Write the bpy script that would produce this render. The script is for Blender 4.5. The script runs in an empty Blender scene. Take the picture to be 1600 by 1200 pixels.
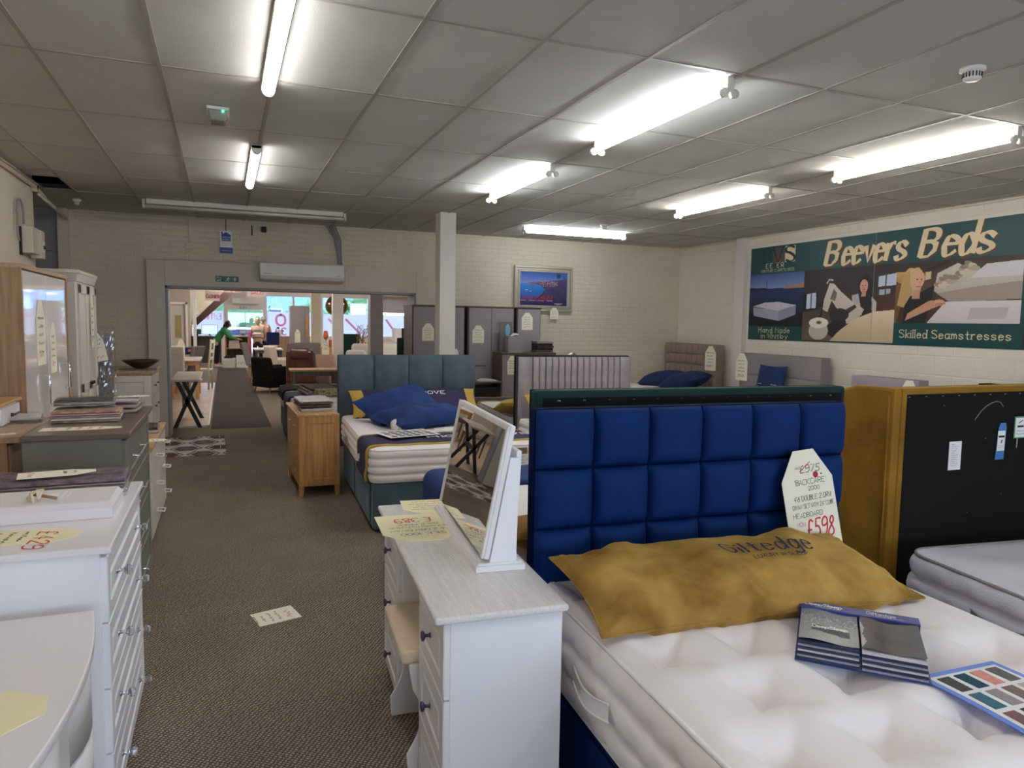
import bpy, math, random
import numpy as np
from mathutils import Matrix, Vector, noise as mnoise
sc = bpy.context.scene
COL = sc.collection
random.seed(7)
PI = math.pi
rad = math.radians

# ---------------------------------------------------------------- camera, world, exposure
cd = bpy.data.cameras.new('camera'); cam = bpy.data.objects.new('camera', cd); COL.objects.link(cam)
cd.sensor_width = 36.0; cd.lens = 1115.0 / 1600.0 * 36.0; cd.clip_start = 0.05; cd.clip_end = 300
cam.matrix_world = Matrix(((0.92744, 0.01692, -0.37359, 0.0), (-0.37363, 0.08450, -0.92372, 0.0),
                           (0.01594, 0.99628, 0.08469, 1.65), (0, 0, 0, 1)))
sc.camera = cam
w = bpy.data.worlds.new('sky'); sc.world = w; w.use_nodes = True
bg = w.node_tree.nodes['Background']; bg.inputs['Color'].default_value = (0.60, 0.76, 1.0, 1); bg.inputs['Strength'].default_value = 3.2
sc.view_settings.view_transform = 'Standard'; sc.view_settings.look = 'None'
sc.view_settings.gamma = 1.0; sc.view_settings.use_curve_mapping = False
sc.view_settings.exposure = 1.45
sc.cycles.use_denoising = True
sc.cycles.max_bounces = 10; sc.cycles.diffuse_bounces = 7; sc.cycles.glossy_bounces = 4
sc.cycles.transmission_bounces = 6; sc.cycles.transparent_max_bounces = 12
sc.cycles.sample_clamp_indirect = 6.0; sc.cycles.caustics_reflective = False; sc.cycles.caustics_refractive = False
TUBE = 24.0        # radiance of the lit tubes
LED = 11.0         # radiance of the aisle battens

def portal(name, loc, rot, sx, sy):
    l = bpy.data.lights.new(name, 'AREA'); l.shape = 'RECTANGLE'; l.size = sx; l.size_y = sy
    o = bpy.data.objects.new(name, l); COL.objects.link(o); o.location = loc; o.rotation_euler = rot
    l.cycles.is_portal = True
portal('window_portal', (1.7, -3.55, 1.5), (rad(90), 0, 0), 4.6, 1.7)
portal('window_portal', (3.2, 30.1, 1.7), (rad(-90), 0, 0), 9.0, 1.9)

# ---------------------------------------------------------------- helpers
def lin(c):
    return tuple(((x / 255.0) / 12.92 if x <= 10.3 else ((x / 255.0 + 0.055) / 1.055) ** 2.4) for x in c)

class MB:
    """collects geometry for ONE mesh"""
    def __init__(s): s.v = []; s.f = []; s.sm = []; s.c = []
    def add(s, v, f, smooth=False, col=None):
        b = len(s.v); s.v += [tuple(p) for p in v]
        for q in f:
            s.f.append(tuple(i + b for i in q)); s.sm.append(smooth); s.c.append(col)
        return s
    def box(s, x0, y0, z0, x1, y1, z1, col=None):
        v = [(x0, y0, z0), (x1, y0, z0), (x1, y1, z0), (x0, y1, z0), (x0, y0, z1), (x1, y0, z1), (x1, y1, z1), (x0, y1, z1)]
        return s.add(v, [(3, 2, 1, 0), (4, 5, 6, 7), (0, 1, 5, 4), (1, 2, 6, 5), (2, 3, 7, 6), (3, 0, 4, 7)], False, col)
    def taper(s, x0, y0, x1, y1, z0, z1, i0, i1=0.0, col=None):
        """box whose bottom is inset by i0 and top by i1"""
        v = [(x0 + i0, y0 + i0, z0), (x1 - i0, y0 + i0, z0), (x1 - i0, y1 - i0, z0), (x0 + i0, y1 - i0, z0),
             (x0 + i1, y0 + i1, z1), (x1 - i1, y0 + i1, z1), (x1 - i1, y1 - i1, z1), (x0 + i1, y1 - i1, z1)]
        return s.add(v, [(3, 2, 1, 0), (4, 5, 6, 7), (0, 1, 5, 4), (1, 2, 6, 5), (2, 3, 7, 6), (3, 0, 4, 7)], False, col)
    def hexa(s, lo, hi, col=None):
        """eight corners: four low, four high"""
        return s.add(list(lo) + list(hi), [(3, 2, 1, 0), (4, 5, 6, 7), (0, 1, 5, 4), (1, 2, 6, 5), (2, 3, 7, 6), (3, 0, 4, 7)], False, col)
    def prism(s, pts, a0, a1, axis='z', smooth=False, col=None):
        n = len(pts)
        def P(p, a): return {'z': (p[0], p[1], a), 'y': (p[0], a, p[1]), 'x': (a, p[0], p[1])}[axis]
        v = [P(p, a0) for p in pts] + [P(p, a1) for p in pts]
        f = [tuple(range(n))[::-1], tuple(range(n, 2 * n))]
        s.add(v, f, False, col)
        b = len(s.v) - 2 * n
        for i in range(n):
            j = (i + 1) % n
            s.f.append((b + i, b + j, b + n + j, b + n + i)); s.sm.append(smooth); s.c.append(col)
        return s
    def tube(s, pts, r, n=8, cap=True, col=None, closed=False):
        pts = [Vector(p) for p in pts]; m = len(pts); rs = r if isinstance(r, (list, tuple)) else [r] * m
        v = []; up = None
        for i, p in enumerate(pts):
            if closed: t = pts[(i + 1) % m] - pts[i - 1]
            else: t = pts[min(i + 1, m - 1)] - pts[max(i - 1, 0)]
            if t.length < 1e-9: t = Vector((0, 0, 1))
            t.normalize()
            if up is None:
                up = Vector((0, 0, 1)) if abs(t.z) < 0.9 else Vector((1, 0, 0))
            a = t.cross(up)
            if a.length < 1e-6: a = t.cross(Vector((0, 1, 0)))
            a.normalize(); b = a.cross(t); b.normalize(); up = b
            for k in range(n):
                q = 2 * PI * k / n
                v.append(p + a * (math.cos(q) * rs[i]) + b * (math.sin(q) * rs[i]))
        f = []
        for i in range(m if closed else m - 1):
            for k in range(n):
                l = (k + 1) % n; i2 = (i + 1) % m
                f.append((i * n + k, i * n + l, i2 * n + l, i2 * n + k))
        s.add(v, f, True, col)
        if cap and not closed:
            b = len(s.v) - len(v)
            s.f.append(tuple(b + k for k in range(n))[::-1]); s.sm.append(False); s.c.append(col)
            s.f.append(tuple(b + (m - 1) * n + k for k in range(n))); s.sm.append(False); s.c.append(col)
        return s
    def lathe(s, prof, n=20, c=(0, 0, 0), axis='z', col=None, smooth=True):
        v = []
        for r_, h in prof:
            for k in range(n):
                q = 2 * PI * k / n; a, b = r_ * math.cos(q), r_ * math.sin(q)
                p = {'z': (a, b, h), 'x': (h, a, b), 'y': (b, h, a), '-x': (-h, b, a), '-y': (a, -h, b), '-z': (b, a, -h)}[axis]
                v.append((p[0] + c[0], p[1] + c[1], p[2] + c[2]))
        f = []
        m = len(prof)
        for i in range(m - 1):
            for k in range(n):
                l = (k + 1) % n
                f.append((i * n + k, i * n + l, (i + 1) * n + l, (i + 1) * n + k))
        s.add(v, f, smooth, col)
        b = len(s.v) - len(v)
        if prof[0][0] > 1e-5: s.f.append(tuple(b + k for k in range(n))[::-1]); s.sm.append(False); s.c.append(col)
        if prof[-1][0] > 1e-5: s.f.append(tuple(b + (m - 1) * n + k for k in range(n))); s.sm.append(False); s.c.append(col)
        return s
    def grid(s, nu, nv, fn, smooth=True, col=None, flip=False):
        v = [fn(i / nu, j / nv) for j in range(nv + 1) for i in range(nu + 1)]
        f = []
        for j in range(nv):
            for i in range(nu):
                a = j * (nu + 1) + i
                q = (a, a + 1, a + nu + 2, a + nu + 1)
                f.append(q[::-1] if flip else q)
        return s.add(v, f, smooth, col)
    def xf(s, M):
        s.v = [tuple(M @ Vector(p)) for p in s.v]; return s
    def move(s, x, y, z): return s.xf(Matrix.Translation((x, y, z)))

def obj(name, mb, mat, parent=None, bevel=0.0, seg=2, kind=None):
    me = bpy.data.meshes.new(name); me.from_pydata(mb.v, [], mb.f)
    me.polygons.foreach_set('use_smooth', mb.sm)
    if any(c is not None for c in mb.c):
        ca = me.color_attributes.new('paint', 'FLOAT_COLOR', 'CORNER')
        arr = np.ones((len(me.loops), 4), dtype=np.float32); k = 0
        for q, c in zip(mb.f, mb.c):
            n = len(q)
            if c is not None: arr[k:k + n, :3] = lin(c)
            k += n
        ca.data.foreach_set('color', arr.ravel())
    if mat is not None: me.materials.append(mat)
    me.update()
    o = bpy.data.objects.new(name, me); COL.objects.link(o)
    if parent is not None: o.parent = parent
    if bevel > 0:
        m = o.modifiers.new('bevel', 'BEVEL'); m.width = bevel; m.segments = seg; m.limit_method = 'ANGLE'; m.angle_limit = rad(42)
    if kind: o['kind'] = kind
    return o

def tag(o, label, cat, group=None, kind=None):
    o['label'] = label; o['category'] = cat
    if group: o['group'] = group
    if kind: o['kind'] = kind
    return o

def thing(name, label, cat, loc=(0, 0, 0), rz=0.0, group=None, rot=None):
    o = bpy.data.objects.new(name, None); COL.objects.link(o); o.empty_display_size = 0.1
    o.location = loc; o.rotation_euler = rot if rot else (0, 0, rad(rz))
    return tag(o, label, cat, group)

def single(name, mb, mat, label, cat, loc=(0, 0, 0), rz=0.0, group=None, bevel=0.0, rot=None):
    o = obj(name, mb, mat, None, bevel); o.location = loc; o.rotation_euler = rot if rot else (0, 0, rad(rz))
    return tag(o, label, cat, group)

KIDS = {}
def dup(root, loc, rz=None, label=None, group=None, rot=None, scale=None):
    r = root.copy(); COL.objects.link(r); r.location = loc
    if rz is not None: r.rotation_euler = (0, 0, rad(rz))
    if rot is not None: r.rotation_euler = rot
    if scale: r.scale = scale
    if label: r['label'] = label
    if group: r['group'] = group
    for ch in list(root.children):
        c = ch.copy(); COL.objects.link(c); c.parent = r
        for g in list(ch.children):
            d = g.copy(); COL.objects.link(d); d.parent = c
    return r

def struct(name, mb, mat, parent=None, bevel=0.0):
    o = obj(name, mb, mat, parent, bevel)
    if parent is None: o['kind'] = 'structure'
    return o

# ---------------------------------------------------------------- materials
def M(name, rgb, rough=0.5, metal=0.0, var=0.0, scale=20.0, stretch=(1, 1, 1), bump=0.0, bscale=150.0, sheen=0.0, coat=0.0, spec=0.5, ior=None, trans=0.0, alpha=1.0, rgb2=None, dist=0.01, detail=4.0):
    m = bpy.data.materials.new(name); m.use_nodes = True
    nt = m.node_tree; b = nt.nodes['Principled BSDF']
    c = lin(rgb)
    b.inputs['Base Color'].default_value = (*c, 1); b.inputs['Roughness'].default_value = rough; b.inputs['Metallic'].default_value = metal
    b.inputs['Specular IOR Level'].default_value = spec
    if sheen:
        b.inputs['Sheen Weight'].default_value = sheen; b.inputs['Sheen Roughness'].default_value = 0.4
        b.inputs['Sheen Tint'].default_value = (*[min(1, x * 2.2 + 0.05) for x in c], 1)
    if coat: b.inputs['Coat Weight'].default_value = coat; b.inputs['Coat Roughness'].default_value = 0.05
    if trans: b.inputs['Transmission Weight'].default_value = trans
    if ior: b.inputs['IOR'].default_value = ior
    if alpha < 1: b.inputs['Alpha'].default_value = alpha
    if var or rgb2 or bump:
        tc = nt.nodes.new('ShaderNodeTexCoord'); mp = nt.nodes.new('ShaderNodeMapping'); mp.inputs['Scale'].default_value = stretch
        nt.links.new(tc.outputs['Object'], mp.inputs['Vector'])
    if var or rgb2:
        n = nt.nodes.new('ShaderNodeTexNoise'); n.inputs['Scale'].default_value = scale; n.inputs['Detail'].default_value = detail
        nt.links.new(mp.outputs['Vector'], n.inputs['Vector'])
        r = nt.nodes.new('ShaderNodeValToRGB')
        c2 = lin(rgb2) if rgb2 else tuple(x * (1 - var) for x in c); c1 = c if rgb2 else tuple(min(1, x * (1 + var)) for x in c)
        r.color_ramp.elements[0].position = 0.32; r.color_ramp.elements[1].position = 0.68
        r.color_ramp.elements[0].color = (*c2, 1); r.color_ramp.elements[1].color = (*c1, 1)
        nt.links.new(n.outputs['Fac'], r.inputs['Fac']); nt.links.new(r.outputs['Color'], b.inputs['Base Color'])
    if bump:
        n2 = nt.nodes.new('ShaderNodeTexNoise'); n2.inputs['Scale'].default_value = bscale; n2.inputs['Detail'].default_value = 3
        nt.links.new(mp.outputs['Vector'], n2.inputs['Vector'])
        bp = nt.nodes.new('ShaderNodeBump'); bp.inputs['Strength'].default_value = bump; bp.inputs['Distance'].default_value = dist
        nt.links.new(n2.outputs['Fac'], bp.inputs['Height']); nt.links.new(bp.outputs['Normal'], b.inputs['Normal'])
    return m

def wood(name, c1, c2, axis='z', rough=0.45, scale=5.0, bump=0.05):
    st = {'x': (0.6, 9, 9), 'y': (9, 0.6, 9), 'z': (9, 9, 0.6)}[axis]
    return M(name, c1, rough, rgb2=c2, scale=scale, stretch=st, bump=bump, bscale=scale * 4, detail=6)

def emit(name, rgb, strength):
    m = bpy.data.materials.new(name); m.use_nodes = True; nt = m.node_tree
    b = nt.nodes['Principled BSDF']; c = lin(rgb)
    b.inputs['Base Color'].default_value = (*c, 1)
    b.inputs['Emission Color'].default_value = (*c, 1); b.inputs['Emission Strength'].default_value = strength
    return m

def print_mat(name, rough=0.45):
    m = bpy.data.materials.new(name); m.use_nodes = True; nt = m.node_tree; b = nt.nodes['Principled BSDF']
    a = nt.nodes.new('ShaderNodeVertexColor'); a.layer_name = 'paint'
    nt.links.new(a.outputs['Color'], b.inputs['Base Color']); b.inputs['Roughness'].default_value = rough
    return m

def carpet_mat(name, dark, light, pitch, rough=0.95):
    m = bpy.data.materials.new(name); m.use_nodes = True; nt = m.node_tree; b = nt.nodes['Principled BSDF']; L = nt.links.new
    tc = nt.nodes.new('ShaderNodeTexCoord')
    hs = []
    for k, (ang, p) in enumerate(((34, pitch), (-52, pitch * 0.72))):
        mp = nt.nodes.new('ShaderNodeMapping'); mp.inputs['Rotation'].default_value = (0, 0, rad(ang)); L(tc.outputs['Object'], mp.inputs['Vector'])
        wv = nt.nodes.new('ShaderNodeTexWave'); wv.inputs['Scale'].default_value = 0.314 / p; wv.inputs['Distortion'].default_value = 3.2
        wv.inputs['Detail'].default_value = 1.5; wv.inputs['Detail Scale'].default_value = 2.6
        L(mp.outputs['Vector'], wv.inputs['Vector']); hs.append(wv)
    mx = nt.nodes.new('ShaderNodeMath'); mx.operation = 'MULTIPLY'; L(hs[0].outputs['Fac'], mx.inputs[0]); L(hs[1].outputs['Fac'], mx.inputs[1])
    n = nt.nodes.new('ShaderNodeTexNoise'); n.inputs['Scale'].default_value = 2.2; n.inputs['Detail'].default_value = 5; L(tc.outputs['Object'], n.inputs['Vector'])
    r = nt.nodes.new('ShaderNodeValToRGB'); r.color_ramp.elements[0].color = (*lin(dark), 1); r.color_ramp.elements[1].color = (*lin(light), 1)
    r.color_ramp.elements[0].position = 0.0; r.color_ramp.elements[1].position = 0.75
    L(mx.outputs[0], r.inputs['Fac'])
    mm = nt.nodes.new('ShaderNodeMix'); mm.data_type = 'RGBA'; mm.blend_type = 'MULTIPLY'; mm.inputs[0].default_value = 0.35
    L(r.outputs['Color'], mm.inputs[6]); L(n.outputs['Fac'], mm.inputs[7]); L(mm.outputs[2], b.inputs['Base Color'])
    bp = nt.nodes.new('ShaderNodeBump'); bp.inputs['Strength'].default_value = 0.6; bp.inputs['Distance'].default_value = 0.004
    L(mx.outputs[0], bp.inputs['Height']); L(bp.outputs['Normal'], b.inputs['Normal']); b.inputs['Roughness'].default_value = rough
    b.inputs['Specular IOR Level'].default_value = 0.15
    return m

def glass_mat(name, tint=(1, 1, 1), refl=0.12):
    m = bpy.data.materials.new(name); m.use_nodes = True; nt = m.node_tree; nt.nodes.clear(); L = nt.links.new
    o = nt.nodes.new('ShaderNodeOutputMaterial'); mix = nt.nodes.new('ShaderNodeMixShader'); t = nt.nodes.new('ShaderNodeBsdfTransparent')
    g = nt.nodes.new('ShaderNodeBsdfGlossy'); g.inputs['Roughness'].default_value = 0.02; t.inputs['Color'].default_value = (*tint, 1)
    mix.inputs[0].default_value = refl; L(t.outputs[0], mix.inputs[1]); L(g.outputs[0], mix.inputs[2]); L(mix.outputs[0], o.inputs['Surface'])
    return m

def film_mat(name, rgb, through=0.6):
    """frosted vinyl on a pane: daylight glows through it"""
    m = bpy.data.materials.new(name); m.use_nodes = True; nt = m.node_tree; nt.nodes.clear(); L = nt.links.new
    o = nt.nodes.new('ShaderNodeOutputMaterial'); mix = nt.nodes.new('ShaderNodeMixShader')
    t = nt.nodes.new('ShaderNodeBsdfTranslucent'); d = nt.nodes.new('ShaderNodeBsdfDiffuse')
    for q in (t, d): q.inputs['Color'].default_value = (*lin(rgb), 1)
    mix.inputs[0].default_value = through; L(d.outputs[0], mix.inputs[1]); L(t.outputs[0], mix.inputs[2]); L(mix.outputs[0], o.inputs['Surface'])
    return m

K = {}
K['ceil'] = M('ceiling_tile', (194, 193, 187), 0.95, var=0.05, scale=2.2, bump=0.5, bscale=170, dist=0.004, spec=0.1)
K['tbar'] = M('grid_bar', (158, 153, 142), 0.5)
K['void'] = M('void', (40, 36, 36), 0.9)
K['wallcream'] = M('cream_paint', (218, 206, 184), 0.62, var=0.05, scale=1.3, bump=0.12, bscale=60)
K['wallright'] = M('pale_paint', (236, 226, 212), 0.6, var=0.03, scale=1.1, bump=0.1, bscale=60)
K['panelgrey'] = M('grey_panel', (150, 146, 150), 0.5)
K['portal'] = M('boarding', (212, 200, 182), 0.55, var=0.03, scale=0.8)
K['trimwhite'] = M('trim_white', (226, 220, 214), 0.45)
K['colw'] = M('column_paint', (232, 224, 216), 0.5, var=0.02, scale=1.5)
K['carpet'] = carpet_mat('brown_carpet', (98, 86, 75), (200, 182, 161), 0.017)
K['matgrey'] = carpet_mat('grey_carpet', (66, 60, 60), (100, 92, 92), 0.02)
K['laminate'] = wood('pale_laminate', (196, 180, 164), (166, 146, 128), 'y', 0.35)
K['white'] = M('white_gloss', (240, 236, 236), 0.28, bump=0.03, bscale=25, stretch=(1, 1, 6))
K['whiteash'] = wood('white_ash', (250, 246, 242), (240, 234, 230), 'y', 0.2, 7, 0.6)
K['whitepanel'] = M('white_panel', (243, 242, 246), 0.35, var=0.015, scale=3)
K['offwhite'] = M('off_white_paint', (238, 231, 232), 0.4)
K['cream'] = M('cream_furniture', (216, 206, 194), 0.42)
K['oak'] = wood('oak', (208, 160, 98), (172, 122, 66), 'z', 0.38)
K['oaktop'] = wood('oak_top', (212, 170, 116), (184, 138, 88), 'y', 0.35)
K['greyoak'] = wood('washed_oak', (186, 150, 116), (150, 116, 86), 'z', 0.45)
K['greyoaktop'] = wood('washed_oak_top', (196, 164, 130), (170, 134, 102), 'y', 0.4)
K['sagegrey'] = M('sage_grey_paint', (118, 115, 106), 0.45)
K['darktop'] = wood('dark_top', (126, 108, 94), (96, 80, 68), 'x', 0.28)
K['darkwood'] = wood('dark_grey_wood', (112, 92, 84), (78, 62, 58), 'z', 0.4)
K['greydoor'] = M('grey_gloss_door', (158, 148, 152), 0.22)
K['glosswhite'] = M('high_gloss_white', (246, 238, 234), 0.04, coat=0.6)
K['satin'] = M('satin_chrome', (236, 232, 232), 0.35, 0.55)
K['led_added'] = emit('added_diffuser', (255, 248, 238), LED * 3.5)  # stronger glow for the strip lights added in the front shop
K['chrome'] = M('chrome', (225, 225, 228), 0.12, 1.0)
K['crystal'] = M('crystal', (240, 242, 248), 0.02, trans=0.85, ior=1.6)
K['pewter'] = M('pewter', (92, 84, 112), 0.3, 0.8)
K['brass'] = M('brass', (198, 168, 104), 0.3, 0.9)
K['black'] = M('black_fabric', (24, 22, 22), 0.9, bump=0.3, bscale=300, spec=0.2)
K['blackmetal'] = M('black_metal', (22, 20, 20), 0.45)
K['blue'] = M('blue_velvet', (0, 46, 108), 0.75, rgb2=(0, 33, 84), scale=3.0, sheen=0.08, spec=0.2, bump=0.12, bscale=260)
K['bluedark'] = M('blue_groove_shade', (0, 18, 56), 0.9, spec=0.1)  # darkened blue for the backing: paints shade into the cube grooves
K['greydark'] = M('grey_groove_shade', (62, 56, 62), 0.9)  # darkened grey: shade between the channels put into the backing colour
K['tealdark'] = M('teal_groove_shade', (46, 60, 66), 0.9)  # darkened teal, so the gaps between panels read as shaded
K['bluecloth'] = M('blue_cotton', (10, 56, 122), 0.8, rgb2=(6, 38, 94), scale=4, bump=0.2, bscale=30)
K['navycloth'] = M('navy_cotton', (22, 44, 92), 0.85, var=0.1, scale=5)
K['navyplum'] = M('plum_navy_cloth', (46, 38, 74), 0.8, var=0.12, scale=4)
K['greenvelvet'] = M('dark_green_velvet', (22, 50, 44), 0.7, sheen=0.4, var=0.2, scale=5, spec=0.2)
K['teal'] = M('teal_velvet', (92, 108, 116), 0.75, rgb2=(66, 80, 90), scale=3.0, sheen=0.4, spec=0.2, bump=0.1, bscale=200)
K['greyvelvet'] = M('grey_velvet', (172, 162, 166), 0.6, rgb2=(132, 124, 130), scale=5, sheen=0.5, spec=0.3)
K['mustard'] = M('mustard_velvet', (156, 114, 38), 0.7, rgb2=(126, 88, 22), scale=4.0, sheen=0.4, spec=0.2, bump=0.15, bscale=40)
K['mustardpillow'] = M('mustard_pillow', (190, 150, 76), 0.7, rgb2=(126, 88, 28), scale=5.5, sheen=0.5, spec=0.25, bump=0.35, bscale=26, dist=0.012, detail=7)  # light and dark tones paint in the velvet's sheen and shading
K['gold'] = M('gold_trim', (188, 158, 62), 0.6)
K['mattress'] = M('mattress_cloth', (248, 240, 238), 0.8, var=0.02, scale=2, sheen=0.3, bump=0.1, bscale=220, dist=0.003)
K['mattgrey'] = M('mattress_side', (206, 196, 196), 0.75, var=0.04, scale=6, bump=0.1, bscale=120)
K['mattcool'] = M('mattress_cool', (222, 218, 226), 0.75, var=0.02, scale=6, bump=0.25, bscale=160)
K['piping'] = M('piping_white', (244, 240, 236), 0.6)
K['pipinggrey'] = M('piping_grey', (146, 140, 142), 0.6)
K['taupe'] = M('taupe_fabric', (150, 130, 120), 0.85, var=0.08, scale=60)
K['greyfab'] = M('grey_fabric', (142, 134, 136), 0.85, var=0.1, scale=80)
K['lavgrey'] = M('lavender_grey_fabric', (160, 150, 160), 0.85, var=0.06, scale=80)
K['card'] = M('cream_card', (248, 241, 218), 0.7, var=0.01, scale=4)
K['cardyellow'] = M('yellow_card', (246, 236, 194), 0.7, var=0.01, scale=4)
K['ink'] = M('black_ink', (24, 22, 30), 0.6)
K['red'] = M('red_ink', (206, 36, 60), 0.6)
K['pinkink'] = M('pink_vinyl', (236, 132, 150), 0.6)
K['green'] = M('sign_green', (6, 104, 72), 0.4)
K['paper'] = M('white_paper', (246, 244, 242), 0.6)
K['plastic'] = M('white_plastic', (232, 228, 220), 0.35)
K['beigeplastic'] = M('beige_plastic', (214, 202, 180), 0.4)
K['print'] = print_mat('printed'); K['printgloss'] = print_mat('printed_gloss', 0.38)
K['mirror'] = M('mirror_glass', (240, 242, 242), 0.01, 1.0)
K['blindfab'] = film_mat('blind_fabric', (176, 158, 142), 0.35)
K['signcard'] = film_mat('sign_card', (236, 228, 226), 0.5)
K['glass'] = glass_mat('window_glass')
K['wrap'] = glass_mat('clear_plastic_wrap', (0.95, 0.95, 0.95), 0.16)
K['film'] = film_mat('frosted_film', (212, 212, 220), 0.75)
K['filmpink'] = film_mat('pink_film', (232, 148, 164), 0.75)
K['led'] = emit('led_diffuser', (252, 249, 250), LED)
K['tubewarm'] = emit('tube_light', (253, 251, 245), TUBE)
K['tubecool'] = emit('tube_light_cool', (242, 250, 255), TUBE)
K['tubeoff'] = M('tube_unlit', (225, 222, 214), 0.3)
K['fitting'] = M('fitting_white', (222, 216, 204), 0.4)
K['cushcream'] = M('cream_cushion', (230, 210, 180), 0.8, var=0.04, scale=40)
# ---------------------------------------------------------------- stroke lettering
_GL = '''A=033C63/1656;B=030C/~0C3C5B593808/08385755330 3;C=~6B4C2C0A052343 64;D=030C/~0C3C6A653303;E=6C0C0363/0848;F=6C0C03/0848
G=~6B4C2C0A05234365/656838;H=030C/636C/0868;I=131C;J=~4C45331304;K=030C/6C0763;L=0C0363;M=030C376C63;N=030C636C;O=~3C0A0533656A3C
P=030C/~0C4C6A684707;Q=~3C0A0533656A3C/3562;R=030C/~0C4C6A684707/3763;S=~6B3C0B093866643304;T=0C6C/333C;U=~0C052343656C;V=0C336C;W=0C133953 6C
X=036C/0C63;Y=0C376C/3733;Z=0C6C0363;0=~3C0A0533656A3C;1=1A3C33;2=~0A2C5C6A03/0363;3=~0B2C5B593868653313 04;4=4C0666/4943;5=6C1C18/~184866643313 04
6=~5C2905234365573806;7=0C6C23;8=~381A2C4C5A380513536538;9=~694818 0A2C4C6A654313;$=~5B3C1B1603/0363/0747;'=0C0A;"=0C0A/2C2A;.=0303;,=0402;-=0747;/=0 34C
|=030C;&=~632A2C3C3A0705234366;!=0C06/0303;:=0707/0404
a=~583818060513335 5/5853;b=0C03/~062848665543 05;c=~573818060513335 4;d=5C53/~563818060513335 5;e=0656/~5657381806051333 54;f=~4B3C2B23/0848
g=5851/~563818060513335 5/~51301001;h=0C03/~06283856 53;i=0803/0A0B;k=0C03/4805/1643;l=0C03;m=0803/~0618283633/~3648586663;n=0803/~0628385653
o=~28060523335556382 8;p=0800/~062848665543 05;r=0803/~062848;s=~57381807164554331304;t=~2B243343/0848;u=~0805133355/5853;v=083358;w=0813375368;x=0358/0853;y=0833/5810;z=08580353'''
GLYPH = {}
for _ln in _GL.split('\n'):
    for _it in _ln.split(';'):
        if not _it: continue
        ch, body = _it[0], _it[2:].replace(' ', '')
        ss = []
        for q in body.split('/') if ch != '/' else [body]:
            sm = q.startswith('~'); q = q.lstrip('~')
            ss.append((sm, [(int(q[i], 16), int(q[i + 1], 16) - 3) for i in range(0, len(q) - 1, 2)]))
        GLYPH[ch] = ss

def _smooth(p, n=5):
    if len(p) < 3: return p
    closed = p[0] == p[-1]; out = []
    for i in range(len(p) - 1):
        p0 = p[i - 1] if i > 0 else (p[-2] if closed else p[0]); p1 = p[i]; p2 = p[i + 1]
        p3 = p[i + 2] if i + 2 < len(p) else (p[1] if closed else p[-1])
        for k in range(n):
            t = k / n
            out.append(tuple(0.5 * (2 * p1[a] + (p2[a] - p0[a]) * t + (2 * p0[a] - 5 * p1[a] + 4 * p2[a] - p3[a]) * t * t + (3 * p1[a] - p0[a] - 3 * p2[a] + p3[a]) * t ** 3) for a in (0, 1)))
    return out + [p[-1]]

def ribbon(mb, pts, fn, wd, nib=None, col=None):
    """flat stroke; nib = (angle, broad width): calligraphic pen"""
    m = len(pts)
    if m == 2 and pts[0] == pts[1]: pts = [(pts[0][0] - wd / 2, pts[0][1]), (pts[0][0] + wd / 2, pts[0][1])]; 
    v = []
    for i, p in enumerate(pts):
        a = pts[max(i - 1, 0)]; b = pts[min(i + 1, m - 1)]
        tx, ty = b[0] - a[0], b[1] - a[1]; l = math.hypot(tx, ty) or 1; tx /= l; ty /= l
        h = wd / 2
        if nib: h += abs(tx * math.sin(nib[0]) - ty * math.cos(nib[0])) * nib[1] / 2
        e = 0.0
        if i == 0: e = -wd * .3
        if i == m - 1: e = wd * .3
        v.append(fn(p[0] - ty * h + tx * e, p[1] + tx * h + ty * e)); v.append(fn(p[0] + ty * h + tx * e, p[1] - tx * h + ty * e))
    o_, a_, b_ = (Vector(fn(*q)) for q in (pts[0], (pts[0][0] + .004, pts[0][1]), (pts[0][0], pts[0][1] + .004)))
    n_ = (a_ - o_).cross(b_ - o_)
    if n_.length > 1e-12:
        mb.k = (getattr(mb, 'k', 0) + 1) % 8; n_ = n_.normalized() * (mb.k * 5e-5); v = [Vector(q) + n_ for q in v]
    mb.add(v, [(2 * i + 1, 2 * i + 3, 2 * i + 2, 2 * i) for i in range(m - 1)], False, col)

def text_width(t, size, gap=2.0, xs=1.0):
    u = size / 9.0; x = 0
    for ch in t:
        if ch == ' ': x += 4; continue
        x += (max(p[0] for s in GLYPH[ch] for p in s[1]) + gap)
    return (x - gap) * u * xs

def write(mb, t, x, y, size, fn, wd, nib=None, slant=0.0, jit=0.0, align='l', gap=2.0, xs=1.0, serif=0.0, col=None, sub=1):
    u = size / 9.0
    if align == 'c': x -= text_width(t, size, gap, xs) / 2
    rnd = random.Random(hash(len(t)) + 3)
    for ch in t:
        if ch == ' ': x += 4 * u * xs; continue
        g = GLYPH[ch]; jy = rnd.uniform(-jit, jit) * size; js = slant + rnd.uniform(-jit, jit)
        for sm, pts in g:
            q = _smooth(pts) if sm else pts
            if sub > 1 and not sm:
                q2 = []
                for a, b in zip(q, q[1:]): q2 += [(a[0] + (b[0] - a[0]) * k / sub, a[1] + (b[1] - a[1]) * k / sub) for k in range(sub)]
                q = q2 + [q[-1]]
            T = lambda p: (x + p[0] * u * xs + js * p[1] * u, y + p[1] * u + jy)
            ribbon(mb, [T(p) for p in q], fn, wd, nib, col)
            if serif and not sm:
                for a, b in ((pts[0], pts[1]), (pts[-1], pts[-2])):
                    if a[1] != b[1] and a[1] in (0, 5, 9, -3) :
                        s0 = 1.1 if abs(a[0] - b[0]) < 2 else .9
                        ribbon(mb, [T((a[0] - s0, a[1])), T((a[0] + s0, a[1]))], fn, wd * serif, None, col)
        x += (max(p[0] for s in g for p in s[1]) + gap) * u * xs
    return x

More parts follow.
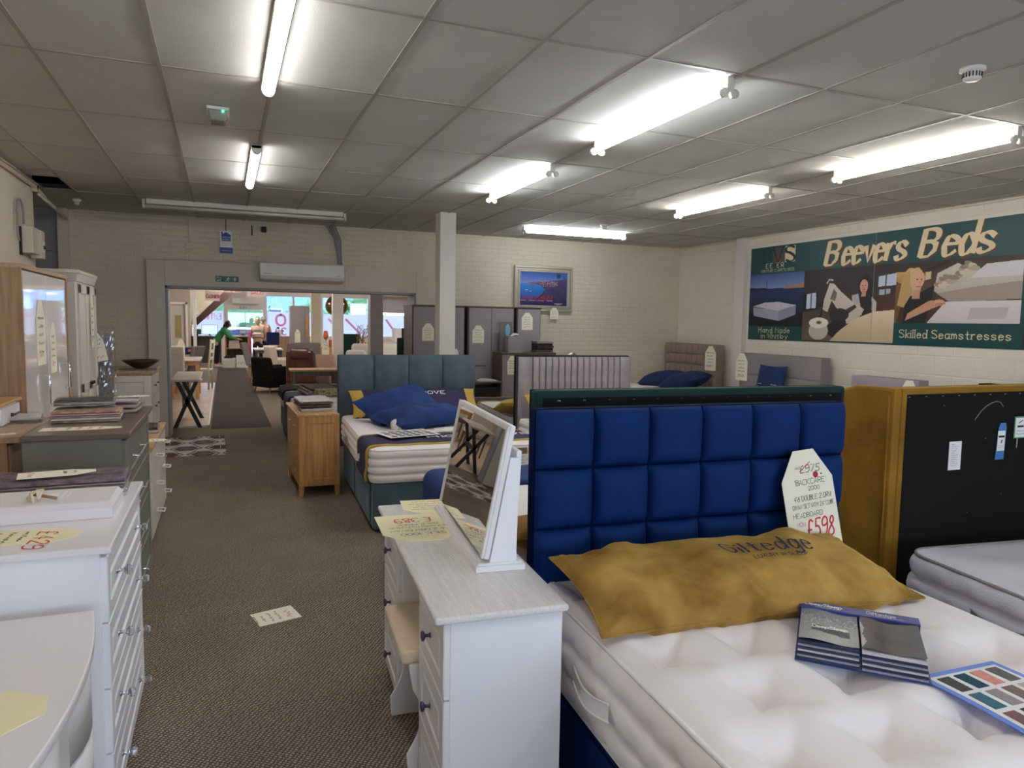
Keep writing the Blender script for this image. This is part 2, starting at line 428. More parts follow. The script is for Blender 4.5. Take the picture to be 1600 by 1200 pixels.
def scribble(mb, x, y, ln, h, fn, wd, seed=0, col=None):
    """illegible pen marks"""
    rnd = random.Random(seed); px = x
    while px < x + ln - h * 0.4:
        wl = min(rnd.uniform(1.2, 3.2) * h, x + ln - px); n = max(3, int(wl / h * 3)); pts = []
        for i in range(n): pts.append((px + wl * i / (n - 1), y + (h * rnd.uniform(.45, 1.0) if i % 2 else h * rnd.uniform(0, .3))))
        ribbon(mb, _smooth(pts, 3), fn, wd, None, col); px += wl + h * .45

def plane_fn(eps=0.0006):
    return lambda x, y: (x, y, eps)

# ---------------------------------------------------------------- price cards
CARDN = [0]
def price_card(label, loc, rot, W=0.2, H=0.27, lines=None, big=None, mat='card', group=None, clip=(.32, .3), marks=4, dot=False, simple=False):
    """house-shaped card; local x right, y up, z out of the face; origin at its bottom centre"""
    CARDN[0] += 1
    hw = W / 2; c = clip[0] * W; h = H * (1 - clip[1])
    mb = MB().prism([(-hw, 0), (hw, 0), (hw, h), (hw - c, H), (-hw + c, H), (-hw, h)], -0.002, 0.0)
    o = obj('price_card', mb, K[mat]); tag(o, label, 'price card', group)
    o.location = loc; o.rotation_euler = rot
    t = MB(); rd = MB(); f = plane_fn()
    if lines:
        for (tx, x, y, s, isred, kw) in lines: write(rd if isred else t, tx, x, y, s, f, s * .1, jit=.04, **kw)
    else:
        sd = CARDN[0] * 7
        for k in range(marks):
            yy = H * (.70 - .13 * k); ln = W * (.45 + .3 * ((k * 37 + sd) % 10) / 10); scribble(t, -ln / 2, yy, ln, H * .06, f, H * .011, sd + k)
        scribble(rd, -W * .32, H * .1, W * .6, H * .13, f, H * .013, sd + 91)
    if t.v: obj('handwriting', t, K['ink'], o)
    if rd.v: obj('price_lettering', rd, K['red'], o)
    if dot:
        d = MB().lathe([(0.0, .0012), (.0125, .0012), (.0125, 0)], 16, (.035, H * .62, 0)); obj('round_sticker', d, K['red'], o)
    return o
FACE_Y = lambda yaw=0, lean=0: (rad(90 - lean), 0, rad(yaw))          # card seen from -Y
FACE_X = lambda yaw=0, lean=0: (rad(90 - lean), 0, rad(90 + yaw))     # card seen from +X
FACE_MX = lambda yaw=0, lean=0: (rad(90 - lean), 0, rad(-90 + yaw))   # card seen from -X

# ---------------------------------------------------------------- painted prints (flat pictures: posters, photographs, cloth patterns)
class Pic:
    def __init__(s, nx, ny, base=(128, 128, 128)):
        s.nx, s.ny = nx, ny; s.a = np.ones((ny, nx, 3)) * np.array(base, float)
        s.X, s.Y = np.meshgrid((np.arange(nx) + .5) / nx, (np.arange(ny) + .5) / ny)   # x right, y up
    def grad(s, y0, y1, c0, c1, x0=0, x1=1):
        t = np.clip((s.Y - y0) / (y1 - y0), 0, 1)[..., None]; m = (s.Y >= y0) & (s.Y <= y1) & (s.X >= x0) & (s.X <= x1)
        s.a[m] = (np.array(c0) * (1 - t) + np.array(c1) * t)[m]; return s
    def poly(s, pts, c, c2=None):
        m = np.zeros(s.X.shape, bool); n = len(pts)
        for i in range(n):
            (x0, y0), (x1, y1) = pts[i], pts[(i + 1) % n]
            if y0 == y1: continue
            q = ((y0 > s.Y) != (y1 > s.Y)) & (s.X < (x1 - x0) * (s.Y - y0) / (y1 - y0) + x0); m ^= q
        if c2 is None: s.a[m] = c
        else:
            ys = [p[1] for p in pts]; t = np.clip((s.Y - min(ys)) / (max(ys) - min(ys)), 0, 1)[..., None]
            s.a[m] = (np.array(c) * (1 - t) + np.array(c2) * t)[m]
        return s
    def ell(s, x, y, rx, ry, c, ang=0):
        ca, sa = math.cos(ang), math.sin(ang); dx, dy = s.X - x, s.Y - y
        m = ((dx * ca + dy * sa) / rx) ** 2 + ((-dx * sa + dy * ca) / ry) ** 2 < 1; s.a[m] = c; return s
    def speck(s, x0, y0, x1, y1, cols, p, seed=0, size=1):
        r = np.random.RandomState(seed); m = (s.X >= x0) & (s.X <= x1) & (s.Y >= y0) & (s.Y <= y1) & (r.rand(s.ny, s.nx) < p)
        idx = r.randint(0, len(cols), (s.ny, s.nx)); s.a[m] = np.array(cols, float)[idx][m]; return s
    def rough(s, amt, seed=0):
        r = np.random.RandomState(seed); n = r.randn(s.ny, s.nx, 1) * amt; s.a = np.clip(s.a + n, 0, 255); return s
    def mesh(s, fn, mb=None):
        """fn(u,v) -> point"""
        mb = mb or MB(); b = len(mb.v); nx, ny = s.nx, s.ny
        mb.v += [tuple(fn(i / nx, j / ny)) for j in range(ny + 1) for i in range(nx + 1)]
        for j in range(ny):
            for i in range(nx):
                a = b + j * (nx + 1) + i; mb.f.append((a, a + 1, a + nx + 2, a + nx + 1)); mb.sm.append(False); mb.c.append(tuple(s.a[j, i]))
        return mb

# ---------------------------------------------------------------- soft things
def rr_map(x, y, hw, hl, r):
    """square grid point -> rounded rectangle, with outward normal"""
    cx = max(-hw + r, min(hw - r, x)); cy = max(-hl + r, min(hl - r, y)); dx, dy = x - cx, y - cy
    l = math.hypot(dx, dy)
    if l < 1e-9: return x, y, 0, 0
    m = max(abs(dx), abs(dy)) / l
    if abs(dx) < 1e-9 or abs(dy) < 1e-9: m = 1
    return cx + dx * m, cy + dy * m, dx / l, dy / l

def mattress_mesh(W, L, H, r=.07, nu=36, nv=46, rows=4, bulge=.012, tuft=None, crown=.012, quilt=0.0, qgap=.12, seed=1):
    hw, hl = W / 2, L / 2; mb = MB(); V = []; top = {}
    tl = []
    if tuft:
        gx, gy, dep, sg = tuft; ny = int(L / gy); nx = int(W / gx)
        for j in range(ny + 1):
            for i in range(nx + 1):
                tx = -hw + gx * .5 + i * gx + (gx / 2 if j % 2 else 0); ty = -hl + gy * .5 + j * gy
                if abs(tx) < hw - .05 and abs(ty) < hl - .05: tl.append((tx, ty))
    def ztop(x, y):
        ex = min(1, (hw - abs(x)) / .07); ey = min(1, (hl - abs(y)) / .07); e = max(0, min(ex, ey)); z = H + crown * (1 - (1 - e) ** 2)
        for tx, ty in tl:
            d2 = (x - tx) ** 2 + (y - ty) ** 2
            if d2 < sg * sg * 9:
                z -= dep * (math.exp(-d2 / (sg * sg)) * .5 + math.exp(-d2 / (sg * sg * .10)) * .4)
                if dep > .05:
                    da, db = (x - tx) * .73 + (y - ty) * .68, (x - tx) * .68 - (y - ty) * .73
                    for p_, q_ in ((da, db), (db, da)): z -= dep * .34 * math.exp(-(p_ / .016) ** 2) * math.exp(-(q_ / .10) ** 2)
        z += .004 * mnoise.noise((x * 6 + seed, y * 6, 1)) + (.003 * mnoise.noise((x * 18, y * 4, seed)) if tuft else 0)
        return z
    for j in range(nv + 1):
        for i in range(nu + 1):
            x, y, nx_, ny_ = rr_map(-hw + W * i / nu, -hl + L * j / nv, hw, hl, r); V.append((x, y, ztop(x, y)))
    F = [(j * (nu + 1) + i, j * (nu + 1) + i + 1, (j + 1) * (nu + 1) + i + 1, (j + 1) * (nu + 1) + i) for j in range(nv) for i in range(nu)]
    mb.add(V, F, True)
    # finer ring for the sides
    per = []; step = .03 if quilt else .06
    def side(a, b):
        n = max(2, int(math.hypot(b[0] - a[0], b[1] - a[1]) / step))
        for k in range(n): per.append((a[0] + (b[0] - a[0]) * k / n, a[1] + (b[1] - a[1]) * k / n))
    side((-hw, -hl), (hw, -hl)); side((hw, -hl), (hw, hl)); side((hw, hl), (-hw, hl)); side((-hw, hl), (-hw, -hl))
    n = len(per); S = []; lv = rows * 6; acc = 0; ring = []
    for k, (px, py) in enumerate(per):
        x, y, nx_, ny_ = rr_map(px, py, hw, hl, r); ring.append((x, y))
    for l in range(lv + 1):
        t = l / lv; z = H * (1 - t); s_ = 0
        for k, (px, py) in enumerate(per):
            x, y, nx_, ny_ = rr_map(px, py, hw, hl, r)
            off = bulge * math.sqrt(abs(math.sin(PI * rows * t)) + 1e-6) + bulge * .8 * math.sin(PI * t)
            if quilt:
                ph = s_ / qgap + (.5 if round(t * rows) % 2 else 0); q = abs((ph % 1) - .5) * 2
                rowd = abs(t * rows - round(t * rows)) * 2
                off -= quilt * math.exp(-((1 - q) / .28) ** 2) * (.35 + .65 * (1 - rowd))
            S.append((x + nx_ * off, y + ny_ * off, z)); s_ += step
    F = [(l * n + k, l * n + (k + 1) % n, (l + 1) * n + (k + 1) % n, (l + 1) * n + k) for l in range(lv) for k in range(n)]
    sd = MB().add(S, [q[::-1] for q in F], True)
    return mb, sd, ring

def pillow_mesh(W, L, T, seed=0, nu=34, nv=26, pinch=.07, wr=.012, sag=0.0):
    """pillow lying in local xy, thickness along z (lower face at about -T/2)"""
    rn = seed * 13.7
    def sh(u, v, s):
        a, b = 2 * u - 1, 2 * v - 1
        x = a * W / 2 * (1 - pinch * (1 - b * b) * a * a); y = b * L / 2 * (1 - pinch * (1 - a * a) * b * b)
        h = T / 2 * (max(0, 1 - abs(a) ** 2.6) * max(0, 1 - abs(b) ** 2.4)) ** .48
        ed = (abs(a * b)) ** 1.5
        wn = wr * mnoise.noise((x * 7 + rn, y * 5, s * 3)) + wr * .8 * ed * mnoise.noise((x * 22, y * 22 + rn, s))
        wn += wr * .7 * (1 - abs(b)) * 0 + wr * .6 * max(0, -b) * mnoise.noise((x * 26 + rn, y * 5, 2))
        return (x, y, s * h + wn * min(1, h / (T * .12)) + (sag * a * a))
    mb = MB(); mb.grid(nu, nv, lambda u, v: sh(u, v, 1)); mb.grid(nu, nv, lambda u, v: sh(u, v, -1), flip=True)
    return mb, sh

def pad_mesh(w, h, d, n=10, p=5.0, base=0.0):
    """upholstered pad facing -y: local x 0..w, z 0..h, bulging to y=-d"""
    def fn(u, v):
        a, b = 2 * u - 1, 2 * v - 1
        g = (max(0, 1 - abs(a) ** p) * max(0, 1 - abs(b) ** p)) ** .5
        return (u * w, -d * g - base, v * h)
    def rs(t): return .5 - .5 * math.cos(PI * t)
    return MB().grid(n, n, lambda u, v: fn(rs(u), rs(v)), flip=False)

def headboard(root, W, z0, z1, T, mat, cols=0, rows=0, d=.03, back=None, backmat=None, xo=0.0, pad='panel', yo=0.0, panel_cols=None, bevel=.012, border=0.0, p=5.0, gap=0.0, seam=None):
    """headboard part: front face looks to local -y and stands at y=yo"""
    mb = MB().box(xo - W / 2, yo, z0, xo + W / 2, yo + T, z1)
    hb = obj('headboard', mb, seam or mat, root, bevel, 3)  # backing may take a darkened colour that paints shade between the pads
    if cols:
        ws = panel_cols or [(W - 2 * border) / cols] * cols; x = xo - W / 2 + border; hh = (z1 - z0 - border) / rows; cache = {}
        for i in range(cols):
            k = round(ws[i], 3)
            if k not in cache: cache[k] = None
            for j in range(rows):
                if cache[k] is None:
                    o = obj(pad, pad_mesh(ws[i] - 2 * gap, hh - 2 * gap, d, p=p), mat, hb); cache[k] = o
                else:
                    o = cache[k].copy(); COL.objects.link(o)
                o.location = (x + gap, yo, z0 + j * hh + gap)
            x += ws[i]
    if backmat:
        ys = yo + T
        b = MB().box(xo - W / 2 + .03, ys - .004, z0 + .02, xo + W / 2 - .03, ys + .003, z1 - .03); obj('dust_cover', b, backmat, hb)
        st = MB()
        n = int(W / .115)
        for i in range(n):
            x = xo - W / 2 + .09 + i * .115; st.box(x, ys + .003, z1 - .043, x + .012, ys + .005, z1 - .040)
        obj('staple_row', st, K['chrome'], hb, kind='stuff')
    return hb

def divan(root, W, L, h0, h1, mat, y0=0.0, drawers=0, side=-1, gl=.025):
    """divan base from local y=y0 (head) to y0-L (foot)"""
    mb = MB().box(-W / 2, y0 - L, h0, W / 2, y0, h1)
    d = obj('divan_base', mb, mat, root, .015)
    if drawers:
        for k in range(drawers):
            ln = L * .42; yy = y0 - L * .06 - k * (ln + L * .05)
            x = side * W / 2
            dr = obj('drawer', MB().box(min(x, x + side * .012), yy - ln, h0 + .03, max(x, x + side * .012), yy, h1 - .03), mat, d, .008)
    g = MB()
    for sx in (-1, 1):
        for yy in (y0 - .12, y0 - L + .12): g.lathe([(.0, 0), (.018, 0), (.022, .015), (.018, h0), (0, h0)], 10, (sx * (W / 2 - .09), yy, 0))
    obj('castor_feet', g, K['blackmetal'], root)
    return d

def mattress(root, W, L, z0, H, topmat, sidemat, y0=0.0, pipe=None, handles=True, cx=0.0, **kw):
    tp, sd, ring = mattress_mesh(W, L, H, **kw)
    m = obj('mattress', tp, topmat, root); m.location = (cx, y0 - L / 2, z0)
    obj('mattress_border', sd, sidemat, m)
    if kw.get('tuft') and kw['tuft'][2] > .05:
        gx, gy = kw['tuft'][0], kw['tuft'][1]; tb = MB(); vs = [Vector(q) for q in tp.v]
        for j in range(int(L / gy) + 1):
            for i in range(int(W / gx) + 1):
                tx = -W / 2 + gx * .5 + i * gx + (gx / 2 if j % 2 else 0); ty = -L / 2 + gy * .5 + j * gy
                if abs(tx) < W / 2 - .05 and abs(ty) < L / 2 - .05:
                    zc = min(vs, key=lambda q: (q.x - tx) ** 2 + (q.y - ty) ** 2).z
                    for a in range(7): tb.tube([(tx, ty, zc), (tx + .014 * math.cos(a * .9), ty + .014 * math.sin(a * .9), zc + .018 - .004 * (a % 2)), (tx + .026 * math.cos(a * .9 + .4), ty + .026 * math.sin(a * .9 + .4), zc + .016)], .0028, 4)
        obj('wool_tufts', tb, K['piping'], m, kind='stuff')
    pm = MB().tube([(x * 1.004, y * 1.003, H - .002) for x, y in ring], .0075, 6, closed=True); pm.tube([(x * 1.004, y * 1.003, .008) for x, y in ring], .0075, 6, closed=True)
    obj('piping', pm, pipe or K['piping'], m)
    if handles:
        for sx in (-1, 1):
            for yy in (L * .22, -L * .22):
                hx = sx * (W / 2 + kw.get('bulge', .012) * 1.8 + .004); hm = MB()
                hm.grid(12, 2, lambda u, v: (hx + sx * .016 * math.sin(PI * u), yy - .13 + .26 * u, H * .50 + (v - .5) * .055 - .02 * math.sin(PI * u)), flip=sx < 0)
                hm.tube([(hx + sx * (.016 * math.sin(PI * k / 10) + .001), yy - .13 + .026 * k, H * .5 + .028 - .02 * math.sin(PI * k / 10)) for k in range(11)], .004, 5)
                hm.tube([(hx + sx * (.016 * math.sin(PI * k / 10) + .001), yy - .13 + .026 * k, H * .5 - .028 - .02 * math.sin(PI * k / 10)) for k in range(11)], .004, 5)
                obj('side_handle', hm, pipe or K['piping'], m)
    return m

def runner(label, loc, rz, W, y0, y1, zt, drop, mat, trim=None, thick=.012, cat='bed runner', mw=None, text=None, zw=None, side_only=None):
    """cloth band laid across a mattress; W is the mattress width, hanging 'drop' down both sides"""
    hw = W / 2 + .03; pr = []
    n = 8
    for k in range(7): pr.append((-hw - .012 * math.sin(k * 1.3) * (1 - k / 6), zt - drop + (drop - .05) * k / 6))
    for k in range(1, 6): q = PI / 2 * k / 5; pr.append((-hw + .05 * (1 - math.cos(q)), zt - .05 + .05 * math.sin(q)))
    for k in range(1, 14): pr.append((-hw + .05 + (2 * hw - .1) * k / 14, zt + .004 * math.sin(k * 2.1)))
    pr = pr + [(-x, z) for x, z in pr[11::-1]]
    m = len(pr); ny = 10
    def P(i, v, e):
        x, z = pr[i]; y = y0 + (y1 - y0) * v
        a = pr[max(i - 1, 0)]; b = pr[min(i + 1, m - 1)]; tx, tz = b[0] - a[0], b[1] - a[1]; l = math.hypot(tx, tz) or 1
        wv = .003 * mnoise.noise((i * .5, y * 9, zt))
        return (x - tz / l * (e + wv), y + .006 * math.sin(i * .9), z + tx / l * (e + wv))
    mb = MB(); V = [P(i, j / ny, e) for e in (thick, 0) for j in range(ny + 1) for i in range(m)]
    o_ = (ny + 1) * m; F = []
    for j in range(ny):
        for i in range(m - 1):
            a = j * m + i; F.append((a, a + 1, a + m + 1, a + m)); F.append((o_ + a + m, o_ + a + m + 1, o_ + a + 1, o_ + a))
    for i in range(m - 1): F.append((i, o_ + i, o_ + i + 1, i + 1)); a = ny * m + i; F.append((a, a + 1, o_ + a + 1, o_ + a))
    mb.add(V, F, True)
    o = single('bed_runner', mb, mat, label, cat, loc, rz)
    if trim:
        t = MB()
        for v in (0, 1): t.tube([P(i, v, thick * .5) for i in range(m)], .012, 6)
        obj('trim', t, trim, o)
    if text:
        tx, x, y, s, wdt = text
        tm = MB(); write(tm, tx, x, y, s, lambda a, b: (a, b, zt + thick + .008), wdt, xs=1.5, align='c'); obj('lettering', tm, K['paper'], o)
    return o
# ---------------------------------------------------------------- the sales room
H = 3.045
XL, XR, YB, YF = -1.82, 7.70, 11.0, -3.5
struct('floor', MB().box(-3.4, YF, -.12, XR + .2, 11.25, 0), K['carpet'])
struct('wall_left', MB().box(XL - .25, YF, 0, XL, 8.9, 3.40), K['wallcream'])
struct('wall_alcove', MB().box(-3.45, 8.6, 0, -3.2, 11.25, 3.40).box(-3.2, 8.6, 0, XL - .25, 8.9, 3.40), K['wallcream'])
wb = struct('wall_back', MB().box(-3.45, 11.0, 0, -.735, 11.25, 3.40).box(2.78, 11.0, 0, XR + .2, 11.25, 3.40).box(-.735, 11.0, 2.095, 2.78, 11.25, 3.40), K['wallcream'])
bk = MB()
for k in range(41):
    z = k * .075; xo = (.1125 if k % 2 else 0)
    n = int((XR + 1.9) / .225)
    for i in range(n + 1):
        x0 = -1.9 + i * .225 + xo; x1 = min(x0 + .215, XR)
        if x1 - x0 < .03: continue
        if -.98 < x1 and x0 < 3.1 and z < 2.42: continue
        d = .0025 + .001 * random.random()
        z1 = min(z + .065, H)
        v = [(x0, 11.0, z), (x1, 11.0, z), (x1, 11.0, z1), (x0, 11.0, z1), (x0 + .004, 11.0 - d, z + .004), (x1 - .004, 11.0 - d, z + .004), (x1 - .004, 11.0 - d, z1 - .004), (x0 + .004, 11.0 - d, z1 - .004)]
        bk.add(v, [(4, 5, 6, 7), (0, 1, 5, 4), (1, 2, 6, 5), (2, 3, 7, 6), (3, 0, 4, 7)])
obj('brickwork', bk, K['wallcream'], wb, kind='stuff')
wr = struct('wall_right', MB().box(XR, YF, 0, XR + .25, 11.25, 3.40), K['wallright'])
blk = {}
def block_mesh(l, h):
    k = (round(l, 2), round(h, 2))
    if k not in blk:
        e = .006; X = -.005
        v = [(0, 0, 0), (0, l, 0), (0, l, h), (0, 0, h), (X, e, e), (X, l - e, e), (X, l - e, h - e), (X, e, h - e)]
        o = obj('block', MB().add(v, [(7, 6, 5, 4), (4, 5, 1, 0), (5, 6, 2, 1), (6, 7, 3, 2), (7, 4, 0, 3)]), K['wallright'], wr); blk[k] = o.data; return o
    o = bpy.data.objects.new('block', blk[k]); COL.objects.link(o); o.parent = wr; return o
for k in range(14):
    z = k * .225; h = min(.216, H - z); y = 1.6 + (.225 if k % 2 else 0)
    while y < 10.98:
        l = min(.441, 10.99 - y)
        if l > .05: block_mesh(l, h).location = (XR, y, z)
        y += .45
# pilaster, column
struct('trim_1', MB().box(7.60, 9.14, 0, 7.70, 9.36, H), K['colw'], None, .004)
struct('column', MB().box(2.575, 8.88, 0, 2.785, 9.10, H), K['colw'], None, .005)
# rear wall with the shop window that lights the room from behind the camera
struct('wall_rear', MB().box(XL, YF - .25, 0, XR, YF, .5).box(XL, YF - .25, 2.8, XR, YF, 3.40).box(XL, YF - .25, .5, -.6, YF, 2.8).box(4.0, YF - .25, .5, XR, YF, 2.8).box(-.6, YF - .25, 2.3, 4.0, YF, 2.8).box(-.6, YF - .25, .5, 4.0, YF, .7), K['wallcream'])
wf = struct('window_1', MB().box(-.6, YF - .15, .7, 4.0, YF - .08, .76).box(-.6, YF - .15, 2.24, 4.0, YF - .08, 2.3).box(1.66, YF - .15, .76, 1.73, YF - .08, 2.24), K['trimwhite'])
obj('pane', MB().box(-.6, YF - .12, .75, 4.0, YF - .112, 2.25), K['glass'], wf)

# ---------------------------------------------------------------- suspended ceiling
ce = struct('ceiling', MB().box(-3.4, YF, 3.36, XR, 11.0, 3.46), K['void'])
xs = [XL] + [-1.506 + .599 * k for k in range(16)] + [XR]
ys = [YF] + [3.325 + 1.2075 * k for k in range(-5, 7)] + [11.0]
tm = {}
def tile_at(x0, y0, x1, y1):
    k = (round(x1 - x0, 2), round(y1 - y0, 2))
    if k not in tm:
        a, b = k; e = .012; t = .006
        v = [(0, 0, .016), (a, 0, .016), (a, b, .016), (0, b, .016), (0, 0, t), (a, 0, t), (a, b, t), (0, b, t), (e, e, 0), (a - e, e, 0), (a - e, b - e, 0), (e, b - e, 0)]
        o = obj('ceiling_tile', MB().add(v, [(8, 11, 10, 9), (4, 8, 9, 5), (5, 9, 10, 6), (6, 10, 11, 7), (7, 11, 8, 4), (0, 4, 5, 1), (1, 5, 6, 2), (2, 6, 7, 3), (3, 7, 4, 0), (0, 1, 2, 3)]), K['ceil'], ce)
        tm[k] = o.data
    else:
        o = bpy.data.objects.new('ceiling_tile', tm[k]); COL.objects.link(o); o.parent = ce
    o.location = (x0, y0, H)
for i in range(len(xs) - 1):
    for j in range(len(ys) - 1):
        if xs[i + 1] - xs[i] < .1 or ys[j + 1] - ys[j] < .1: continue
        if i == 0 and abs(ys[j] - 8.155) < .1:          # the missing tile
            tile_at(xs[i], ys[j], xs[i + 1], 8.55); continue
        tile_at(xs[i], ys[j], xs[i + 1], ys[j + 1])
for x in xs[1:-1]: obj('ceiling_bar', MB().box(x - .0125, YF, H - .006, x + .0125, 11.0, H + .008), K['tbar'], ce)
for y in ys[1:-1]: obj('ceiling_bar', MB().box(XL, y - .0115, H - .005, XR, y + .0115, H + .007), K['tbar'], ce)
obj('alcove_ceiling', MB().box(-3.2, 8.9, H, XL, 11.0, H + .02), K['ceil'], ce)
struct('trim_2', MB().box(XL, YF, H - .03, XL + .02, 8.9, H).box(XR - .035, YF, H - .025, XR - .009, 11.0, H).box(XL, 10.965, H - .025, XR, 10.99, H), K['wallcream'])

# boarded portal round the wide opening
po = struct('trim_3', MB().box(-.957, 10.90, 0, -.735, 10.985, 2.44), K['portal'], None, .003)
for x0, x1, z0, z1 in ((-.957, .44, 2.442, 2.444), (-.733, 1.69, 2.095, 2.44), (1.693, 2.778, 2.095, 2.42), (2.78, 3.08, 0, 2.42)):
    obj('board', MB().box(x0, 10.90, z0, x1, 10.985, z1), K['portal'], po, .002)
struct('trim_4', MB().box(-.735, 10.90, 0, -.70, 11.3, 2.095).box(2.745, 10.90, 0, 2.78, 11.3, 2.095).box(-.735, 10.90, 2.06, 2.78, 11.3, 2.095), K['panelgrey'], None, .003)
al = struct('trim_5', MB().box(-1.97, 10.86, 0, -1.86, 10.99, H), K['wallcream'], None, .004)
gp = struct('door_1', MB().box(-3.2, 10.92, 0, -1.97, 10.99, 2.49).box(-3.2, 10.93, 2.495, -1.97, 10.99, H), K['panelgrey'], None, .003)
struct('baseboard_right', MB().box(7.665, YF, 0, 7.69, 9.1, .1), K['trimwhite'])
struct('baseboard_back', MB().box(3.1, 10.955, 0, 7.66, 10.985, .1), K['trimwhite'])

# ---------------------------------------------------------------- light fittings
def led_batten(label, y0, y1, x=.27):
    t = thing('led_batten', label, 'ceiling light', (x, (y0 + y1) / 2, H - .006), group='light battens over the aisle'); l = (y1 - y0) / 2
    obj('housing', MB().box(-.04, -l, -.03, .04, l, 0), K['fitting'], t, .004)
    pr = [(.037 * math.cos(q), -.03 - .045 * math.sin(q)) for q in [PI * k / 8 for k in range(9)]]
    obj('diffuser', MB().prism(pr, -l + .02, l - .02, 'y', True), K['led'], t)
    for s in (-1, 1): obj('end_cap', MB().prism([(p[0] * 1.06, p[1] * 1.02) for p in pr] + [(-.041, 0), (.041, 0)], s * l - .02 * (s > 0), s * l + .02 * (s < 0), 'y'), K['fitting'], t)
    return t
led_batten('long bright strip light nearest the camera above the aisle', 3.0, 4.6)
led_batten('shorter-looking bright strip light further down the aisle ceiling', 6.19, 7.86)
led_batten('strip light above the aisle behind the viewpoint', -.4, 1.2)

def tube_fitting(label, loc, L, rz, lit=('l',), mat='tubewarm', spine=(.03, .062), group='fluorescent fittings'):
    """spine along local y"""
    t = thing('tube_light', label, 'ceiling light', loc, rz, group); l = L / 2; s, h = spine
    obj('spine', MB().prism([(-s, 0), (s, 0), (s * .8, -h), (-s * .8, -h)], -l + .03, l - .03, 'y'), K['fitting'], t, .003)
    for e in (-1, 1):
        m = MB().box(-.022, e * l - .016, -h - .02, .022, e * l + .016, 0)
        for sx in (-1, 1): m.lathe([(0, -.012), (.027, -.012), (.027, .012), (0, .012)], 14, (sx * .034, e * l, -h - .026), 'y')
        obj('lamp_holder', m, K['fitting'], t, .002)
    for side in lit:
        sx = -1 if side == 'l' else 1
        obj('lit_tube' if mat != 'tubeoff' else 'unlit_tube', MB().tube([(sx * .034, -l + .014, -h - .026), (sx * .034, l - .014, -h - .026)], .0155, 10), K[mat], t)
    return t
tube_fitting('twin fluorescent fitting with greenish light over the blue headboard', (2.66, 4.155, H), 1.53, 0, mat='tubecool')
tube_fitting('twin fluorescent fitting second in the row behind the blue bed', (2.69, 6.56, H), 1.53, 0, mat='tubecool')
tube_fitting('yellow-white fluorescent fitting nearest the banner wall at right', (5.06, 4.14, H), 1.56, 0)
tube_fitting('yellow-white fluorescent fitting deeper in the banner-side row', (5.07, 6.55, H), 1.55, 0)
tube_fitting('single fluorescent tube lying across the ceiling near the painting', (4.87, 9.62, H), 1.66, 90, mat='tubecool', spine=(.024, .05))
tube_fitting('unlit twin fluorescent fitting above the entrance to the front shop', (.32, 9.60, H), 2.34, 90, ('l', 'r'), 'tubeoff', (.075, .055), None)
tube_fitting('fluorescent fitting over the beds behind the viewpoint', (2.66, .2, H), 1.53, 0, mat='tubecool')
tube_fitting('fluorescent fitting near the right wall behind the viewpoint', (5.06, .2, H), 1.53, 0)

# ---------------------------------------------------------------- things on ceiling and walls
t = thing('smoke_detector', 'white slotted smoke detector on the ceiling at the upper right', 'detector', (3.73, 2.74, H))
obj('base', MB().lathe([(0, 0), (.062, 0), (.062, -.014), (.05, -.02), (0, -.02)], 24), K['plastic'], t)
obj('chamber', MB().lathe([(.046, -.02), (.044, -.055), (.03, -.066), (0, -.066)], 24), K['plastic'], t)
sl = MB()
for k in range(18):
    q = 2 * PI * k / 18; c, s = math.cos(q), math.sin(q)
    sl.box(-.002, -.003, -.052, .002, .003, -.026); 
    n = len(sl.v) - 8; sl.v[n:] = [(c * (.046 + p[0]) - s * p[1], s * (.046 + p[0]) + c * p[1], p[2]) for p in sl.v[n:]]
obj('slots', sl, K['blackmetal'], t, kind='stuff')
t = thing('emergency_light', 'small grey emergency light with a green indicator beside the aisle strip light', 'emergency light', (-.01, 5.30, H - .005))
obj('housing', MB().taper(-.07, -.10, .07, .10, -.02, 0, .0, 0), K['plastic'], t, .004)
obj('lens', MB().taper(-.064, -.094, .064, .094, -.085, -.02, .018, 0), M('smoky_lens', (150, 146, 138), .1), t, .01)
obj('indicator', MB().lathe([(0, -.006), (.007, -.004), (.007, 0)], 10, (.03, -.095, -.03), 'y'), emit('green_indicator', (60, 255, 170), 3), t)
t = thing('ceiling_sensor', 'tiny white sensor on the ceiling by the missing tile', 'detector', (-1.60, 10.0, H))
obj('base', MB().lathe([(0, 0), (.05, 0), (.05, -.02), (.03, -.035), (0, -.035)], 18), K['plastic'], t); obj('dome', MB().lathe([(.028, -.035), (.026, -.06), (.012, -.072), (0, -.074)], 18), K['plastic'], t)
t = thing('smoke_detector', 'grey smoke detector on the ceiling behind the far cross tube', 'detector', (4.95, 8.9, H))
obj('base', MB().lathe([(0, 0), (.06, 0), (.058, -.025), (0, -.03)], 18), K['plastic'], t); obj('chamber', MB().lathe([(.04, -.03), (.035, -.06), (0, -.065)], 18), K['plastic'], t)

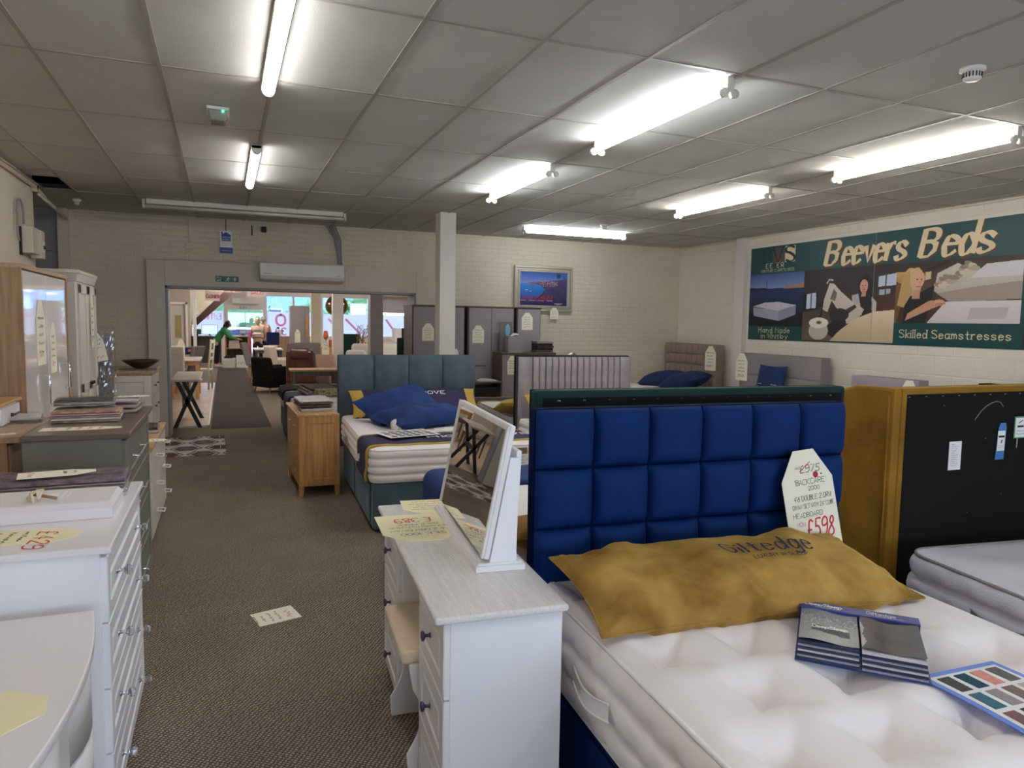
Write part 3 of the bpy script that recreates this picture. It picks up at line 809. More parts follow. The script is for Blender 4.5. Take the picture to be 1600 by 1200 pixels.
# electrical box and cables on the left wall
t = thing('electric_meter_box', 'beige electrical box with a hinged cover high on the left wall', 'electrical box', (XL, 8.30, 2.24))
obj('case', MB().box(0, 0, .02, .11, .30, .28), K['beigeplastic'], t, .008)
obj('cover', MB().box(.02, .302, -.01, .12, .46, .275), K['beigeplastic'], t, .01)
obj('breaker_window', MB().box(.12, .33, .06, .127, .43, .17), K['plastic'], t, .003)
obj('breaker_switch', MB().box(.127, .345, .09, .132, .415, .125), K['blackmetal'], t)
obj('bracket', MB().box(0, -.03, 0, .02, .02, .27), K['blackmetal'], t)
single('looped_cable', MB().tube([(XL + .03, 8.32 - .1 + .12 * math.cos(q) * -1, 2.62 + .14 * math.sin(q)) for q in [PI * k / 12 for k in range(13)]] + [(XL + .03, 8.34, 2.54)], .011, 7).tube([(XL + .03, 8.10, 2.62), (XL + .03, 8.10, 2.44), (XL + .03, 8.14, 2.36)], .011, 7),
       K['panelgrey'], 'grey cable looping above the electrical box on the left wall', 'cable')
single('cable_conduit', MB().tube([(XL + .03, YF + .1, 2.985), (XL + .03, 8.7, 2.985), (XL + .05, 8.92, 2.95), (XL - .01, 9.6, 2.95), (XL - .07, 10.85, 2.94)], .022, 8).tube([(XL + .06, 4.0, 3.0), (XL + .06, 8.8, 3.0)], .010, 6).tube([(XL + .05, 8.92, 2.915), (XL - .03, 10.85, 2.90)], .014, 6),
       K['wallcream'], 'painted cable conduit running under the ceiling along the left wall', 'conduit')
t = thing('cable_gland', 'dark round cable gland at the end of the left wall under the ceiling hole', 'cable fitting', (XL + .03, 8.82, 2.97))
obj('gland', MB().lathe([(0, -.03), (.045, -.03), (.045, .03), (0, .03)], 16, (0, 0, 0), 'x'), K['wallcream'], t); obj('gland_hole', MB().lathe([(.026, .034), (0, .034)], 12, (0, 0, 0), 'x'), K['blackmetal'], t)

# air conditioner over the opening
t = thing('air_conditioner', 'long white wall air conditioner above the wide opening', 'air conditioner', (1.07, 10.90, 2.19))
pr = [(0, .02), (-.05, 0), (-.19, .035), (-.215, .08), (-.21, .25), (-.17, .275), (0, .275)]
obj('case', MB().prism(pr, -.582, .582, 'x'), K['plastic'], t, .006)
obj('louvre', MB().hexa([(-.55, -.055, -.006), (.55, -.055, -.006), (.55, -.185, .028), (-.55, -.185, .028)], [(-.55, -.055, .0), (.55, -.055, .0), (.55, -.187, .034), (-.55, -.187, .034)]), K['fitting'], t)
mk = MB(); fn = lambda x, y: (x, -.2165, y); scribble(mk, -.53, .095, .10, .018, fn, .004, 5); scribble(mk, .47, .09, .06, .018, fn, .004, 8); obj('small_marking', mk, K['ink'], t)
ck = MB()
for k, dx in enumerate((-.05, -.02, .01, .04)): ck.tube([(1.56 + dx * 1.4 - .06, 10.95, H), (1.60 + dx, 10.95, 2.85), (1.62 + dx * .6, 10.95, 2.62), (1.63 + dx * .5, 10.94, 2.46)], .010 + .004 * (k % 2), 6)
single('pipe_bundle', ck, K['panelgrey'], 'bundle of thin pipes rising from the air conditioner to the ceiling', 'pipe')
t = thing('fire_exit_sign', 'green fire exit sign with running man and arrow over the opening', 'sign', (.06, 10.895, 2.165))
obj('plate', MB().box(-.15, -.006, 0, .15, 0, .08), K['green'], t)
s = MB(); fn = lambda x, y: (x, -.0068, y)
write(s, 'Fire', -.135, .045, .024, fn, .004); write(s, 'exit', -.135, .012, .024, fn, .004)
s.lathe([(0, 0), (.0055, 0)], 10, (.018, -.0068, .066), 'y')
for p in ([(.016, .056), (.006, .034)], [(.006, .034), (.02, .022), (.014, .008)], [(.006, .034), (-.004, .022), (-.016, .016)], [(.016, .054), (.03, .046), (.036, .052)], [(.014, .054), (-.002, .05), (-.006, .04)]): ribbon(s, p, fn, .006)
s.add([fn(.075, .035), fn(.10, .066), fn(.125, .035), fn(.107, .042), fn(.107, .012), fn(.093, .012), fn(.093, .042)], [(0, 1, 3), (1, 2, 3), (6, 3, 4, 5)][0:0] + [(0, 6, 1), (1, 6, 3), (1, 3, 2), (6, 5, 4, 3)])
obj('sign_symbols', s, K['paper'], t)
t = thing('hanging_poster', 'narrow white and blue hanging poster with a house emblem above the opening', 'poster', (.055, 10.96, 2.57))
obj('sheet', MB().box(-.08, -.006, 0, .08, 0, .31), K['paper'], t)
pb = MB(); fb = lambda x, y: (x, -.0065, y)
K['posterblue'] = M('poster_blue', (36, 76, 160), .4); b2 = MB().add([fb(-.085, 0), fb(.085, 0), fb(.085, .08), fb(-.085, .08)], [(0, 1, 2, 3)]); obj('blue_band', b2, K['posterblue'], t); pb.add([fb(-.06, .17), fb(.06, .17), fb(.06, .25), fb(-.06, .25)], [(0, 1, 2, 3)])
pb.add([fb(-.075, .245), fb(.075, .245), fb(0, .295)], [(0, 1, 2)]); pb.add([fb(-.062, .26), fb(-.045, .26), fb(-.045, .30), fb(-.062, .30)], [(0, 1, 2, 3)])
obj('house_emblem', pb, K['posterblue'], t)
sw = MB(); fw = lambda x, y: (x, -.007, y); scribble(sw, -.05, .215, .1, .018, fw, .004, 2); scribble(sw, -.05, .185, .1, .018, fw, .004, 4); scribble(sw, -.06, .03, .12, .014, fw, .003, 9); obj('small_print', sw, K['paper'], t)
obj('hanger', MB().box(-.006, -.006, .31, .006, 0, .47), K['blackmetal'], t)
t = thing('junction_box', 'small square junction box with a trailing cable left of the hanging poster', 'junction box', (-.42, 10.985, 2.60))
obj('box', MB().box(-.05, -.03, 0, .05, 0, .09), K['wallcream'], t, .004)
obj('cable', MB().tube([(0, -.012, .09), (0, -.012, .44)], .006, 6).tube([(.03, -.012, 0), (-.05, -.012, -.06), (-.05, -.012, -.13), (.05, -.012, -.16)], .006, 6), K['wallcream'], t)
single('wall_hook', MB().tube([(.40, 10.97, 2.98), (.40, 10.97, 2.86)], .008, 6).lathe([(0, -.014), (.014, 0), (0, .014)], 8, (.40, 10.97, 2.85)), K['blackmetal'], 'thin dark hook hanging between the poster and the black sensor', 'hook')
t = thing('alarm_sensor', 'small black sensor under the ceiling above the air conditioner', 'sensor', (.56, 10.97, 2.93))
obj('body', MB().box(-.035, -.05, -.04, .035, 0, .04), K['blackmetal'], t, .012); obj('lens', MB().lathe([(.02, .05), (0, .056)], 10, (0, 0, 0), '-y'), K['pewter'], t)
# ---------------------------------------------------------------- banner on the right wall
BX = 7.684
t = thing('wall_banner', 'long green advertising banner with cream lettering and three photographs on the right wall', 'banner', (BX, 9.085, 1.46))
BF = lambda e: (lambda u, v: (-e, -u, v))
obj('backing', MB().box(-.003, -5.0, 0, .004, 0, 1.405), M('banner_green', (10, 70, 72), .4), t)
def photo(pic, u0, v0, u1, v1, e=.004):
    return obj('printed_photograph', pic.mesh(lambda a, b: (-e, -(u0 + (u1 - u0) * a), v0 + (v1 - v0) * b)), K['print'], t)
p = Pic(180, 128, (30, 40, 80)); p.grad(.72, 1, (128, 150, 190), (62, 92, 150)); p.grad(0, .72, (24, 26, 44), (34, 50, 100)); p.grad(0, .25, (22, 20, 26), (24, 26, 40))
p.poly([(0, .69), (.36, .69), (.30, .735), (0, .74)], (26, 28, 44)); p.poly([(.325, .72), (.34, .72), (.337, .86), (.329, .86)], (30, 34, 50)); p.poly([(.62, .70), (1, .70), (1, .80), (.9, .77), (.72, .76)], (170, 128, 104)); p.poly([(.69, .74), (.70, .74), (.70, .82), (.69, .82)], (130, 110, 104))
for k in range(9): p.poly([(0, .66 - k * .035), (1, .655 - k * .036), (1, .648 - k * .036), (0, .652 - k * .035)], (44 - k, 62 - k * 2, 112 - k * 5))
p.poly([(.08, .36), (.10, .20), (.58, .10), (.88, .22), (.88, .40), (.57, .30)], (170, 168, 186)); p.poly([(.08, .38), (.57, .29), (.88, .39), (.57, .46), (.30, .45)], (208, 206, 218)); p.poly([(.57, .10), (.88, .22), (.88, .39), (.57, .29)], (150, 150, 172))
for k in range(5): p.ell(.2 + .14 * k, .385 + .012 * (k % 2), .016, .008, (176, 174, 190))
photo(p.rough(3, 1), 0.0, .21, 1.13, 1.0)
p = Pic(240, 160, (54, 44, 42)); p.grad(.55, 1, (62, 50, 48), (46, 36, 36)); p.grad(0, .5, (40, 32, 32), (58, 48, 46)); p.poly([(0, 0), (.42, 0), (.30, .46), (0, .40)], (112, 92, 76), (84, 70, 62))
p.poly([(.0, .42), (.18, .44), (.18, .70), (.0, .66)], (30, 26, 28)); p.poly([(.04, .45), (.16, .46), (.155, .68), (.04, .66)], (214, 222, 240)); p.poly([(.09, .45), (.105, .45), (.105, .69), (.09, .69)], (60, 56, 60))
p.poly([(.83, .72), (1, .73), (1, .88), (.83, .85)], (204, 214, 230)); p.poly([(.84, .61), (.95, .62), (.95, .69), (.84, .68)], (176, 186, 200)); p.poly([(.895, .6), (.91, .6), (.91, .88), (.895, .88)], (70, 62, 60))
p.poly([(.75, .38), (.82, .6), (1, .64), (1, .36)], (96, 58, 44), (72, 44, 36))
p.ell(.70, .74, .075, .13, (24, 18, 20)); p.poly([(.62, .36), (.62, .62), (.70, .63), (.78, .60), (.80, .34)], (34, 30, 34)); p.poly([(.56, .62), (.63, .64), (.68, .36), (.60, .34)], (190, 184, 186)); p.poly([(.77, .60), (.82, .52), (.82, .34), (.78, .34)], (196, 190, 192))
p.ell(.685, .735, .042, .088, (222, 164, 138)); p.poly([(.66, .60), (.71, .60), (.71, .68), (.67, .68)], (206, 148, 124)); p.poly([(.645, .80), (.69, .85), (.74, .78), (.74, .62), (.77, .60), (.77, .80), (.70, .90), (.64, .84)], (22, 16, 18)); p.ell(.672, .745, .006, .008, (40, 26, 26)); p.ell(.70, .745, .006, .008, (40, 26, 26)); p.ell(.686, .695, .016, .007, (190, 80, 84)); p.ell(.684, .722, .006, .014, (204, 142, 118))
p.poly([(.22, .45), (.31, .80), (.36, .79), (.44, .68), (.56, .55), (.70, .43), (.62, .26), (.52, .24), (.50, .32), (.40, .46), (.34, .56), (.30, .40)], (206, 190, 178), (222, 208, 196)); p.poly([(.32, .58), (.36, .72), (.40, .66), (.38, .55)], (120, 104, 98)); p.poly([(.46, .40), (.60, .50), (.62, .46), (.50, .34)], (60, 52, 54)); p.ell(.44, .36, .10, .09, (52, 44, 46)); p.ell(.42, .16, .12, .12, (38, 32, 34)); p.poly([(.27, .80), (.30, .86), (.35, .85), (.35, .83), (.30, .84), (.285, .79)], (220, 214, 208))
p.poly([(.20, .26), (.24, .60), (.255, .60), (.225, .26)], (40, 30, 48))
p.ell(.20, .14, .115, .13, (200, 190, 176)); p.ell(.20, .25, .115, .075, (238, 230, 216)); p.ell(.205, .255, .035, .025, (150, 132, 118)); p.ell(.205, .255, .018, .013, (70, 60, 58))
p.poly([(.34, 0), (.44, .14), (.60, .30), (.80, .40), (1, .42), (1, 0)], (196, 172, 142), (236, 214, 184)); p.poly([(.78, .12), (.785, .12), (.785, .70), (.78, .70)], (150, 128, 110))
photo(p.rough(4, 2), 1.13, .02, 2.64, 1.0)
p = Pic(240, 120, (70, 48, 32)); p.grad(.5, 1, (104, 74, 48), (58, 42, 34)); p.poly([(0, .82), (1, .98), (1, 1), (0, 1)], (60, 42, 34)); p.poly([(.24, .86), (.42, .98), (.46, .98), (.30, .84)], (36, 26, 24)); p.grad(.6, .86, (170, 128, 70), (206, 166, 100), 0, .12); p.poly([(.02, .0), (.10, .62), (.0, .7), (0, 0)], (112, 82, 42)); p.poly([(.26, .70), (.31, .72), (.31, .84), (.26, .83)], (216, 196, 150))
p.poly([(.34, .52), (.36, .80), (.52, .94), (.66, .82), (1, .84), (1, .40), (.46, .36)], (190, 178, 166), (218, 208, 198)); p.poly([(.62, .70), (.74, .90), (1, .92), (1, .70)], (222, 218, 222)); p.poly([(.36, .48), (.66, .56), (1, .62), (1, .36), (.48, .33)], (168, 152, 142)); p.poly([(.30, .02), (.44, .34), (1, .34), (1, 0), (.3, 0)], (214, 204, 204), (228, 220, 220)); p.poly([(.62, .06), (.90, .08), (.92, .24), (.64, .24)], (200, 188, 190))
for k in range(26): p.ell(.37 + .011 * k + .02 * math.sin(k * 2.1), .60 + .012 * k + .05 * math.sin(k * 1.7), .028, .045, ((214, 202, 178), (186, 172, 146), (150, 134, 110))[k % 3], .6)
p.poly([(.08, .0), (.10, .42), (.22, .50), (.34, .62), (.32, .30), (.28, .0)], (26, 22, 28)); p.poly([(.10, .04), (.22, .14), (.34, .24), (.42, .30), (.40, .38), (.30, .36), (.12, .16)], (206, 150, 118)); p.ell(.39, .33, .045, .05, (218, 164, 132)); p.poly([(.36, .28), (.44, .30), (.44, .33), (.36, .32)], (190, 130, 104))
p.ell(.15, .68, .075, .24, (206, 174, 118), .1); p.poly([(.02, .3), (.06, .78), (.12, .88), (.15, .5), (.08, .26)], (196, 160, 104)); p.ell(.195, .70, .058, .155, (226, 176, 146), -.1); p.poly([(.12, .90), (.20, .92), (.25, .80), (.20, .84), (.15, .76), (.13, .6)], (216, 186, 130)); p.ell(.19, .72, .008, .012, (60, 40, 36)); p.ell(.228, .715, .007, .011, (60, 40, 36)); p.ell(.205, .60, .022, .012, (184, 84, 84)); p.ell(.218, .665, .008, .022, (206, 152, 122)); p.poly([(.16, .50), (.22, .56), (.22, .40), (.15, .40)], (206, 154, 124))
photo(p.rough(4, 3), 2.64, .27, 4.15, .99)
p = Pic(20, 20, (64, 48, 40)); p.grad(0, 1, (46, 34, 30), (84, 64, 52)); photo(p.rough(4, 4), 4.19, .02, 4.98, 1.0)
lt = MB(); sh = MB(); K['cream_print'] = M('cream_print', (238, 218, 178), .45)
for mb_, e, dx, dy in ((sh, .0045, .022, -.022), (lt, .0055, 0, 0)):
    f = (lambda e, dx, dy: (lambda u, v: (-e, -(u + dx), v + dy)))(e, dx, dy)
    write(mb_, 'B', 1.50, 1.05, .31, f, .022, (rad(15), .058), slant=.22, xs=1.0)
    write(mb_, 'eevers', 1.79, 1.05, .36, f, .022, (rad(15), .052), slant=.22, xs=.60, gap=2.0)
    write(mb_, 'B', 2.94, 1.05, .31, f, .022, (rad(15), .058), slant=.22, xs=1.0)
    write(mb_, 'eds', 3.23, 1.05, .36, f, .022, (rad(15), .052), slant=.22, xs=.74, gap=2.0)
obj('lettering_shadow', sh, M('bronze_print', (92, 66, 40), .5), t)
f = BF(.0046)
obj('headline_lettering', lt, K['cream_print'], t); lt = MB()
write(lt, 'Hand Made', .24, .118, .070, f, .0075, serif=.7, gap=3.0, xs=.65 / text_width('Hand Made', .070, 3.0)); write(lt, 'in Whitby', .30, .03, .070, f, .0075, serif=.7, gap=3.0, xs=.55 / text_width('in Whitby', .070, 3.0))
write(lt, 'Skilled Seamstresses', 2.73, .095, .092, f, .0105, serif=.75, gap=2.9, xs=1.34 / text_width('Skilled Seamstresses', .092, 2.9))
obj('caption_lettering', lt, K['cream_print'], t); lt = MB()
write(lt, 'EE  ER', .34, 1.085, .065, f, .010, gap=5.5, xs=1.05); write(lt, 'FURNITURE | CARPETS | BEDS', .235, 1.022, .040, f, .0042, xs=.69 / text_width('FURNITURE | CARPETS | BEDS', .040, 2.2), gap=2.2)
lt.add([f(.73, 1.15), f(.935, 1.15), f(.935, 1.385), f(.73, 1.385)], [(0, 1, 2, 3)])
obj('emblem_lettering', lt, K['cream_print'], t)
lg = MB().add([f(.49, 1.15), f(.73, 1.15), f(.73, 1.38), f(.49, 1.38)], [(0, 1, 2, 3)]); obj('emblem_square', lg, M('brown_print', (96, 80, 78), .5), t)
lg = MB(); f2 = BF(.0056); write(lg, 'S', .755, 1.155, .225, f2, .018, (rad(20), .03), xs=1.05); write(lg, 'V', .49, 1.15, .23, f2, .02, (rad(160), .03), xs=1.3); write(lg, 'B', .28, 1.16, .22, BF(.0035), .018, (rad(20), .03), xs=1.1)
obj('emblem_letters', lg, M('dark_green_print', (12, 58, 60), .5), t)
obj('banner_joint', MB().box(-.0048, -2.312, 0, -.0035, -2.308, 1.405), K['greydoor'], t)

# ---------------------------------------------------------------- framed picture on the back wall
t = thing('framed_picture', 'silver framed picture of a blue bay and hillside town on the back wall', 'picture', (4.975, 10.99, 1.855))
fr = MB()
for x0, x1, z0, z1 in ((-.53, .53, 0, .75),):
    for a, b, d in ((0, .035, -.06), (.035, .07, -.042), (.07, .10, -.05)):
        X0, X1, Z0, Z1 = x0 + a, x1 - a, z0 + a, z1 - a; w_ = b - a
        fr.box(X0, d, Z0, X1, 0, Z0 + w_).box(X0, d, Z1 - w_, X1, 0, Z1).box(X0, d, Z0 + w_, X0 + w_, 0, Z1 - w_).box(X1 - w_, d, Z0 + w_, X1, 0, Z1 - w_)
obj('frame', fr, M('silver_frame', (190, 184, 168), .32, .55), t, .006)
p = Pic(96, 64, (40, 60, 130)); p.grad(.62, 1, (150, 150, 210), (34, 92, 180)); p.grad(.2, .66, (20, 90, 190), (60, 140, 214)); p.poly([(.18, .68), (.30, .70), (.42, .72), (.5, .70), (.6, .74), (.75, .76), (.75, .6), (.3, .62)], (120, 96, 140))
p.poly([(.34, .66), (.5, .70), (.72, .76), (.9, .80), (1, .84), (1, .1), (.3, .16), (.46, .34), (.53, .5), (.46, .58)], (54, 46, 92), (84, 70, 120)); p.speck(.42, .58, .80, .74, [(220, 168, 140), (190, 130, 120), (120, 92, 120)], .5, 1); p.speck(.5, .2, 1, .62, [(40, 40, 84), (90, 84, 140), (50, 70, 80)], .45, 2); p.speck(0, .12, .7, .30, [(170, 40, 60), (130, 30, 60), (60, 30, 70), (200, 70, 70)], .55, 3)
p.ell(.82, .90, .045, .075, (34, 54, 60)); 
for k in range(7): p.poly([(.95, .84), (.95 + .07 * math.cos(k * .7 + .6), .84 + .1 * math.sin(k * .7 + .6)), (.955, .86)], (30, 60, 54))
p.poly([(0, .0), (1, .0), (1, .1), (.8, .13), (0, .12)], (48, 36, 90)); p.speck(.0, .0, 1, .12, [(60, 44, 110), (30, 30, 80)], .4, 6); p.ell(.14, .46, .03, .012, (230, 236, 244)); p.ell(.22, .43, .016, .008, (230, 236, 244))
for k in range(4): p.poly([(.0 + k * .19, .135), (.13 + k * .19, .135), (.13 + k * .19, .15), (.0 + k * .19, .15)], (190, 180, 200))
p.ell(.82, .06, .09, .025, (190, 170, 180))
obj('painted_scene', p.rough(5, 5).mesh(lambda a, b: (-.43 + .86 * a, -.03, .10 + .55 * b)), K['printgloss'], t)
obj('backing', MB().box(-.44, -.028, .09, .44, 0, .66), K['blackmetal'], t)

# ---------------------------------------------------------------- case furniture
def knob_crystal():
    return (MB().lathe([(.011, 0), (.011, .003), (.005, .007), (.006, .02), (.009, .024)], 12, axis='x'), MB().lathe([(.008, .023), (.017, .033), (.0165, .042), (.009, .047), (0, .047)], 8, axis='x', smooth=False))
def knob_round(r=.016, l=.026): return MB().lathe([(.010, 0), (.006, .004), (.0055, l * .5), (r * .75, l * .62), (r, l * .78), (r * .8, l * .95), (0, l)], 14, axis='x')
def knob_bar(): return MB().lathe([(.010, 0), (.010, .003), (.0045, .006), (.0045, .026)], 10, axis='x').tube([(.028, -.03, 0), (.028, .03, 0)], .0055, 8)
def knob_square():
    a = .048
    return MB().box(0, -.012, -.004, .012, .012, .006).tube([(.008, -a, 0), (.056, -a, -.006), (.056, a, -.006), (.008, a, 0)], .0065, 6, closed=True)
HC = {}
def handle(kind, parent, loc):
    spec = {'crystal': ('crystal_knob', 'chrome'), 'pewter': ('knob', 'pewter'), 'bar': ('handle', 'chrome'), 'square': ('handle', 'satin'), 'brass': ('knob', 'brass'), 'bronze': ('knob', 'pewter'), 'black': ('handle', 'blackmetal')}[kind]
    if kind not in HC:
        if kind == 'crystal':
            a, b = knob_crystal(); m = MB().add(a.v, a.f, True); n = len(m.f); m.add(b.v, b.f, False)
            o = obj(spec[0], m, K['chrome'], parent); o.data.materials.append(K['crystal'])
            for i, pl in enumerate(o.data.polygons): pl.material_index = 0 if i < n else 1
        else:
            g = {'pewter': lambda: knob_round(.018, .032), 'bar': knob_bar, 'square': knob_square, 'brass': lambda: knob_round(.014, .022), 'bronze': lambda: knob_round(.015, .026), 'black': lambda: MB().box(0, -.006, -.005, .025, .006, .005).tube([(.025, -.09, 0), (.025, .09, 0)], .007, 6)}[kind]()
            o = obj(spec[0], g, K[spec[1]], parent)
        HC[kind] = o.data
    else:
        o = bpy.data.objects.new(spec[0], HC[kind]); COL.objects.link(o); o.parent = parent
    o.location = loc; return o

def front_mesh(w, h, style, t=.02, relief=.007):
    """drawer or door front, centred, lying in local yz, outer face at x=t"""
    a, b = w / 2, h / 2; m = MB()
    if style == 'flat': return m.box(0, -a, -b, t, a, b)
    fr = min(.05, h * .26, w * .26) if style != 'shaker' else min(.055, h * .24)
    i = fr; j = fr + .014
    def ring(o1, o2, x1, x2):
        P = lambda o, x: [(x, -a + o, -b + o), (x, a - o, -b + o), (x, a - o, b - o), (x, -a + o, b - o)]
        v = P(o1, x1) + P(o2, x2); return m.add(v, [(k, (k + 1) % 4, 4 + (k + 1) % 4, 4 + k) for k in range(4)])
    P = [(0, -a, -b), (0, a, -b), (0, a, b), (0, -a, b)]; m.add(P, [(3, 2, 1, 0)])
    e = .004
    ring(0, 0, 0, t - e); ring(0, e, t - e, t); ring(e, i, t, t)
    if style == 'shaker':
        ring(i, i + .003, t, t - relief); ring(i + .003, a - .0001 if False else i + .003, t - relief, t - relief); o = i + .003; x = t - relief
    else:
        ring(i, i + .006, t, t - relief); ring(i + .006, j + .004, t - relief, t - relief); ring(j + .004, j + .012, t - relief, t - .001); o = j + .012; x = t - .001
    m.add([(x, -a + o, -b + o), (x, a - o, -b + o), (x, a - o, b - o), (x, -a + o, b - o)], [(0, 1, 2, 3)])
    return m

def chest(name, label, cat, loc, rz, W, D, Hh, body, topm, rows, style='raised', hk='crystal', knobs=(-.3, .3), over=.015, topt=.025, foot=0.0, rowh=None, group=None, topbev=.006, sidepanel=False, cols=1, plinth=.06, legs=None, bodybev=.003, knobz=0.0, mouldtop=False):
    """origin at floor, middle of the back; front faces local +x"""
    t = thing(name, label, cat, loc, rz, group); a = W / 2; z0 = foot
    mb = MB().box(0, -a, z0, D - .02, a, Hh - topt)
    obj('carcass', mb, body, t, bodybev)
    if sidepanel:
        for s in (-1, 1):
            y0, y1 = sorted((s * a, s * (a + .008))); m = MB()
            m.box(0, y0, z0, .05, y1, Hh - topt).box(D - .075, y0, z0, D - .0, y1, Hh - topt).box(.05, y0, Hh - topt - .07, D - .075, y1, Hh - topt).box(.05, y0, z0, D - .075, y1, z0 + .07)
            obj('side_frame', m, body, t, .003)
    tp = MB()
    if mouldtop: tp.taper(-.0, -a - over, D + over, a + over, Hh - topt, Hh - topt * .45, .012, 0).box(0, -a - over, Hh - topt * .45, D + over, a + over, Hh)
    else: tp.box(0, -a - over, Hh - topt, D + over, a + over, Hh)
    obj('top', tp, topm, t, topbev, 3)
    zb = z0 + plinth; zt = Hh - topt - .012
    hs = rowh or [1] * rows; tot = sum(hs); z = zt; cw = (W - .02) / cols; dm = {}
    if plinth: obj('plinth', MB().box(D - .05, -a + .005, z0, D - .025, a - .005, zb), body, t)
    for r_ in range(rows):
        h = (zt - zb) * hs[r_] / tot
        nc = cols if not isinstance(cols, (list, tuple)) else cols[r_]
        cw = (W - .012) / nc
        for c in range(nc):
            k = (round(cw, 3), round(h, 3))
            if k in dm: d = bpy.data.objects.new('drawer', dm[k]); COL.objects.link(d); d.parent = t
            else: d = obj('drawer', front_mesh(cw - .006, h - .006, style), body, t); dm[k] = d.data
            d.location = (D - .02, -a + .006 + cw * (c + .5), z - h / 2)
            for ky in knobs: handle(hk, d, (.02, ky * cw, knobz))
        z -= h
    if legs:
        for sx in (.0, 1):
            for sy in (-1, 1):
                m = MB(); x0, x1 = (0, .05) if sx == 0 else (D - .05, D); y0, y1 = sorted((sy * a, sy * (a - .05)))
                m.hexa([(x0 + (.012 if sx else 0), y0 + (.012 if sy < 0 else .0) * 0, 0), (x1 - (0 if sx else .012), y0, 0), (x1 - (0 if sx else .012), y1, 0), (x0 + (.012 if sx else 0), y1, 0)], [(x0, y0, legs), (x1, y0, legs), (x1, y1, legs), (x0, y1, legs)])
                obj('leg', m, body, t)
    elif foot:
        for x in (.05, D - .06):
            for y in (-a + .05, a - .05): obj('foot', MB().lathe([(.016, 0), (.02, .004), (.02, foot), (0, foot)], 12, (x, y, 0)), K['blackmetal'], t)
    return t

# left-hand line of furniture, nearest first (fronts face the aisle)
# curved desk right by the camera
t = thing('curved_dresser', 'white bow-fronted dressing unit nearest the camera at the lower left', 'dresser', (-.85, 1.93, 0))
def bow(e, n=16): return [(0 - e, -.43 - e)] + [(.465 + e + .045 * (1 - (2 * k / n - 1) ** 2), -.43 - e + (.86 + 2 * e) * k / n) for k in range(n + 1)] + [(0 - e, .43 + e)]
obj('top', MB().prism(bow(.012), .752, .78, 'z', True), K['offwhite'], t, .004)
obj('body', MB().prism([(x * .93, y * .93) for x, y in bow(0)], .05, .752, 'z', True), K['white'], t, .003)
for k in range(3):
    z0 = .07 + .225 * k
    pr = [(x * .935 + .004, y * .45) for x, y in bow(0)[1:-1]]; pr2 = [(x + .016, y) for x, y in pr]
    for s in (-1, 1):
        d = obj('drawer', MB().prism([(x, y + s * .205) for x, y in pr2] + [(x - .02, y + s * .205) for x, y in pr[::-1]], z0, z0 + .215, 'z', True), K['white'], t)
        if s < 0: handle('crystal', d, (.50, -.30, z0 + .11))
obj('plinth', MB().prism([(x * .88, y * .9) for x, y in bow(0)], 0, .05), K['white'], t)
price_card('blank yellow card lying on the bow-fronted dresser top', (-.66, 1.78, .781), (0, 0, rad(-84)), .22, .28, mat='cardyellow', marks=0)

A = chest('chest_of_drawers', 'white four-drawer chest with crystal knobs and raised panels', 'chest of drawers', (-.80, 2.915, 0), 0, .93, .455, .95, K['whitepanel'], K['white'], 4, 'raised', 'crystal', (-.3, .28), over=.014, topt=.024, foot=.03, plinth=.03)
# white panel lying on it
t = thing('panelled_board', 'white panelled board lying flat on the crystal-knob chest', 'board', (-.66, 2.92, .95))
obj('slab', MB().box(-.30, -.13, 0, .29, .14, .04), K['offwhite'], t, .003)
obj('raised_face', MB().taper(-.30, -.13, .29, .14, .04, .058, 0, .014), K['offwhite'], t)
st = MB().box(.07, -.02, .0582, .10, .06, .0588).box(.11, -.03, .0582, .122, .08, .0588).box(.13, -.03, .0582, .138, .08, .0588); obj('clear_tape', st, K['paper'], t)
t = thing('peg_with_cord', 'small wooden peg knotted in cream cord on the white panelled board', 'peg', (-.60, 2.87, 1.010))
obj('peg', MB().tube([(-.03, .02, .02), (.05, -.015, .008)], .006, 8), wood('peg_wood', (170, 130, 100), (140, 100, 74), 'x'), t)
cd_ = MB()
for k in range(4): cd_.tube([(-.045 + .01 * k, .03 - .02 * k, .004), (-.03, .01, .02 + .008 * (k % 2)), (-.012 + .006 * k, .015, .035), (-.005, -.008, .006)], .005, 6)
obj('cord', cd_, K['cushcream'], t)

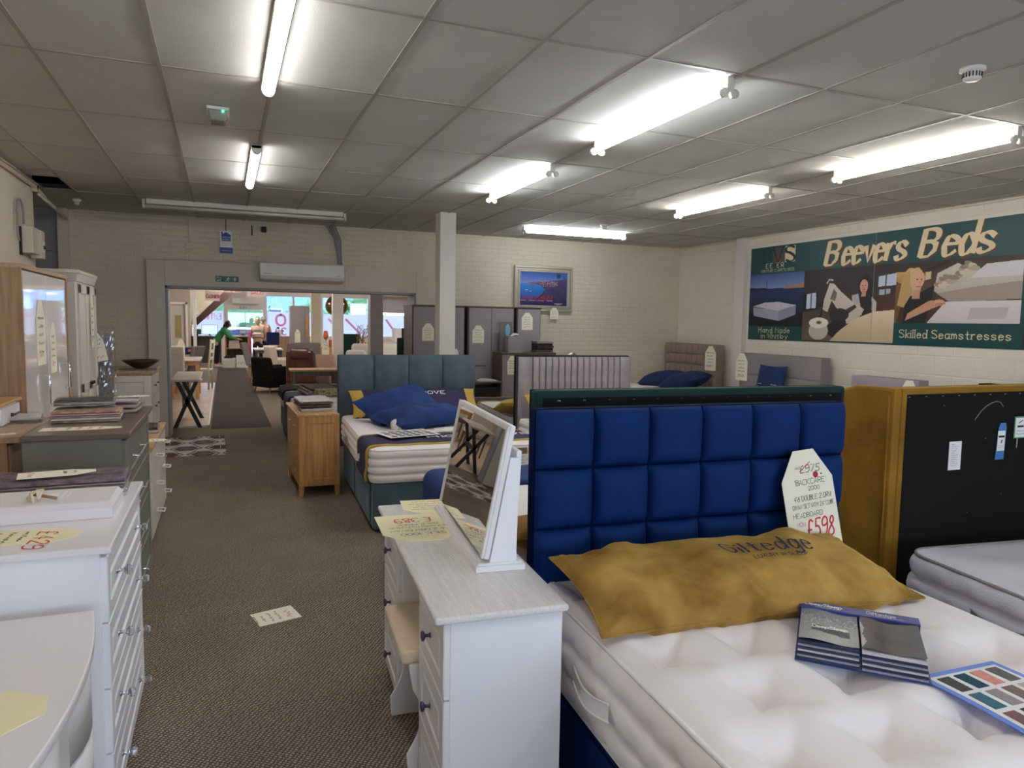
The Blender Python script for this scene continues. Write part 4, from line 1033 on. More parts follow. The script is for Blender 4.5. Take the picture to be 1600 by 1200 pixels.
def bagged(name, label, loc, rz, W, L, Hh, cols, seed, cat='bedding pack', card=None, group=None, layers=3, tilt=0):
    """folded bedding in a clear zip bag"""
    t = thing(name, label, cat, loc, rz, group, rot=(rad(tilt), 0, rad(rz)) if tilt else None); rn = random.Random(seed)
    z = .004; hh = (Hh - .008) / layers
    for k in range(layers):
        c = cols[k % len(cols)]; e = .006 + .006 * rn.random()
        m = MB(); w2, l2 = W / 2 - e, L / 2 - e
        def fn(u, v, z=z, w2=w2, l2=l2):
            a, b = 2 * u - 1, 2 * v - 1; rim = max(abs(a), abs(b)) ** 6
            return (a * w2, b * l2, z + hh * (1 - .35 * rim) + .004 * mnoise.noise((a * 3 + seed, b * 3, k)))
        m.grid(12, 10, fn); m.box(-w2, -l2, z, w2, l2, z + hh * .68)
        obj('folded_fabric', m, c if not isinstance(c, str) else K[c], t); z += hh
    def fw(u, v, s):
        a, b = 2 * u - 1, 2 * v - 1; rim = max(abs(a), abs(b)) ** 8
        return (a * W / 2, b * L / 2, (Hh + .006) * (1 - .5 * rim) + .006 * mnoise.noise((a * 4 + seed, b * 4, 9)))
    m = MB().grid(14, 12, lambda u, v: fw(u, v, 1))
    for k in range(14):
        pass
    m.box(-W / 2, -L / 2, .0005, W / 2, L / 2, Hh * .5)
    obj('clear_bag', m, K['wrap'], t)
    zp = MB().tube([(W / 2 + .001, -L / 2, Hh * .5), (W / 2 + .001, L / 2, Hh * .5)], .0016, 5).tube([(-W / 2, -L / 2 - .001, Hh * .5), (W / 2, -L / 2 - .001, Hh * .5)], .0016, 5); obj('zip', zp, K['greydoor'], t)
    return t
damask = M('plum_damask', (150, 128, 138), .7, rgb2=(88, 64, 82), scale=26); damask2 = M('grey_damask', (132, 122, 112), .7, rgb2=(86, 78, 74), scale=22); whitelin = M('white_linen', (236, 228, 224), .75); pinklin = M('pink_linen', (226, 168, 158), .8, var=.05); pinkpat = M('dusky_pink_pattern', (206, 172, 156), .8, rgb2=(150, 108, 92), scale=30); darkpat = M('dark_grey_pattern', (118, 104, 96), .8, rgb2=(44, 36, 36), scale=30); brownpat = M('brown_bedding', (96, 76, 64), .8, rgb2=(54, 42, 38), scale=20)
bagged('bedding_pack', 'white lower pack of folded linen under the plum damask pack', (-.60, 3.235, .9505), 2, .46, .24, .035, [whitelin], 3, layers=2)
bagged('bedding_pack', 'plum and grey damask bedding pack on the crystal-knob chest', (-.615, 3.225, .988), 2, .50, .27, .042, [damask, damask2, damask], 4)
bagged('bedding_pack', 'dark pack lying at the far left edge behind the white panelled board', (-.92, 3.20, .9505), -4, .17, .25, .05, [damask, 'navyplum'], 8)
price_card('cream price card lying on the plum damask pack', (-.74, 3.19, 1.038), (0, 0, rad(-80)), .12, .26, marks=2)
price_card('cream price card on the dark pack at the far left', (-.99, 3.20, 1.009), (0, 0, rad(-75)), .10, .17, marks=2)
c = price_card('yellow price card with red figures lying at the front of the crystal-knob chest top', (-.80, 2.64, .9505), (0, 0, rad(-94)), .17, .36, mat='cardyellow', lines=[('$429', -.05, .235, .055, 1, dict(slant=.2))], clip=(.3, .18))
m = MB()
for k in range(4): scribble(m, -.06, .19 - .04 * k, .12, .02, plane_fn(), .0035, 60 + k)
obj('handwriting', m, K['ink'], c)

Dg = chest('chest_of_drawers', 'sage grey chest of drawers with a dark wood top', 'chest of drawers', (-.90, 4.55, 0), 0, 1.14, .44, 1.08, K['sagegrey'], K['darktop'], 4, 'shaker', 'bar', (-.28, .02), over=.022, topt=.03, foot=.0, plinth=.06)
bagged('bedding_pack', 'dusky pink patterned bedding pack at the front of the dark wood top', (-.70, 4.50, 1.0805), 3, .34, .26, .07, [pinkpat, whitelin, pinkpat, pinklin, pinkpat], 11, layers=5)
bagged('bedding_pack', 'grey and black patterned pack leaning over the dusky pink one', (-.73, 4.60, 1.160), 6, .30, .24, .035, [darkpat, whitelin, darkpat], 12, layers=3)
for k in range(3): bagged('bedding_pack', ('lowest', 'middle', 'topmost')[k] + ' of the flat pink packs at the back of the dark wood top', (-.575, 4.88, 1.0805 + .029 * k), -3 + 2 * k, .19, .24, .026, [pinklin, whitelin], 20 + k, group='flat pink packs on the grey chest', layers=2)
price_card('long cream price card lying at the near edge of the dark wood top', (-.86, 4.17, 1.0805), (0, 0, rad(-90)), .12, .36, marks=4, clip=(.3, .3))
price_card('cream card lying on top of the flat pink packs', (-.60, 4.88, 1.170), (0, 0, rad(-80)), .10, .17, marks=2)

Ew = chest('chest_of_drawers', 'low white six-drawer chest with square chrome handles and an oak top', 'chest of drawers', (-.92, 6.08, 0), 0, 1.28, .44, .76, K['cream'], K['oaktop'], 3, 'flat', 'square', (0,), over=.012, topt=.028, foot=.06, plinth=.05, cols=2, knobz=.03)
bagged('bedding_pack', 'clear bagged linen pack at the far end of the oak topped chest', (-.60, 6.25, .7605), 4, .22, .34, .05, [whitelin, brownpat], 31, layers=2)
bagged('bedding_pack', 'small brown bagged pack beside the linen on the oak topped chest', (-.74, 6.05, .7605), -12, .20, .30, .04, [brownpat, whitelin], 32, layers=2)
price_card('cream price card lying on the oak topped six-drawer chest', (-.62, 5.72, .7605), (0, 0, rad(-78)), .14, .22, marks=2)

# cream chest with bowl by the opening
Fc = chest('chest_of_drawers', 'cream chest with dark cup handles and pale wood top beside the opening', 'chest of drawers', (-1.26, 9.15, 0), 0, 1.0, .52, 1.07, K['cream'], K['greyoaktop'], 4, 'flat', 'bronze', (-.16, .22), over=.022, topt=.05, foot=0, plinth=.06, sidepanel=True, mouldtop=True)
t = thing('decorative_bowl', 'wide bronze bowl on the cream chest beside the opening', 'bowl', (-.86, 8.92, 1.082))
obj('bowl', MB().lathe([(0, .0), (.055, 0), (.075, .012), (.13, .045), (.185, .085), (.192, .094), (.186, .096), (.17, .082), (.12, .045), (.06, .02), (0, .016)], 36), M('bronze_bowl', (86, 70, 46), .35, .4), t)
single('placemat', MB().box(-.19, -.13, 0, .19, .13, .006).box(-.17, -.115, .006, .18, .12, .010), M('slate_mat', (150, 140, 128), .6, rgb2=(90, 82, 74), scale=14), 'striped grey cloth mat under the bronze bowl', 'mat', (-.89, 8.90, 1.0705), 3, bevel=.002)

# wardrobes
t = thing('wardrobe', 'washed oak wardrobe with two high gloss white doors', 'wardrobe', (-1.80, 6.20, 0))
obj('carcass', MB().box(0, -.70, .0, .565, .70, 1.955), K['greyoak'], t, .003)
obj('top', MB().box(0, -.725, 1.955, .60, .725, 1.985), K['greyoaktop'], t, .003)
obj('side_panel', MB().box(0, -.725, 0, .60, -.70, 1.955), K['greyoak'], t, .003); obj('side_panel', MB().box(0, .70, 0, .60, .725, 1.955), K['greyoak'], t, .003)
for s in (-1, 1):
    d = obj('door', MB().box(.568, s * .348 - .345, .06, .590, s * .348 + .345, 1.945), K['glosswhite'], t, .003)
    hm = MB().tube([(.59, s * .07, 1.02), (.625, s * .07, 1.02), (.625, s * .07, 1.22), (.59, s * .07, 1.22)], .008, 8)
    if s > 0: hm.move(0, .50, .05)
    else: hm.move(0, -.10, 0)
    obj('handle', hm, K['chrome'], d)
price_card('large cream price card on the near gloss wardrobe door', (-1.206, 5.98, 1.30), FACE_X(), .26, .46, marks=5)
price_card('narrow cream price card on the far gloss wardrobe door', (-1.206, 6.36, 1.22), FACE_X(), .20, .38, marks=5)
t = thing('wardrobe', 'cream two-door wardrobe with moulded cornice behind the gloss wardrobe', 'wardrobe', (-1.80, 7.62, 0))
obj('carcass', MB().box(0, -.47, 0, .62, .47, 1.95), K['cream'], t, .004)
obj('cornice', MB().taper(0, -.495, .65, .495, 1.95, 2.02, .02, 0).box(0, -.50, 2.02, .655, .50, 2.05), K['cream'], t, .004)
obj('plinth', MB().box(0, -.49, 0, .645, .49, .10), K['cream'], t, .004)
for s in (-1, 1):
    d = obj('door', MB().box(.62, s * .215 - .212, .12, .632, s * .215 + .212, 1.93), K['cream'], t)
    fr = MB(); y0, y1 = s * .215 - .212, s * .215 + .212
    for a0, a1, b0, b1 in ((y0, y1, 1.85, 1.93), (y0, y1, .12, .22), (y0, y1, .98, 1.06), (y0, y0 + .075, .12, 1.93), (y1 - .075, y1, .12, 1.93)): fr.box(.632, a0, b0, .646, a1, b1)
    obj('door_frame', fr, K['cream'], d, .004)
    obj('cup_handle', MB().lathe([(.012, 0), (.008, .006), (.016, .018), (.012, .028), (0, .03)], 12, (.646, s * .045, 1.04), 'x'), K['blackmetal'], d)
price_card('cream price card hanging on the cream two-door wardrobe', (-1.145, 7.74, 1.36), FACE_X(), .18, .50, marks=5)

# wrapped mattresses leaning between wardrobe and bowl chest
t = thing('wrapped_headboard', 'upright padded panel in crinkled clear plastic beside the cream wardrobe', 'wrapped panel', (-1.17, 8.40, 0), 12)
obj('padded_panel', MB().prism([(-.15, 0), (.10, 0), (.10, 1.44), (.06, 1.50), (-.11, 1.50), (-.15, 1.46)], -.05, .06, 'y'), K['greyfab'], t, .02)
def crk(u, v):
    x = -.17 + .29 * u; z = 1.56 * v; return (x + .008 * mnoise.noise((u * 5, v * 14, 1)), -.058 - .022 * abs(mnoise.noise((u * 5, v * 14, 5))) + .05 * max(0, v - .95) * 12, z)
obj('plastic_sheet', MB().grid(26, 50, crk, smooth=False).grid(8, 40, lambda u, v: (.12 + .012 * mnoise.noise((u * 5, v * 14, 2)), -.06 + .13 * u, 1.55 * v), smooth=False), K['wrap'], t)
price_card('cream price card tilted on the plastic-wrapped panel, upper one', (-1.15, 8.30, 1.20), (rad(90), rad(-12), rad(12)), .11, .30, marks=3)
price_card('cream price card tilted on the plastic-wrapped panel, lower one', (-1.24, 8.28, 1.00), (rad(90), rad(-12), rad(12)), .09, .28, marks=3)

# oak sideboard at the left edge and things on and round it
t = thing('sideboard', 'washed oak sideboard at the left edge in front of the gloss wardrobe', 'sideboard', (-1.79, 4.95, 0))
obj('carcass', MB().box(.02, -.42, 0, .70, .40, .965), K['greyoak'], t, .003); obj('top', MB().box(0, -.44, .965, .76, .42, 1.0), K['greyoaktop'], t, .004)
for k in range(2): d = obj('door', MB().box(.70, -.41 + .41 * k, .05, .715, -.01 + .41 * k, .95), K['greyoak'], t, .003); handle('bar', d, (.715, -.06 + .1 * k, .6))
bagged('bedding_pack', 'dark bagged pack at the far corner of the washed oak sideboard', (-1.16, 5.20, 1.0005), 10, .20, .26, .04, [brownpat, whitelin], 41, layers=2)
single('folded_leaflet', MB().box(-.05, -.03, 0, .05, .03, .002), K['card'], 'small cream leaflet lying near the front edge of the washed oak sideboard', 'leaflet', (-1.12, 4.62, 1.0005), 20)
single('folded_leaflet', MB().box(-.05, -.03, 0, .05, .03, .002), K['paper'], 'small white leaflet at the left of the washed oak sideboard top', 'leaflet', (-1.30, 4.63, 1.0005), 10)
chest('white_cabinet', 'white bedside cabinet with an oak top, cut short and stood on the sideboard', 'box', (-1.56, 5.10, 1.0005), 0, .42, .36, .14, K['white'], K['oaktop'], 1, 'flat', 'black', (0,), over=.01, topt=.02, plinth=.005)  # stands in for a floor-standing cabinet, made short and set on the sideboard
t = thing('lace_box', 'white box with a lace pattern round its lid at the left edge', 'box', (-1.10, 3.72, 0), 0)
obj('box', MB().box(-.24, -.14, 0, .12, .14, .90), K['offwhite'], t, .004); obj('lid', MB().box(-.25, -.15, .90, .135, .15, .925), K['card'], t, .003)
lc = MB(); f = lambda x, y: (x, -.1415, y)
for k in range(9):
    x = -.235 + .04 * k; ribbon(lc, _smooth([(x, .895), (x + .008, .86), (x + .02, .85), (x + .032, .86), (x + .04, .895)], 4), f, .004); ribbon(lc, [(x + .02, .89), (x + .02, .862)], f, .003); ribbon(lc, _smooth([(x + .01, .89), (x + .02, .872), (x + .03, .89)], 4), f, .003)
obj('lace_pattern', lc, K['navyplum'], t)
# ---------------------------------------------------------------- dressing table, mirror, stool
t = thing('dressing_table', 'white ash dressing table with two drawer pedestals and dark knobs beside the near bed', 'dressing table', (.562, 1.96, 0), -4.3)
obj('top', MB().box(0, 0, .757, .425, 1.36, .78), K['whiteash'], t, .009, 4)
for y0 in (.02, .93):
    pd = obj('pedestal', MB().box(.05, y0, .03, .41, y0 + .41, .757), K['whitepanel'], t, .003)
    obj('plinth', MB().box(.07, y0 + .01, 0, .40, y0 + .40, .03), K['whitepanel'], pd)
    for k in range(3):
        d = obj('drawer', front_mesh(.404, .234, 'raised', .02, .006), K['white'], pd); d.location = (.05, y0 + .205, .755 - .24 * k - .123); d.rotation_euler = (0, 0, PI)
        handle('pewter', d, (.02, 0, 0))
obj('back_panel', MB().box(.39, .43, .15, .405, .93, .757), K['whitepanel'], t)
t2 = thing('dressing_mirror', 'white framed tilting mirror on a plinth on the dressing table', 'mirror', (.549, 1.975, .7805), -6.3)
obj('base', MB().taper(.215, .335, .395, 1.20, 0, .022, 0, .0).taper(.222, .342, .388, 1.193, .022, .03, 0, .006), K['white'], t2, .003)
ti = math.atan2(.088, .455)
fr = MB(); Wm, Hm = .845, .475
fr.box(0, 0, 0, .020, Wm, Hm); fr.box(-.010, 0, 0, 0, .02, Hm).box(-.010, 0, Hm - .022, 0, Wm, Hm).box(-.010, Wm - .012, 0, 0, Wm, Hm)
f_ = obj('frame', fr, K['white'], t2, .004); f_.location = (.240, .325, .052); f_.rotation_euler = (0, ti, 0)
gl = obj('glass', MB().box(-.004, .018, .004, -.001, Wm - .01, Hm - .020), K['mirror'], f_)
for y0 in (.35, 1.13): obj('support', MB().prism([(.268, .03), (.365, .03), (.372, .40), (.338, .40)], y0, y0 + .018, 'y'), K['whitepanel'], t2, .002)
obj('rear_board', MB().prism([(.335, .03), (.365, .03), (.385, .42), (.367, .42)], .368, 1.13, 'y'), K['whitepanel'], t2, .002)
ln = [('SILK 1000', 0, .155, .019, 0, dict(align='c')), ("4'6 2 DRW DIVAN", 0, .122, .016, 0, dict(align='c')), ('SET WITH MATCHING', 0, .094, .013, 0, dict(align='c')), ('HALF PRICE', 0, .07, .015, 0, dict(align='c')), ('$ 389', -.07, .018, .04, 1, dict(xs=.7))]
price_card('yellow card with red figures overhanging the front edge of the dressing table', (.772, 3.10, .782), (0, 0, rad(176)), .33, .40, mat='cardyellow', lines=[(a, b, c * 1.6 + .04, d * 1.5, e, f) for a, b, c, d, e, f in ln], clip=(.3, .28))
price_card('yellow card partly under the mirror at the far end of the dressing table', (.90, 3.345, .7815), (0, 0, rad(172)), .24, .25, mat='cardyellow', marks=4, clip=(.3, .3))
t = thing('dressing_stool', 'white stool with a cream seat pad tucked under the dressing table', 'stool', (.575, 2.41, 0), -4.3)
obj('seat_pad', MB().box(-.008, .0, .425, .30, .46, .475), K['cushcream'], t, .018, 4)
for y in (.01, .43): obj('side_panel', MB().prism([(.02, 0), (.28, 0), (.28, .425), (.02, .425), (.03, .36)] + [(.015 + .055 * math.sin(PI * k / 8), .36 - .28 * k / 8) for k in range(1, 9)], y, y + .018, 'y'), K['white'], t, .002)
obj('rail', MB().box(.13, .028, .30, .15, .43, .425), K['white'], t)
# card dropped on the carpet
price_card('cream price card with red scrawl lying on the carpet in the aisle', (.355, 4.095, .004), (rad(-1), 0, rad(104)), .19, .31, marks=4, clip=(.28, .22))

# oak chest in the aisle
Oc = chest('chest_of_drawers', 'oak three-row chest with brass knobs and tapered legs beside the teal bed', 'chest of drawers', (.99, 7.32, 0), 181, 1.04, .37, .78, K['oak'], K['oaktop'], 3, 'flat', 'brass', (-.19, .22), over=.015, topt=.022, foot=.10, plinth=.0, legs=.14, sidepanel=True)
bagged('bedding_pack', 'white linen pack at the bottom of the stack on the oak chest', (.815, 7.16, .7805), 0, .30, .40, .035, [whitelin], 51, layers=2)
bagged('bedding_pack', 'bulky dark brown pack in crinkled clear plastic on the oak chest', (.80, 7.18, .818), 3, .32, .42, .085, [darkpat, brownpat, whitelin], 52, layers=3)

# ---------------------------------------------------------------- near bed with the blue headboard
b = thing('divan_bed', 'nearest double bed with the tall blue velvet cube headboard', 'bed', (1.79, 2.425, 0), -3.5)
divan(b, 1.33, 1.9, .03, .335, K['blue'], -.03, 2, -1)
mattress(b, 1.34, 1.9, .335, .318, K['mattress'], K['mattress'], -.03, rows=3, bulge=.016, quilt=.016, qgap=.13, tuft=(.29, .27, .085, .10), nu=90, nv=120, crown=.03, r=.09)
headboard(b, 1.468, .385, 1.325, .075, K['blue'], 6, 4, .046, xo=.039, pad='cube_panel', p=5.0, gap=.0035, seam=K['bluedark'])
obj('headboard_legs', MB().box(-.5, .01, 0, -.42, .05, .4).box(.5, .01, 0, .58, .05, .4), K['blackmetal'], b)

pm, ps = pillow_mesh(1.25, .49, .19, 3, 90, 40, pinch=.05, wr=.034)
pl = single('long_pillow', pm, K['mustardpillow'], 'long mustard velvet bolster pillow with blue lettering on the near bed', 'pillow', (1.70, 2.03, .745), rot=(rad(11), rad(0), rad(-5)))
m = MB()
def onp(x, y):
    # find pillow surface under (x, y)
    u, v = x / 1.25 + .5, y / .49 + .5; q = ps(u, v, 1); return (q[0], q[1], q[2] + .008)
write(m, 'Giltedge', -.04, .0, .078, onp, .0046, (rad(0), .006), xs=.86, gap=2.9, sub=6)
write(m, 'LUXURY IN SLEEP', .05, -.038, .018, onp, .0032, gap=2.8, xs=1.0, sub=4)
obj('lettering', m, M('navy_print', (30, 36, 62), .7), pl)
obj('seam', MB().tube([ps(k / 30, 0, 0) for k in range(31)] + [ps(1, k / 14, 0) for k in range(1, 15)] + [ps(1 - k / 30, 1, 0) for k in range(1, 31)] + [ps(0, 1 - k / 14, 0) for k in range(1, 15)], .0045, 5), K['mustardpillow'], pl)
L_ = [('WAS', -.055, .262, .009, 0, dict()), ('$975', -.036, .248, .024, 0, dict(slant=.25)), ("'BACKCARE'", 0, .205, .018, 0, dict(align='c', slant=.1)), ('2000', .012, .182, .014, 0, dict(align='c')),
      ("4'6 DOUBLE 2 DRW", .0, .149, .0165, 0, dict(align='c', slant=.1, xs=.8)), ('DIVAN SET WITH 24" CUBE', .0, .121, .0145, 0, dict(align='c', xs=.72)), ('HEADBOARD', -.03, .090, .016, 0, dict(align='c')), ('NOW', -.082, .060, .014, 1, dict()), ('$598', -.045, .016, .060, 1, dict(slant=.22, xs=.55))]
c = price_card('large cream price card reading 598 leaning on the blue headboard', (2.305, 2.235, .728), (rad(79), rad(-5), rad(-3)), .262, .415, lines=[(a, x * 1.2 + .012, .03 + y * 1.17, s * 1.22, r_, kw) for a, x, y, s, r_, kw in L_], clip=(.30, .30))
obj('strike_line', (lambda m: (ribbon(m, [(-.035, .325), (.025, .362)], plane_fn(.0009), .003), m)[1])(MB()), K['red'], c)
obj('round_sticker', MB().lathe([(0, .0012), (.013, .0012), (.013, 0)], 18, (.045, .305, 0)), K['red'], c)
obj('small_dot', MB().lathe([(0, .0012), (.004, .0012), (.004, 0)], 10, (.075, .305, 0)), K['green'], c)

# fabric sample book and colour card on the near bed
t = thing('fabric_sample_book', 'navy backed fabric sample book with two glossy covers on the near bed', 'sample book', (1.80, 1.565, .678), rot=(rad(0), rad(0), rad(-46))); t.scale = (.86, 1.12, .8)
obj('backing_card', MB().box(-.205, -.17, 0, .205, .165, .004), M('navy_card', (36, 52, 116), .4), t, .001)
stripe = [M('knit_a', (60, 62, 92), .85, var=.2, scale=120), M('knit_b', (158, 154, 170), .85, var=.15, scale=120), M('knit_c', (44, 46, 80), .85, var=.2, scale=120), M('knit_d', (206, 200, 206), .85, var=.1, scale=120)]
for s in (-1, 1):
    for k in range(7):
        x0 = -.198 if s < 0 else .004
        obj('swatch', MB().grid(8, 3, lambda u, v, k=k, x0=x0: (x0 + .192 * u, -.165 + .012 * k * .6 + (.30 - .02) * v, .006 + .006 * k + .003 * math.sin(u * 5 + k))).box(x0, -.165 + .007 * k, .0045 + .006 * k, x0 + .192, .12, .0085 + .006 * k), stripe[(k + (s > 0)) % 4], t)
p = Pic(48, 40, (148, 148, 146)); p.grad(0, 1, (166, 166, 162), (136, 138, 140)); p.poly([(0, .7), (.15, .78), (.3, .62), (.5, .72), (.75, .55), (1, .7), (1, 1), (0, 1)], (120, 124, 130)); p.poly([(.2, .28), (.85, .22), (.86, .40), (.2, .46)], (70, 72, 76)); p.speck(0, .45, 1, .8, [(190, 190, 184), (120, 120, 122)], .2, 3)
obj('cover', p.rough(6, 8).mesh(lambda a, b: (-.198 + .194 * a, -.105 + .235 * b, .0505 + .004 * math.sin(a * 6))), K['printgloss'], t)
p = Pic(48, 40, (58, 42, 40)); p.grad(0, 1, (52, 40, 42), (66, 50, 46)); p.poly([(.75, 0), (1, 0), (1, 1), (.7, 1)], (44, 44, 54)); p.poly([(.2, .3), (.82, .22), (.82, .42), (.2, .5)], (24, 18, 20)); p.poly([(0, .8), (.06, .6), (.02, .4), (.08, .2), (0, 0)], (168, 164, 160))
obj('cover', p.rough(4, 9).mesh(lambda a, b: (.004 + .194 * a, -.105 + .235 * b, .0505 + .004 * math.sin(a * 7 + 1))), K['printgloss'], t)
m = MB(); f = lambda x, y: (x, y, .056); write(m, 'DeepSleep', -.155, -.022, .018, f, .0035, gap=1.8); obj('cover_lettering', m, K['paper'], t)
obj('header_strip', MB().box(-.207, .118, .0, .207, .172, .058), M('navy_header', (40, 54, 128), .35), t, .003)
m = MB(); f = lambda x, y: (x, y, .0588); write(m, 'DeepSleep', -.185, .140, .020, f, .0035, gap=1.8); scribble(m, -.15, .128, .09, .007, f, .0015, 4); write(m, 'Giltedge', .03, .138, .020, f, .0018, gap=2); scribble(m, .06, .127, .09, .006, f, .0012, 6); obj('header_lettering', m, K['paper'], t)
t = thing('colour_card', 'blue bordered fabric colour card with small squares at the right on the near bed', 'colour card', (1.935, 1.145, .676), rot=(rad(0), rad(0), rad(-92)))
obj('sheet', MB().grid(10, 8, lambda u, v: (-.21 + .42 * u, -.15 + .30 * v, .004 * math.sin(u * 4) + .002)).grid(10, 8, lambda u, v: (-.21 + .42 * u, -.15 + .30 * v, .004 * math.sin(u * 4) + .0005), flip=True), M('card_blue', (112, 146, 226), .5), t)
obj('white_field', MB().grid(10, 2, lambda u, v: (-.19 + .385 * u, -.13 + .26 * v, .004 * math.sin((.02 + .385 / .42 * u + .0275) * 4) + .0026)), K['paper'], t)
sqc = [(104, 100, 100), (196, 184, 190), (44, 42, 54), (52, 46, 46), (222, 148, 136), (124, 104, 100), (150, 148, 156), (84, 66, 48), (28, 72, 92), (160, 148, 150), (46, 46, 62), (124, 130, 138), (74, 76, 74), (60, 110, 128), (130, 92, 92), (90, 90, 104)]
k = 0
for j in range(4):
    for i in range(4):
        m = MB(); x0 = -.175 + .092 * i; y0 = .072 - .062 * j; z = .004 * math.sin(((x0 + .035 + .21) / .42) * 4) + .0032
        m.box(x0, y0, z - .002, x0 + .075, y0 + .042, z + .001); obj('fabric_square', m, M('swatch_colour', sqc[k], .8, var=.12, scale=90), t); k += 1

# ---------------------------------------------------------------- bed behind it, head to head
b = thing('divan_bed', 'white bed behind the blue headboard with a dark green headboard turned away', 'bed', (1.93, 2.665, 0), 176.5)
divan(b, 1.49, 1.95, .03, .32, K['greenvelvet'], -.03, 2, 1)
mattress(b, 1.50, 1.95, .32, .29, K['mattress'], K['mattress'], -.03, rows=4, crown=.012)
headboard(b, 1.575, .30, 1.378, .075, K['greenvelvet'], 4, 1, .02, xo=-.0325, backmat=K['black'], pad='panel', bevel=.018)
runner('dark blue cloth throw across the foot of the bed behind the blue headboard', (1.93, 2.665, 0), 176.5, 1.50, -1.95, -1.45, .618, .24, K['bluecloth'], thick=.03, cat='throw')
pm, _ = pillow_mesh(.72, .46, .16, 5, pinch=.08)
single('pillow', pm, K['mustard'], 'mustard pillow showing beside the dark green headboard edge', 'pillow', (1.47, 2.88, .71), rot=(rad(-10), 0, rad(-4)))

# ---------------------------------------------------------------- teal bed
b = thing('divan_bed', 'bed with the teal velvet four-panel headboard beside the aisle', 'bed', (1.855, 7.58, 0), -2.6)
divan(b, 1.41, 2.12, .03, .395, K['teal'], -.06, 2, -1)
mattress(b, 1.42, 2.12, .395, .255, K['mattress'], K['mattress'], -.06, rows=4, bulge=.014, crown=.02)
headboard(b, 1.50, .32, 1.29, .085, K['teal'], 4, 1, .022, pad='panel', p=9.0, gap=.002, seam=K['tealdark'])
pm, ps2 = pillow_mesh(1.36, .44, .20, 6, 40, 20, pinch=.04)
pl = single('long_pillow', pm, K['navyplum'], 'long plum bolster pillow with gold ends against the teal headboard', 'pillow', (1.87, 7.32, .785), rot=(rad(38), 0, rad(-2.6)))
for e in (0, 1):
    m = MB().grid(4, 14, lambda u, v: tuple(np.array(ps2((u * .09) if e == 0 else 1 - u * .09, v, 1)) + np.array((0, 0, .003))), flip=bool(e)).grid(4, 14, lambda u, v: tuple(np.array(ps2((u * .09) if e == 0 else 1 - u * .09, v, -1)) - np.array((0, 0, .003))), flip=not e)
    obj('gold_end', m, K['gold'], pl)
m = MB()
def onp2(x, y): q = ps2(x / 1.36 + .5, y / .44 + .5, 1); return (q[0], q[1], q[2] + .004)
write(m, 'HIGHGROVE', -.24, .05, .055, onp2, .009, xs=1.3, gap=2.6, sub=3); obj('lettering', m, K['paper'], pl)
pm, _ = pillow_mesh(.80, .50, .21, 7, pinch=.07, wr=.02)
single('pillow', pm, K['bluecloth'], 'blue pillow leaning up at the back on the teal bed', 'pillow', (1.60, 6.93, .82), rot=(rad(28), rad(-10), rad(24)))
pm, _ = pillow_mesh(.86, .52, .21, 8, pinch=.06, wr=.022)
pl = single('pillow', pm, K['bluecloth'], 'blue pillow lying in front with white filling showing at its open end', 'pillow', (1.73, 6.52, .765), rot=(rad(3), rad(-2), rad(20)))
obj('inner_pillow', MB().lathe([(0, -.05), (.05, -.04), (.062, 0), (.05, .05), (0, .06)], 16, (-.375, -.145, -.02), 'x'), K['whiteash'], pl)
runner('plum bed runner with gold edges and white lettering across the teal bed', (1.76, 5.40, 0), -2.6, 1.42, .10, .62, .668, .27, K['navyplum'], K['gold'], text=('HIGHGROVE', .26, .32, .085, .018))
def colour_sheet(label, loc, rz, W, Hh, nx, ny, seed):
    t = thing('colour_card', label, 'colour card', loc, rz); obj('sheet', MB().box(-W / 2, -Hh / 2, 0, W / 2, Hh / 2, .003), K['paper'], t); r = random.Random(seed)
    for j in range(ny):
        for i in range(nx):
            w_, h_ = W * .9 / nx, Hh * .88 / ny; x = -W * .45 + w_ * (i + .12); y = -Hh * .44 + h_ * (j + .15); g = r.choice([(60, 56, 60), (110, 100, 100), (40, 42, 54), (150, 140, 140), (90, 76, 66), (196, 150, 130) if r.random() < .3 else (52, 48, 52)])
            obj('fabric_square', MB().box(x, y, .003, x + w_ * .76, y + h_ * .66, .0042), M('swatch_colour', g, .8), t)
    return t
colour_sheet('white sheet of dark fabric squares on the plum bed runner', (1.44, 5.92, .700), 12, .46, .34, 6, 4, 3)
single('leaflet', MB().box(-.20, -.12, 0, .20, .12, .002), K['paper'], 'pale leaflet lying under the front blue pillow on the teal bed', 'leaflet', (1.98, 6.25, .676), 15)
t = thing('sewn_label', 'white care label hanging on the foot side of the teal bed mattress', 'label', (2.235, 5.365, .45)); obj('tag', MB().box(-.065, -.012, 0, .065, -.008, .13), K['paper'], t); obj('label_band', MB().box(-.075, -.012, .13, .075, -.006, .18), M('olive_band', (130, 112, 74), .6), t)
m = MB()
for k in range(4): scribble(m, -.05, .10 - .025 * k, .1, .012, lambda x, y: (x, -.0128, y), .002, 40 + k)
obj('small_print', m, K['ink'], t)

